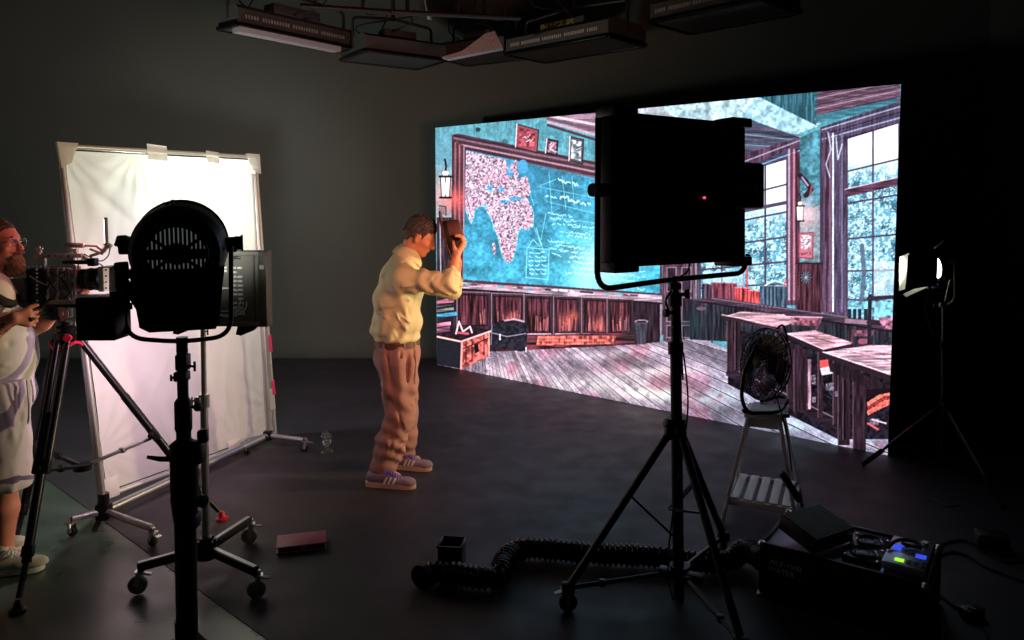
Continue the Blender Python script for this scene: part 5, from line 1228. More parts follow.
# ------------------------------------------------------------------ the actor holding a hat to his forehead
YA = 4.85
def A(px, py, dy=0.0): return P(px, py, YA + dy)
act = thing('person', 'person in cream shirt and brown pleated trousers standing bent over a brown hat', 'person', (A(395, 480).x, YA, .004))
S_ = YA / FPX      # metres per pixel at the actor
def head_build(F_, c, R3, s=1.0):
    # local axes: x forward (face), y left, z up ; R3 rotates local to world
    T = lambda x, y, z: V(c) + R3 @ (V((x, y, z)) * s)
    E = lambda x, y, z, rx, ry, rz, k=.02, mode='add': F_.ell(T(x, y, z), np.array((rx, ry, rz)) * s, R3, k * s, mode)
    E(-.012, 0, .035, .098, .076, .088)                   # cranium
    E(.035, 0, -.02, .058, .060, .078, .03)               # face
    E(.030, 0, -.078, .050, .046, .034, .03)              # jaw
    E(.068, 0, -.092, .020, .022, .018, .02)              # chin
    E(.070, 0, .030, .022, .050, .014, .02)               # brow
    for q in (-1, 1):
        E(.088, q * .030, .006, .016, .016, .012, .008, 'sub')      # eye sockets
        E(.074, q * .030, .006, .0135, .0135, .0125, .003)          # eyeballs with lids
        E(.060, q * .044, -.022, .024, .018, .018, .02)             # cheekbones
        E(-.002, q * .077, -.012, .020, .008, .032, .005); E(.004, q * .084, -.010, .010, .006, .020, .004, 'sub')     # ears
    F_.cap(T(.086, 0, .012), T(.112, 0, -.024), .009 * s, .012 * s, k=.012 * s); E(.104, 0, -.030, .013, .016, .010, .008)
    E(.090, 0, -.052, .011, .024, .0065, .006); E(.088, 0, -.064, .011, .021, .0075, .005); E(.100, 0, -.058, .006, .024, .0018, .003, 'sub')
    return T
# pose joints
hc = A(420, 237, 0); HR = rotm(y=math.radians(27), z=0)
sh_r = A(402, 279, -.17); sh_l = A(405, 277, .17); el_r = A(449, 284, -.20); wr_r = A(456, 257, -.12); kn_r = A(464, 243, -.09)
el_l = A(452, 290, .20); wr_l = A(458, 262, .13); kn_l = A(457, 246, .09)
neck_b = A(405, 262, 0)
hip_r = A(397, 354, -.082); hip_l = A(399, 354, .082); kne_r = A(400, 418, -.12); kne_l = A(404, 414, .13); an_r = A(381, 470, -.15); an_l = A(402, 460, .17)
pel = A(397, 345, 0)
Bd = Field((pel.x - .34, YA - .36, -.005), (pel.x + .5, YA + .36, 1.78), .0056)
T = head_build(Bd, hc, HR, .985)
Bd.cap(T(-.03, 0, -.05), neck_b, .055, .058, k=.03)
Bd.cap(neck_b, A(399, 300, 0), .055, .11, k=.03); Bd.cap(A(399, 300), pel, .11, .10, k=.05)
for sh, el, wr in ((sh_r, el_r, wr_r), (sh_l, el_l, wr_l)):
    Bd.cap(lerp(neck_b, sh, .3) - V((0, 0, .03)), sh, .045, .05, k=.03); Bd.cap(sh, el, .048, .040, k=.03); Bd.cap(el, lerp(el, wr, .35), .040, .041, k=.03); Bd.cap(lerp(el, wr, .35), wr, .041, .027, k=.03)
for h, kn, an in ((hip_r, kne_r, an_r), (hip_l, kne_l, an_l)):
    Bd.cap(h, kn, .075, .055, k=.03); Bd.cap(kn, an, .052, .036, k=.03); Bd.cap(an, V((an.x + .10, an.y, .045)), .036, .03, k=.02)
make_hand(Bd, wr_r, kn_r, (-.12, -1, .05), (.8, .0, -.57), (.75, .95, .6), 1.08, thumb=(-.55, .1, .85))
make_hand(Bd, wr_l, kn_l, (-.1, 1, .05), (.8, 0, -.57), (.75, .9, .6), 1.0, thumb=(-.55, -.1, .85))
# shave the hidden bulk so nothing pokes through the clothes
body = Bd.build('body', 'skin', act, 1)
# face details: dark eyes and brows
def sm_(pts, r, name, m_, parent, n=8):
    m = MB(); m.tube(pts, r, n); return m.build(name, m_, parent)
for q in (-1, 1):
    sm_([T(.086, q * .012, .030), T(.088, q * .03, .036), T(.072, q * .052, .030)], [.002, .004, .002], 'eyebrow', 'hair', act)
    m = MB(); m.lathe([(0, -.002), (.0055, -.001), (.006, .001), (0, .003)], 10, frame_m(T(.0865, q * .030, .003), HR @ V((0, 1, 0)), HR @ V((1, 0, 0)))); m.build('eye', 'blkgl', act)
# hair
Hf = Field(hc - V((.16, .13, .15)), hc + V((.16, .13, .17)), .004)
HT = lambda x, y, z: V(hc) + HR @ (V((x, y, z)) * .985)
Hf.ell(HT(-.020, 0, .050), (.103, .082, .090), HR, .02)
Hf.ell(HT(.018, 0, .096), (.046, .060, .034), HR, .03)
Hf.ell(HT(-.075, 0, -.005), (.045, .066, .060), HR, .03)
Hf.ell(HT(.078, 0, -.03), (.080, .12, .094), HR, .01, 'sub')
for q in (-1, 1): Hf.ell(HT(.004, q * .085, -.02), (.030, .028, .040), HR, .01, 'sub'); Hf.cap(HT(.026, q * .071, .045), HT(.024, q * .072, .005), .008, .005, k=.01)
Hf.ell(HT(0, 0, -.10), (.14, .14, .055), HR, .01, 'sub')
Hf.warp(lambda x, y, z: .0045 * np.sin(x * 260 + 40 * z) * np.sin(z * 300 + y * 60) + .004 * np.sin(x * 120 + 2) * np.sin(y * 150) * np.sin(z * 130) + .002 * np.sin(y * 400 + x * 300))
Hf.build('hair', 'hair', act, 0)
# shirt
def folds(seed, n, box_lo, box_hi, amp=(.003, .008), wd=(.006, .014), ln=(.05, .13), dirs=None):
    r = random.Random(seed); L = []
    for _ in range(n):
        c = np.array([r.uniform(a, b) for a, b in zip(box_lo, box_hi)]); t = np.array(dirs[r.randrange(len(dirs))] if dirs else (r.uniform(-1, 1), r.uniform(-1, 1), r.uniform(-1, 1)), float) + np.array([r.uniform(-.35, .35) for _ in range(3)])
        t /= np.linalg.norm(t); L.append((c, t, r.choice((-1, -1, 1)) * r.uniform(*amp), r.uniform(*wd), r.uniform(*ln)))
    def fn(x, y, z):
        o = np.zeros(x.shape, np.float32)
        for c, t, a, w, l in L:
            dx = x - c[0]; dy = y - c[1]; dz = z - c[2]; al = dx * t[0] + dy * t[1] + dz * t[2]; d2 = dx * dx + dy * dy + dz * dz - al * al
            o += a * np.exp(-np.maximum(d2, 0) / (w * w)) * np.exp(-(al / l) ** 2)
        return o
    return fn
Sf = Field((pel.x - .30, YA - .36, A(0, 350).z), (pel.x + .48, YA + .36, A(0, 243).z), .0056)
k = .05
Sf.ell(A(402, 283, 0), (.150, .195, .11), rotm(y=math.radians(25)), k); Sf.ell(A(397, 300, 0), (.158, .18, .13), rotm(y=math.radians(8)), k); Sf.ell(A(397, 322, 0), (.165, .17, .13), None, k)
Sf.ell(A(398, 337, 0), (.148, .165, .045), None, .03); Sf.ell(A(391, 330, 0), (.125, .165, .06), None, .03)
Sf.cap(lerp(T(-.03, 0, -.05), neck_b, .60), A(402, 272, 0), .080, .12, k=.04)
for sh, el, wr in ((sh_r, el_r, wr_r), (sh_l, el_l, wr_l)):
    Sf.cap(lerp(neck_b, sh, .5), sh, .07, .070, k=.04); Sf.cap(sh, lerp(sh, el, .5), .078, .068, k=.04); Sf.cap(lerp(sh, el, .5), el, .068, .066, k=.03); Sf.cap(el, lerp(el, wr, .24), .064, .058, k=.02)
    Sf.cap(lerp(el, wr, .26), lerp(el, wr, .42), .055, .050, k=.006)
fd_ = [(1, .0, -.5), (.5, .1, .9), (1, 0, .2), (.3, 0, 1), (-.5, 0, 1)]
F1 = folds(3, 34, (A(376, 0).x, YA - .22, A(0, 340).z), (A(424, 0).x, YA - .10, A(0, 270).z), (.009, .018), (.008, .015), (.05, .14), fd_)
F2 = folds(8, 22, (A(408, 0).x, YA - .27, A(0, 292).z), (A(455, 0).x, YA - .13, A(0, 270).z), (.008, .016), (.007, .012), (.03, .08), [(.4, 0, 1), (.2, .3, 1), (1, 0, .3), (.8, 0, -.6)])
F3 = folds(5, 30, (A(376, 0).x, YA - .1, A(0, 340).z), (A(424, 0).x, YA + .3, A(0, 270).z))
Sf.warp(F1).warp(F2).warp(F3)
def sdrape(x, y, z):
    x = x - pel.x; y = y - YA; t = 1.0 - np.clip((x - .20) / .06, 0, 1); n = .5 + .5 * np.sin(13 * x - 9 * z + 4 * y)
    o = t * n * .0060 * np.sin(44 * x + 30 * z + 2.5 * np.sin(9 * z + 7 * x)) * np.clip((1.36 - z) / .12, 0, 1)
    o = o + t * .0035 * np.sin(80 * x - 26 * z + 3 * y) * (1 - np.clip((z - 1.06) / .12, 0, 1))
    s = np.clip((x - .12) / .08, 0, 1) * np.clip((z - 1.18) / .05, 0, 1); o = o + s * .0055 * np.sin(70 * x + 26 * z + 2 * np.sin(30 * z))
    return o
Sf.warp(sdrape)
# armhole / button front groove, then openings
for sh, el, wr in ((sh_r, el_r, wr_r), (sh_l, el_l, wr_l)):
    d = (wr - el).normalized(); Sf.cap(lerp(el, wr, .40), lerp(el, wr, .9), .042, .040, k=.004, mode='sub')
Sf.cap(T(-.03, 0, -.05), lerp(T(-.03, 0, -.05), neck_b, .42), .060, .060, k=.006, mode='sub')
Sf.cut(A(398, 343.5, 0), (0, 0, -1))
shirt = Sf.build('shirt', 'shirt', act, 1)
# collar
cn = lerp(T(-.03, 0, -.05), neck_b, .66); cax = (T(-.03, 0, -.05) - neck_b).normalized(); CMx = frame_m(cn, cax.cross(V((0, 1, 0))), cax)
m = MB(); 
NC = 40; vs = []; fs = []
for i in range(NC + 1):
    a_ = math.pi * (-.93 + 1.86 * i / NC) + math.pi    # open at the front
    e_ = abs(i / NC * 2 - 1) ** 6
    for (r_, z_) in ((.072, -.005), (.074, .030 - .008 * e_), (.080, .033 - .008 * e_), (.094 + .01 * e_, .0 - .02 * e_), (.097 + .01 * e_, -.014 - .03 * e_), (.082, -.012)):
        vs.append((r_ * 1.06 * math.cos(a_), r_ * .98 * math.sin(a_), z_))
sgx = CMx.to_3x3() @ V((1, 0, 0)); fsgn = 1 if sgx.x > 0 else -1
vs = [(x * -fsgn * -1, y, z) for x, y, z in vs]
for i in range(NC):
    for j in range(6): fs.append((i * 6 + j, i * 6 + (j + 1) % 6, (i + 1) * 6 + (j + 1) % 6, (i + 1) * 6 + j))
m.add(vs, fs, CMx); m.build('collar', 'shirt', act)
for k_, (sh, el, wr) in enumerate(((sh_r, el_r, wr_r), (sh_l, el_l, wr_l))):
    m = MB(); a = lerp(el, wr, .27); b = lerp(el, wr, .45); m.tube([a, lerp(a, b, .05), lerp(a, b, .9), b, lerp(a, b, .96), lerp(a, b, .1)], [.052, .059, .056, .0545, .049, .048], 24, caps=False); m.build('rolled_cuff', 'shirt', act)
# trousers
Tf = Field((pel.x - .28, YA - .33, .03), (pel.x + .30, YA + .36, A(0, 335).z), .0056)
Tf.ell(A(397, 352, 0), (.142, .168, .10), None, .05); Tf.ell(A(392, 360, 0), (.120, .165, .10), None, .05); Tf.ell(A(403, 356, 0), (.110, .14, .11), None, .05)
Tf.cap(A(397, 338, 0), A(397, 346, 0), .138, .142, k=.03, flat=((0, 1, 0), 1.1))
for h, kn, an, q in ((hip_r, kne_r, an_r, 0), (hip_l, kne_l, an_l, 1)):
    Tf.cap(A(398 + q, 365, h.y - YA), lerp(h, kn, .55), .122, .104, k=.04); Tf.cap(lerp(h, kn, .55), kn, .104, .094, k=.03)
    Tf.cap(kn, lerp(kn, an, .5), .092, .092, k=.03); Tf.cap(lerp(kn, an, .5), V((an.x + .01, an.y, .105)), .092, .084, k=.03)
G1 = folds(21, 26, (A(378, 0).x, YA - .25, .08), (A(414, 0).x, YA - .12, A(0, 415).z), (.010, .020), (.009, .017), (.06, .16), [(.5, 0, 1), (.2, 0, 1), (-.4, 0, 1), (1, 0, .5), (1, 0, .2)])
G2 = folds(22, 12, (A(380, 0).x, YA - .2, A(0, 400).z), (A(418, 0).x, YA - .1, A(0, 348).z), (.008, .016), (.009, .015), (.08, .2), [(.15, 0, 1), (.3, 0, 1), (.9, 0, -.7)])
G3 = folds(23, 24, (A(378, 0).x, YA - .02, .08), (A(414, 0).x, YA + .3, A(0, 350).z))
Tf.warp(G1).warp(G2).warp(G3)
def sst(a, b, v): t = np.clip((v - a) / (b - a), 0, 1); return t * t * (3 - 2 * t)
def drape(x, y, z):
    x = x - pel.x; y = y - YA
    low = sst(.06, .14, z) * (1 - sst(.40, .56, z)); n = .5 + .5 * np.sin(9 * z + 7 * x + 3 * y)
    o = low * n * .0052 * np.sin(z * 74 + 26 * x + 3.0 * np.sin(14 * x + 6 * y) + 4 * y)
    o = o + low * .0028 * np.sin(z * 31 - 46 * x + 2)
    hi = sst(.50, .62, z) * (1 - sst(.86, .94, z)); o = o + hi * .0060 * np.sin(x * 62 - z * 13 + 2.2 * np.sin(z * 9) + y * 8)
    mid = sst(.40, .50, z) * (1 - sst(.60, .72, z)); o = o + mid * .0055 * np.sin(z * 48 + 40 * x + 1.3)
    return o
Tf.warp(drape)
# pleats at the front and side seam pocket
for (a, b, w) in ((A(414, 347, -.11), A(413, 392, -.13), .013), (A(408, 347, -.16), A(406, 396, -.165), .014), (A(402, 347, -.172), A(398, 372, -.178), .010)): Tf.cap(a, b, w, w * .4, k=.016, mode='sub')
for an in (an_r, an_l): Tf.cap(V((an.x + .02, an.y, .0)), V((an.x + .02, an.y, .09)), .058, .058, k=.006, mode='sub')
Tf.cut((0, 0, .055), (-.25, 0, -1)) if False else None
Tf.cut(A(0, 337, 0), (0, 0, 1))
trs = Tf.build('trousers', 'trs', act, 1)
m = MB(); zz = A(0, 342).z
def ring(z, gx, gy, h, t, cx_=397):
    c = A(cx_, 342, 0); vs = []; fs = []; n = 64
    for i in range(n):
        a_ = 2 * math.pi * i / n
        for (e, dz) in ((0, -h), (t, -h), (t, h), (0, h)): vs.append((c.x + (gx + e) * math.cos(a_), YA + (gy + e) * math.sin(a_), z + dz))
    for i in range(n):
        for j in range(4): fs.append((i * 4 + j, ((i + 1) % n) * 4 + j, ((i + 1) % n) * 4 + (j + 1) % 4, i * 4 + (j + 1) % 4))
    return vs, fs
m.add(*ring(A(0, 342.5).z, .143, .157, .019, .006)); m.build('belt', 'belt', act)
for a_ in (-150, -115, -62, -30, 30, 90, 150):
    m = MB(); ar = math.radians(a_); p = V((A(397, 342).x + .150 * math.cos(ar), YA + .164 * math.sin(ar), A(0, 343).z)); m.box((0, 0, 0), (.012, .005, .05), Matrix.Translation(p) @ Matrix.Rotation(ar + math.pi / 2, 4, 'Z'), .001); m.build('belt_loop', 'trs', act)
ar = math.radians(-128); m = MB(); p = V((A(397, 342).x + .142 * math.cos(ar), YA + .170 * math.sin(ar), A(0, 357).z)); m.box((0, 0, 0), (.062, .006, .026), Matrix.Translation(p) @ Matrix.Rotation(ar + math.pi / 2, 4, 'Z'), .002); m.build('pocket_flap', 'trs', act)
# shoes
def shoe(name, heel, toe, parent, mats, stripes=True, h=.075, label=None):
    heel = V(heel); toe = V(toe); d = (toe - heel); L = d.length; d.normalize(); zz0 = .006; SMx = frame_m(V((heel.x, heel.y, zz0)), d, (0, 0, 1)); R3 = SMx.to_3x3(); W = lambda x, y, z: SMx @ V((x * L, y, z))
    f = Field(V((min(heel.x, toe.x) - .08, min(heel.y, toe.y) - .08, 0)), V((max(heel.x, toe.x) + .08, max(heel.y, toe.y) + .08, .16)), .0035)
    f.ell(W(.13, 0, .055), (.040, .034, .045), R3, .03); f.ell(W(.72, 0, .035), (.082, .042, .030), R3, .03); f.ell(W(.42, 0, .055), (.075, .036, .042), R3, .04); f.ell(W(.27, 0, .075), (.055, .034, .035), R3, .03); f.ell(W(.86, 0, .032), (.042, .038, .024), R3, .03)
    f.cap(W(.17, 0, .12), W(.2, 0, .085), .030, .028, k=.006, mode='sub'); f.cut(W(0, 0, .026), (0, 0, -1))
    up = f.build(name, mats[0], parent, 1)
    if label: up['label'] = label
    out = [(0.0, .0), (.03, .026), (.15, .034), (.35, .034), (.55, .038), (.72, .044), (.88, .038), (.97, .022), (1.0, 0)]
    pol = [(x * L, y) for x, y in out] + [(x * L, -y) for x, y in out[-2:0:-1]]
    pol = [(p.x, p.y) for p in spline([(x, y, 0) for x, y in pol], 5, True)]
    m = MB(); m.prism([(x * 1.0, y * 1.03) for x, y in pol], .0, .030, SMx); m.build('sole', mats[1], up)
    for q in (-1, 1):
        if stripes:
            for i in range(3):
                x = .40 + i * .085; m = MB(); m.tube([W(x + .03 * 0, q * .0405, .030), W(x + .03, q * .038, .052), W(x + .055, q * .031, .070)], [.0078, .0075, .007], 6); o = m.build('side_stripe', mats[3], up)
    m = MB()
    for i in range(6):
        x = .44 + i * .048; z = .106 - i * .0075; m.tube([W(x, -.026, z - .012), W(x + .01, 0, z + .001), W(x + .03, .026, z - .012)], .0042, 6); m.tube([W(x, .026, z - .012), W(x + .01, 0, z + .003), W(x + .03, -.026, z - .012)], .0042, 6)
    for q in (-1, 1): m.tube(spline([W(.44, 0, .112), W(.41, q * .03, .108), W(.47, q * .045, .092), W(.48, q * .02, .102)], 5), .003, 6)
    m.build('laces', mats[2], up); return up
shm = ('shoe', 'sole', 'lace', 'wstr')
shoe('sneaker', G(366, 486, 0) + V((0, .0, 0)), G(416, 489, 0), act, shm); shoe('sneaker', G(389, 468, 0), G(432, 471, 0), act, shm)
# hat
hat = thing('brown_hat', 'brown felt hat held up to the face of the bending person', 'hat', A(452, 237, -.0))
# opening faces the man; crown points to the right and slightly up
hax = V((.965, .02, .25)).normalized(); HMx = frame_m(A(446, 236, .02), hax.cross(V((0, 1, 0))), hax)
m = MB(); pr = [(.150, .004), (.151, .0), (.120, -.006), (.092, -.002), (.086, .0), (.086, .012), (.083, .05), (.078, .09), (.070, .108), (.04, .112), (0, .108)]
pr2 = pr + [(0, .104), (.038, .108), (.066, .104), (.074, .088), (.079, .05), (.082, .008), (.09, -.007), (.12, -.011), (.150, -.004)]
m.lathe(pr2 + [pr2[0]], 44, HMx @ Matrix.Scale(1.12, 4, (1, 0, 0))); m.build('felt_body', 'hat', hat)
m = MB(); m.lathe([(.0875, .002), (.0885, .006), (.0870, .030), (.0850, .030), (.0875, .002)], 44, HMx @ Matrix.Scale(1.12, 4, (1, 0, 0))); m.build('hat_band', mat('dark_hat_band', rgb(40, 26, 26), .6), hat)

# ------------------------------------------------------------------ camera tripod
TY = 3.80
tr = thing('camera_tripod', 'tall black camera tripod with red trims and mid-level spreader, left side', 'tripod', (-2.24, TY, 0))
ta = P(67, 333, TY)
tf = [(G(18, 612), -.02), (G(222, 520), 0), (G(16, 547), 0)]
for (ft, _), (kx, ky) in zip(tf, ((0, 0), (0, 0), (0, 0))):
    d = V((ft.x - ta.x, ft.y - ta.y, 0)).normalized(); s_ = V((-d.y, d.x, 0)); tp = ta + d * .045 + V((0, 0, -.02)); md = tp.lerp(ft, .5); e = ft + V((0, 0, .03)) - (ft - tp).normalized() * .03
    m = MB(); m.box(tp, (.05, .05, .06), bev=.012); lg = m.build('leg', 'blk', tr)
    for q in (-1, 1): m = MB(); m.tube([tp + s_ * q * .024, md + s_ * q * .022], .0165, 12); m.build('upper_tube', mat_c if 'mat_c' in globals() else 'blkm', lg)
    m = MB(); m.tube([tp.lerp(ft, .30), tp.lerp(ft, .84)], .0215, 12); m.build('middle_tube', 'blkm', lg)
    m = MB(); m.tube([tp.lerp(ft, .82), e], .0135, 12); m.build('lower_tube', 'blk', lg)
    m = MB(); m.bar(tp.lerp(ft, .475), tp.lerp(ft, .53), .075, .04, up=d, bev=.006); knob(m, tp.lerp(ft, .50) - V((0, .02, 0)), (0.3, -1, 0), .04, .014); m.bar(tp.lerp(ft, .78), tp.lerp(ft, .82), .05, .035, up=d, bev=.006); each(m, 'leg_clamp', 'blk', lg)
    m = MB(); m.lathe([(0, .0), (.034, .001), (.036, .012), (.02, .022), (0.012, .05)], 16, Matrix.Translation(ft)); m.build('rubber_foot', 'red' if ft.x > -2 else 'blk', lg)
m = MB(); m.lathe([(.0, -.06), (.05, -.05), (.062, -.02), (.066, 0), (.05, .01), (0, .01)], 24, Matrix.Translation(ta + V((0, 0, .0)))); m.build('bowl', 'blkm', tr)
m = MB(); m.tube([ta + V((.075 * math.cos(t), .075 * math.sin(t), -.06 - .02 * math.sin(t * 3))) for t in [i / 24 * 2 * math.pi for i in range(24)]], .008, 8, closed=True); m.build('red_strap', 'red', tr)
m = MB(); tt = ta + V((.03, -.03, -.015)); m.cyl(tt, tt + V((.01, -.04, 0)), .018); m.build('red_lock', 'red', tr)
sc_ = sum(((ta + (f - ta) * .60) for f, _ in tf), V((0, 0, 0))) / 3; sc_.z = ta.z * .40
m = MB(); m.cyl(sc_ + V((0, 0, -.015)), sc_ + V((0, 0, .015)), .045, 18); m.build('spreader_hub', 'blkm', tr)
for f, _ in tf:
    d0 = ta + (f - ta) * .53; m = MB(); m.bar(sc_, d0, .022, .016, bev=.003); m.box(sc_.lerp(d0, .55), (.03, .03, .03), bev=.006); m.build('spreader_arm', 'alu' if f.x > -2 else 'blkm', tr)
# fluid head with pan handle
C_ = lambda px, py, dy=0.0: P(px, py, TY - .02 + dy)
hd = thing('fluid_head', 'black and silver fluid head with pan handle between tripod and film camera', 'tripod head', ta)
m = MB(); m.lathe([(.0, 0), (.045, 0), (.05, .02), (.04, .03), (.04, .05), (0, .05)], 24, Matrix.Translation(ta + V((0, 0, .012)))); m.build('pan_base', 'blkm', hd)
m = MB(); m.box(C_(58, 313), (.10, .11, .06), bev=.012); m.cyl(C_(62, 314, -.085), C_(62, 314, .085), .034, 22); m.cyl(C_(50, 312, -.07), C_(50, 312, .07), .02, 18); m.build('tilt_body', 'blkm', hd)
m = MB(); m.lathe([(.022, 0), (.034, .0), (.036, .006), (.022, .006)], 24, frame_m(C_(62, 314, -.086), (1, 0, 0), (0, -1, 0))); m.lathe([(0, 0), (.016, 0), (.012, .012), (0, .012)], 18, frame_m(C_(62, 314, -.086), (1, 0, 0), (0, -1, 0))); m.build('drag_dial', 'alu', hd)
m = MB(); m.box(C_(66, 305), (.26, .08, .018), bev=.004); m.build('sliding_plate', 'blkm', hd)
m = MB(); m.tube([C_(54, 308, -.05), C_(46, 311, -.10), C_(34, 317, -.24)], .008, 10); m.build('pan_handle', 'blk', hd)
m = MB(); m.tube([C_(39, 314, -.18), C_(29, 320, -.27)], .013, 12); m.build('handle_grip', 'rub', hd)

# ------------------------------------------------------------------ the film camera
cm = thing('film_camera', 'rigged silver and black film camera on the tripod in front of the bearded person', 'camera', C_(66, 303))
m = MB(); m.box(C_(66, 283), (.095, .12, .165), bev=.006)
for i in range(7): m.box(C_(58 + i * 2.6, 283, -.062), (.006, .006, .13))
m.build('body', 'grey', cm)
m = MB()
for px in (48, 57, 75):
    m.bar(C_(px, 266, -.07), C_(px, 301, -.07), .006, .010); m.bar(C_(px, 266, .07), C_(px, 301, .07), .006, .010)
for py in (266, 301): m.bar(C_(47, py, -.07), C_(76, py, -.07), .008, .008); m.bar(C_(47, py, .07), C_(76, py, .07), .008, .008)
m.bar(C_(57, 284, -.072), C_(75, 270, -.072), .006, .006); each(m, 'cage', 'alud', cm)
m = MB(); rr2 = random.Random(3)
for i in range(26): m.box(C_(58 + rr2.random() * 16, 268 + rr2.random() * 30, -.064), (rr2.uniform(.004, .014), .008, rr2.uniform(.004, .014)), bev=.001)
each(m, 'body_control', 'lgrey', cm)
m = MB(); m.box(C_(41, 285), (.085, .10, .17), bev=.006)
for i in range(9): m.box(C_(33.5, 269 + i * 3.9, -.052), (.02, .008, .010), bev=.002); m.box(C_(48, 269 + i * 3.9, -.052), (.01, .008, .010), bev=.002)
m.build('battery_plate', 'blkm', cm)
m = MB()
for i in range(9): m.cyl(C_(37, 269.5 + i * 3.9, -.055), C_(37, 269.5 + i * 3.9, -.064), .006, 10)
for i in range(7): m.cyl(C_(28 + i * 4.2, 267.5, -.05), C_(28 + i * 4.2, 265.8, -.05), .006, 10)
each(m, 'port', 'alu', cm)
m = MB(); m.box(C_(16, 290, -.06), (.105, .05, .115), bev=.006); m.box(C_(25, 290, -.05), (.02, .07, .125), bev=.005); rm_ = m.build('rear_monitor', 'dgrey', cm); m = MB(); m.box(C_(16, 290, -.06) + V((-.054, 0, 0)), (.004, .045, .10), bev=.001); m.build('added_monitor_glow', mat('added_rear_glow', (.8, .4, .4, 1), .3, emit=(1, .34, .34, 1), estr=4), rm_)  # glowing face turned from view, added to redden the operator's face
m = MB(); m.tube(spline([C_(40, 272, -.07), C_(50, 280, -.10), C_(44, 292, -.10), C_(34, 299, -.08), C_(30, 307, -.09), C_(42, 307, -.09), C_(50, 298, -.08)], 6), .0045, 8); m.tube(spline([C_(42, 275, -.07), C_(56, 290, -.11), C_(50, 300, -.09), C_(38, 303, -.09), C_(32, 296, -.08)], 6), .0035, 8); m.tube(spline([C_(50, 272, -.07), C_(60, 278, -.09), C_(70, 290, -.08), C_(64, 299, -.07)], 6), .0035, 8); each(m, 'cable', 'rub', cm)
m = MB(); m.tube(spline([C_(30, 276, -.07), C_(40, 282, -.09), C_(52, 286, -.09), C_(60, 276, -.08)], 6), .003, 8); m.build('cable', 'lgrey', cm)
LX = lambda px, r: (C_(px, 279).x - C_(75, 279).x, r)
LMt = frame_m(C_(75, 279), (0, 1, 0), (1, 0, 0)); z_ = lambda px: (px - 75) * TY / FPX
def lens(prof, mm, nm): m = MB(); m.lathe([(r, z_(px)) for px, r in prof], 30, LMt); m.build(nm, mm, cm)
lens([(74, .040), (78, .045), (79, .045)], 'blk', 'lens_mount'); lens([(79, .049), (79.2, .051), (81, .051), (81.2, .049)], 'red', 'lens_ring')
lens([(81, .046), (83, .052), (88, .052), (88.3, .047), (90, .047)], 'blkgl', 'lens_barrel'); lens([(90, .055), (93, .055), (93.2, .049), (95, .049)], 'dgrey', 'focus_ring'); lens([(95, .056), (101, .060), (102, .060), (102, .05), (97, .03)], 'blkgl', 'lens_barrel')
m = MB()
for i in range(40): a_ = i * math.pi / 20; m.box(LMt @ V((.0555 * math.cos(a_), .0555 * math.sin(a_), z_(91.5))), (.012, .003, .003))
for i in range(6): m.box(C_(84 + i * .8, 275, -.054), (.002, .003, .01)); 
m.build('focus_gear', 'grey', cm)
m = MB(); m.box(C_(105.5, 278.5), (.03, .09, .125), bev=.004); m.build('matte_box', 'lgrey', cm)
m = MB()
for i in range(4): m.cyl(C_(106, 270 + i * 6, -.045), C_(106, 270 + i * 6, -.050), .005, 8)
each(m, 'matte_box_hole', 'blk', cm)
m = MB(); m.add([C_(109, 268, -.05), C_(109, 291, -.05), C_(118, 295, -.10), C_(118, 264, -.10), C_(109, 268, -.052), C_(109, 291, -.052), C_(118, 295, -.102), C_(118, 264, -.102)], [(0, 1, 2, 3), (7, 6, 5, 4), (0, 4, 5, 1), (1, 5, 6, 2), (2, 6, 7, 3), (3, 7, 4, 0)]); m.box(C_(114, 266, 0), (.05, .15, .004)); m.build('matte_box_flag', 'blk', cm)
m = MB(); m.cyl(C_(46, 296, -.035), C_(116, 296, -.035), .0095, 12); m.cyl(C_(46, 296, .035), C_(116, 296, .035), .0095, 12); m.box(C_(72, 299), (.20, .09, .018), bev=.004); m.box(C_(112, 295), (.03, .10, .02), bev=.004); m.build('rod_support', 'alud', cm)
m = MB(); m.box(C_(64, 303), (.16, .07, .014), bev=.003); m.build('base_plate', 'alu', cm)
# top handle with holes shown as dark pads
m = MB(); m.bar(C_(35, 256.5), C_(83, 255.5), .03, .022, bev=.004); m.bar(C_(43.5, 257), C_(43.5, 268), .02, .022); m.bar(C_(72, 257), C_(72, 266), .02, .022); m.bar(C_(83, 256), C_(90, 262), .02, .016); m.build('top_handle', 'alud', cm)
m = MB()
for i in range(4): m.cyl(C_(49 + i * 6.5, 256.2, -.0165), C_(49 + i * 6.5, 256.2, -.014), .0065, 12)
each(m, 'handle_hole', 'blk', cm)
m = MB()
kp = C_(39.5, 249.5); m.cyl(C_(39.5, 254), C_(39.5, 250), .006, 8)
for i in range(5): a_ = i * 2 * math.pi / 5 + .3; m.bar(kp, kp + V((.017 * math.cos(a_), 0, .017 * math.sin(a_))), .008, .008)
m.build('star_knob', 'lgrey', cm)
m = MB(); m.tube([C_(65, 245), C_(66, 245), C_(84, 245.5), C_(85, 245.5)], [.009, .013, .013, .008], 14); m.tube([C_(85, 245.5), C_(97, 246)], .006, 10); m.box(C_(73, 250), (.05, .03, .014), bev=.003); m.box(C_(76, 253.5), (.02, .02, .02)); m.build('rangefinder', 'lgrey', cm)
mc = C_(106.3, 231); vd = V((mc.x, mc.y, 0)).normalized(); MX = frame_m(mc, vd, (0, 0, 1)); sy_ = 1 if (MX.to_3x3() @ V((0, 1, 0))).x < 0 else -1
m = MB(); m.box((0, 0, 0), (.19, .016, .135), MX, .003); sm_o = m.build('small_monitor', 'grey', cm)
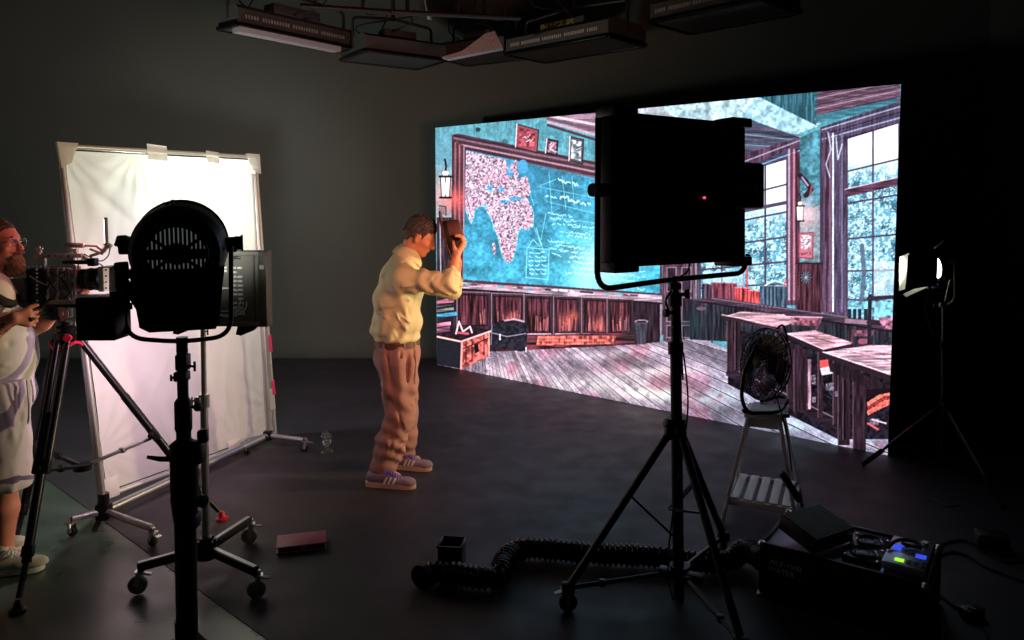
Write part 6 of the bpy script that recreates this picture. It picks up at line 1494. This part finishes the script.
m = MB(); m.box((0, sy_ * .009, 0), (.17, .002, .115), MX); m.build('added_monitor_glow', mat('added_small_glow', (.8, .4, .4, 1), .3, emit=(1, .34, .32, 1), estr=14), sm_o)  # red glow added on the hidden side to brighten the operator's face
m = MB(); m.bar(C_(105, 243), C_(111, 247), .022, .022, bev=.003); m.bar(C_(108, 245), C_(103, 252), .018, .018, bev=.003); m.bar(C_(103, 252), C_(90, 256), .014, .014, bev=.003); m.bar(C_(90, 249), C_(103, 254), .010, .010); m.bar(C_(97, 246), C_(104, 252), .012, .012); m.build('articulating_arm', 'alud', cm)
m = MB(); m.tube(spline([C_(110, 248), C_(108, 256), C_(101, 261), C_(92, 258), C_(84, 254)], 6), .003, 8); m.tube(spline([C_(82, 254), C_(90, 262), C_(100, 264), C_(104, 268)], 6), .003, 8); each(m, 'cable', 'rub', cm)
m = MB(); m.tube(spline([C_(83, 258), C_(78, 266), C_(80, 272)], 5), .003, 8); m.build('cable', 'rub', cm)
m = MB(); m.box(C_(84, 262), (.09, .05, .02), bev=.004); m.box(C_(70, 262), (.05, .05, .015), bev=.003); m.box(C_(93, 262, -.03), (.04, .04, .04), bev=.005); m.build('focus_motor', 'blkm', cm)

# ------------------------------------------------------------------ camera operator at the left edge
YM = 3.72
K = lambda px, py, dy=0.0: P(px, py, YM + dy)
op = thing('person', 'bearded person in glasses, pale t-shirt and shorts, behind the film camera', 'person', (K(0, 570).x, YM, 0))
hc2 = K(-1, 244, 0); H2 = rotm(y=math.radians(-2))
psh_r = K(-6, 296, -.18); psh_l = K(-2, 294, .17); pel_r = K(-28, 342, -.24); pwr_r = K(14, 318, -.235); pkn_r = K(29, 319, -.20)
pel_l = K(24, 334, .16); pwr_l = K(66, 303, .12); pkn_l = K(82, 294, .09)
pnb = K(-8, 278, 0); ppel = K(2, 385, 0)
ph_r = K(2, 395, -.09); ph_l = K(2, 395, .09); pk_r = K(6, 478, -.10); pk_l = K(0, 478, .12); pa_r = K(4, 553, -.10); pa_l = K(-14, 540, .14)
Ob = Field((K(-60, 0).x, YM - .40, -.005), (K(110, 0).x, YM + .40, 1.80), .006)
T2 = head_build(Ob, hc2, H2, .99)
Ob.cap(T2(-.03, 0, -.05), pnb, .058, .066, k=.04); Ob.cap(pnb, K(-2, 320), .06, .11, k=.04); Ob.cap(K(0, 320), ppel, .105, .10, k=.05)
for sh, el, wr in ((psh_r, pel_r, pwr_r), (psh_l, pel_l, pwr_l)):
    Ob.cap(pnb, sh, .06, .055, k=.04); Ob.cap(sh, el, .052, .046, k=.03); Ob.cap(el, lerp(el, wr, .4), .046, .048, k=.03); Ob.cap(lerp(el, wr, .4), wr, .048, .030, k=.03)
for h, kn, an in ((ph_r, pk_r, pa_r), (ph_l, pk_l, pa_l)):
    Ob.cap(h, kn, .08, .058, k=.03); Ob.cap(kn, lerp(kn, an, .4), .052, .058, k=.03); Ob.cap(lerp(kn, an, .4), an, .058, .036, k=.03); Ob.cap(an, V((an.x + .10, an.y, .045)), .036, .03, k=.02)
make_hand(Ob, pwr_r, pkn_r, (.1, .1, 1), (.0, -1, .1), (.8, 1.1, .8), 1.0, thumb=(.6, .6, .6))
make_hand(Ob, pwr_l, pkn_l, (.1, -1, .2), (.2, .2, -1), (.2, .35, .3), 1.0, thumb=(.7, -.6, .5))
Ob.build('body', 'skinr', op, 1)
for q in (-1, 1):
    sm_([T2(.088, q * .012, .030), T2(.090, q * .03, .034), T2(.074, q * .052, .028)], [.0025, .005, .0025], 'eyebrow', 'hair2', op)
    m = MB(); m.lathe([(0, -.002), (.0055, -.001), (.006, .001), (0, .003)], 10, frame_m(T2(.0870, q * .030, .006), H2 @ V((0, 1, 0)), H2 @ V((1, 0, 0)))); m.build('eye', 'blkgl', op)
gg = MB()
for q in (-1, 1):
    gg.tube([T2(.108 - .006 * abs(math.cos(t)), q * .032 + .024 * math.cos(t), .004 + .019 * math.sin(t)) for t in [i * math.pi / 10 for i in range(20)]], .0018, 6, closed=True)
    gg.tube([T2(.103, q * .056, .010), T2(.05, q * .078, .008), T2(-.005, q * .083, .006), T2(-.02, q * .082, -.008)], .0018, 6)
gg.tube([T2(.110, -.010, .008), T2(.114, 0, .010), T2(.110, .010, .008)], .0016, 6); gg.build('glasses', 'steel', op)
Hf = Field(hc2 - V((.16, .13, .16)), hc2 + V((.16, .13, .17)), .004); HT = lambda x, y, z: V(hc2) + H2 @ (V((x, y, z)) * .99)
Hf.ell(HT(-.018, 0, .044), (.100, .079, .086), H2, .02); Hf.ell(HT(.085, 0, -.02), (.080, .12, .095), H2, .01, 'sub'); Hf.ell(HT(0, 0, -.12), (.16, .16, .09), H2, .01, 'sub')
for q in (-1, 1): Hf.ell(HT(.004, q * .085, -.02), (.030, .028, .040), H2, .01, 'sub')
Hf.warp(lambda x, y, z: .002 * np.sin(x * 260 + 40 * z) * np.sin(z * 300 + y * 60)); Hf.build('hair', 'hair2', op, 0)
Hf = Field(hc2 - V((.10, .12, .22)), hc2 + V((.20, .12, .06)), .004)
Hf.ell(HT(.062, 0, -.083), (.048, .046, .038), H2, .02); Hf.ell(HT(.088, 0, -.122), (.030, .030, .038), H2, .02); Hf.ell(HT(.05, 0, -.135), (.03, .035, .035), H2, .02)
for q in (-1, 1): Hf.cap(HT(.012, q * .072, -.03), HT(.04, q * .056, -.09), .010, .016, k=.02)
Hf.ell(HT(.100, 0, -.046), (.014, .032, .008), H2, .008); Hf.ell(HT(.116, 0, -.060), (.012, .018, .006), H2, .004, 'sub')
Hf.warp(lambda x, y, z: .0035 * np.sin(x * 400 + 40 * z) * np.sin(y * 380) + .003 * np.sin(z * 160 + x * 200) * np.sin(y * 200)); Hf.build('beard', 'beard', op, 0)
# t-shirt, strap, shorts, shoes
Sf = Field((K(-60, 0).x, YM - .38, K(0, 386).z), (K(60, 0).x, YM + .36, K(0, 268).z), .006)
Sf.ell(K(-3, 308), (.145, .19, .14), None, .05); Sf.ell(K(1, 345), (.152, .17, .16), None, .05); Sf.ell(K(3, 362), (.145, .16, .09), None, .05); Sf.cap(K(-7, 285), K(-4, 297), .085, .11, k=.05); Sf.cap(K(2, 350), K(2, 388), .138, .138, k=.04)
for sh, el, wr in ((psh_r, pel_r, pwr_r), (psh_l, pel_l, pwr_l)):
    Sf.cap(lerp(pnb, sh, .5), sh, .075, .075, k=.04); Sf.cap(sh, lerp(sh, el, .72), .078, .082, k=.04)
Sf.warp(folds(41, 40, (K(-20, 0).x, YM - .26, K(0, 380).z), (K(38, 0).x, YM - .05, K(0, 290).z), (.006, .014), (.008, .016), (.05, .14), [(1, 0, .5), (1, 0, -.4), (.3, 0, 1), (0, 1, .3)]))
for sh, el, wr in ((psh_r, pel_r, pwr_r), (psh_l, pel_l, pwr_l)): Sf.cap(lerp(sh, el, .70), lerp(sh, el, 1.2), .070, .072, k=.004, mode='sub')
Sf.cap(T2(-.03, 0, -.05), lerp(T2(-.03, 0, -.05), pnb, .95), .068, .074, k=.006, mode='sub'); Sf.cut(K(0, 379), (0, 0, -1))
Sf.build('t_shirt', 'tee', op, 1)
sl_, q_ = Sf.sub(Sf.lo, Sf.lo + Sf.res * Sf.n); p0_ = np.array(K(4, 296, -.15)); n_p = np.array((.62, .25, .74)); n_p /= np.linalg.norm(n_p)
d_ = np.maximum(Sf.d - .007, np.abs((q_ - p0_) @ n_p) - .019); d_ = np.maximum(d_, (K(-10, 0).x - q_[..., 0])); Sf.d = np.maximum(d_, K(0, 330).z - q_[..., 2]).astype(np.float32)
Sf.build('shoulder_strap', 'rub', op, 1)
Tf = Field((K(-60, 0).x, YM - .34, K(0, 486).z), (K(60, 0).x, YM + .36, K(0, 368).z), .006)
Tf.ell(K(1, 395), (.150, .175, .12), None, .05); Tf.cap(K(2, 366), K(2, 390), .140, .140, k=.03)
for h, kn in ((ph_r, pk_r), (ph_l, pk_l)): Tf.cap(h, lerp(h, kn, .55), .118, .112, k=.04); Tf.cap(lerp(h, kn, .55), kn, .112, .118, k=.03)
Tf.warp(folds(51, 30, (K(-20, 0).x, YM - .26, K(0, 478).z), (K(34, 0).x, YM - .08, K(0, 385).z), (.007, .014), (.009, .016), (.06, .15), [(.2, 0, 1), (.5, 0, 1), (-.2, 0, 1)]))
for kn in (pk_r, pk_l): Tf.cap(V((kn.x, kn.y, kn.z - .1)), V((kn.x, kn.y, kn.z + .05)), .105, .10, k=.006, mode='sub')
Tf.cut(K(0, 376), (0, 0, 1)); Tf.cut(K(0, 479), (-.02, 0, -1)); sh_o = Tf.build('shorts', 'short', op, 1)
m = MB(); m.tube(spline([K(27, 380, -.13), K(28, 392, -.145), K(29, 408, -.14), K(28, 424, -.15)], 5), .004, 6); m.tube(spline([K(31, 380, -.11), K(33, 390, -.125), K(33, 402, -.125)], 5), .004, 6); each(m, 'drawstring', 'lace2' if 'lace2' in M else 'tee', op)
shoe('sneaker', K(-14, 577, -.12) * 0 + G(-13, 577), G(45, 569), op, ('canv', 'wstr', 'canv', 'canv'), False)
shoe('sneaker', G(-30, 556), G(24, 549), op, ('canv', 'wstr', 'canv', 'canv'), False)
m = MB(); m.tube([V((pa_r.x, pa_r.y, .07)), V((pa_r.x, pa_r.y, .13))], [.046, .042], 14); m.tube([V((pa_l.x, pa_l.y, .07)), V((pa_l.x, pa_l.y, .13))], [.046, .042], 14); each(m, 'sock', 'tee', op)
# forearm tattoo as ink lines lying on the skin
ink = mat('tattoo_ink', rgb(58, 48, 56), .6); m = MB(); rt = random.Random(9); dr = (pwr_r - pel_r)
for i in range(26):
    t0_ = .35 + rt.random() * .5; a_ = rt.uniform(2.2, 5.4); pts_ = []
    e1 = dr.normalized().orthogonal().normalized(); e2 = dr.normalized().cross(e1)
    for j in range(5):
        t_ = t0_ + j * .022; rad = (.048 + (.030 - .048) * max(0, (t_ - .4) / .6)) + .0006; aa = a_ + .35 * math.sin(j * 1.6 + i); pts_.append(pel_r + dr * t_ + (e1 * math.cos(aa) + e2 * math.sin(aa)) * rad)
    m.tube(pts_, .0016, 5)
m.build('tattoo', ink, op)

# ------------------------------------------------------------------ hanging light panels under the dark ceiling
ZT = 4.25
M['fixt'] = mat('graphite_fixture', rgb(84, 82, 82), .5, .1)
M['grid'] = mat('pale_honeycomb', rgb(196, 194, 200), .6)
M['truss'] = mat('dark_pipe', rgb(58, 57, 57), .45, .4)
M['yel'] = mat('yellow_lettering', rgb(190, 160, 60), .6)
def fixture(label, pl_, pr_, z, depth, group, grid=True, slots=38, text=None, tilt=0.0, h=.14, back=None):
    a = G(pl_[0], pl_[1], z); b = G(pr_[0], pr_[1], z)
    t = thing('ceiling_light_panel', label, 'ceiling light', (a + b) / 2 + V((0, 0, .0)), group=group)
    w = (b - a).length; Mx = frame_m((a + b) / 2, b - a, (0, 0, 1))
    if (Mx.to_3x3() @ V((0, 1, 0))).y < 0: Mx = Mx @ Matrix.Rotation(math.pi, 4, 'Z')
    Mx = Mx @ Matrix.Rotation(tilt, 4, 'X')
    m = MB(); m.prism([(0, 0), (0, h), (depth * .12, h * 1.25), (depth * .88, h * 1.25), (depth, h), (depth, 0)], -w / 2, w / 2, Mx @ Matrix(((0, 0, 1, 0), (1, 0, 0, 0), (0, 1, 0, 0), (0, 0, 0, 1)))); m.build('housing', 'fixt', t)
    m = MB()
    for (x0, y0, x1, y1) in ((-w / 2, 0, w / 2, 0), (-w / 2, depth, w / 2, depth), (-w / 2, 0, -w / 2, depth), (w / 2, 0, w / 2, depth)): m.bar(Mx @ V((x0, y0, .0)), Mx @ V((x1, y1, .0)), .05, .03, bev=.004)
    m.build('rim', 'blkm', t)
    m = MB()
    for i in range(slots):
        x = -w / 2 + w * (.06 + .86 * i / slots)
        if i % 11 == 5: continue
        m.box((x, -.004, h * .55), (w * .011, .008, h * .22), Mx)
    m.build('vent_slots', 'lgrey', t)
    if grid:
        m = MB(); d0 = depth * .05; 
        for j in range(4): m.box((-.04, .02 - j * .0, -.045 - j * .0), (0.001, 0.001, 0.001), Mx)
        n = int(w * 30)
        for i in range(n): m.box((-w / 2 + .04 + (w * .84) * i / n, .05, -.035), (.005, .10, .05), Mx)
        for j in range(5): m.box((-w * .06, .0 + j * .025, -.035), (w * .86, .005, .05), Mx)
        m.build('honeycomb_grid', 'grid', t)
    m = MB(); m.box((0, depth * .5, -.004), (w - .06, depth - .06, .01), Mx); m.build('diffuser', 'dgrey', t)
    for q in (-1, 1):
        m = MB(); m.tube(roundpath([Mx @ V((q * w * .5, depth * .5, h * .5)), Mx @ V((q * w * .5, depth * .5, h + .22)), Mx @ V((0, depth * .5, h + .26))], .05), .014, 8); m.build('yoke', 'truss', t)
    top_ = Mx @ V((0, depth * .5, h + .26)); m = MB(); m.tube([top_ - V((0, 0, .02)), V((top_.x, top_.y, ZT))], .02, 10); m.box(V((top_.x, top_.y, ZT)), (.09, .09, .09), bev=.01); m.build('hanging_spigot', 'truss', t)
    m = MB(); rx = random.Random(int(pl_[0])); p0 = Mx @ V((0, depth * .4, h * 1.25))
    for k in range(3): m.tube(spline([p0 + V((rx.uniform(-.3, .3), 0, 0)), p0 + V((rx.uniform(-.4, .4), rx.uniform(-.3, 0), rx.uniform(.02, .2))), p0 + V((rx.uniform(-.4, .4), rx.uniform(-.3, 0), rx.uniform(.2, .5))), V((top_.x + rx.uniform(-.2, .2), top_.y, ZT))], 6), .007, 6)
    each(m, 'cable', 'rub', t)
    m = MB(); m.box((.0, depth * .35, h * 1.25 + .04), (w * .4, .16, .09), Mx, .01); bo_ = m.build('ballast_box', 'dgrey', t)
    if text: text_obj('lettering', text, .10, Mx @ Matrix.Translation((-.28, depth * .35 - .083, h * 1.25 + .005)) @ Matrix.Rotation(math.pi / 2, 4, 'X'), 'yel', t)
    return t, Mx, w
fixture('grey hanging light panel with a pale grid strip, leftmost under the ceiling', (238, 24), (354, 48), 3.30, .30, 'hanging light panels', text=None)
fixture('dark hanging light panel between the leftmost one and the crumpled pale grid', (366, 50), (446, 60), 3.22, .6, 'hanging light panels', grid=False, slots=0)
fixture('large hanging light panel with yellow lettering, above the top edge of the screen', (506, 54), (608, 35), 3.28, .6, 'hanging light panels', grid=False, slots=44, text='IMAGE 85')
fixture('hanging light panel with a row of pale slots, rightmost under the ceiling', (650, 22), (762, -2), 3.30, .6, 'hanging light panels', grid=False, slots=40)
t_, Mx_, w_ = fixture('hanging light panel with a sagging pale wedge-shaped honeycomb', (440, 58), (504, 50), 3.35, .5, 'hanging light panels', grid=False, slots=0)
a = P(441, 57, 6.6); b = P(447, 59, 6.6); c = P(503, 48, 6.9); d = P(495, 31, 6.9); e = P(486, 33, 6.8); f_ = P(462, 51, 6.7)
m = MB(); up_ = V((0, .25, .03)); pts_ = [a, b, c, d, e, f_]; m.add(pts_ + [p + up_ for p in pts_], [(0, 1, 2, 3, 4, 5), (11, 10, 9, 8, 7, 6)] + [(i, 6 + i, 6 + (i + 1) % 6, (i + 1) % 6) for i in range(6)]); 
m.build('sagging_honeycomb', mat('pale_woven_grid', rgb(190, 184, 186), .7, vary=.75, scale=70), t_)
# ceiling pipes
for i, (x0, y0, x1, y1, z, lb) in enumerate([(-6.8, 6.3, 5.5, 6.3, ZT + .02, 'long dark ceiling pipe nearest the camera'), (-6.8, 7.1, 5.5, 7.1, ZT + .02, 'long dark ceiling pipe second from the camera'), (-6.8, 7.9, 5.5, 7.9, ZT + .02, 'long dark ceiling pipe closest to the back wall')]):
    m = MB(); m.tube([(x0, y0, z), (x1, y1, z)], .025, 12); 
    for k in range(7): xx = x0 + (x1 - x0) * (k + .5) / 7; m.tube([(xx, y0, z), (xx, y0, ZC - .01)], .012, 8)
    tag(m.build('ceiling_pipe', 'truss'), lb, 'pipe', 'ceiling pipes')
# lower truss pieces in view
def lowpipe(p0, p1, Y, lb, r=.022):
    a = P(p0[0], p0[1], Y); b = P(p1[0], p1[1], Y + .5); m = MB(); m.tube([a, b], r, 10)
    for s_ in (.12, .5, .88): q = a.lerp(b, s_); m.tube([q, V((q.x, q.y, ZC - .01))], .010, 8)
    tag(m.build('hanging_pipe', 'truss'), lb, 'pipe', 'low hanging pipes')
lowpipe((300, 6), (420, 14), 5.9, 'low dark pipe hung above the leftmost light panel')
lowpipe((392, 12), (520, 18), 6.2, 'low dark pipe hung above the crumpled pale honeycomb')
wk = P(429, 14, 6.4); m = MB(); m.tube(spline([P(424, -6, 6.4), P(426, 8, 6.4), wk, P(431, 20, 6.4)], 5), .006, 6); m.cyl(wk, P(429, 19, 6.4), .014); tag(m.build('safety_wire', 'lgrey'), 'thin pale safety wire dangling from the ceiling left of the crumpled honeycomb', 'wire')
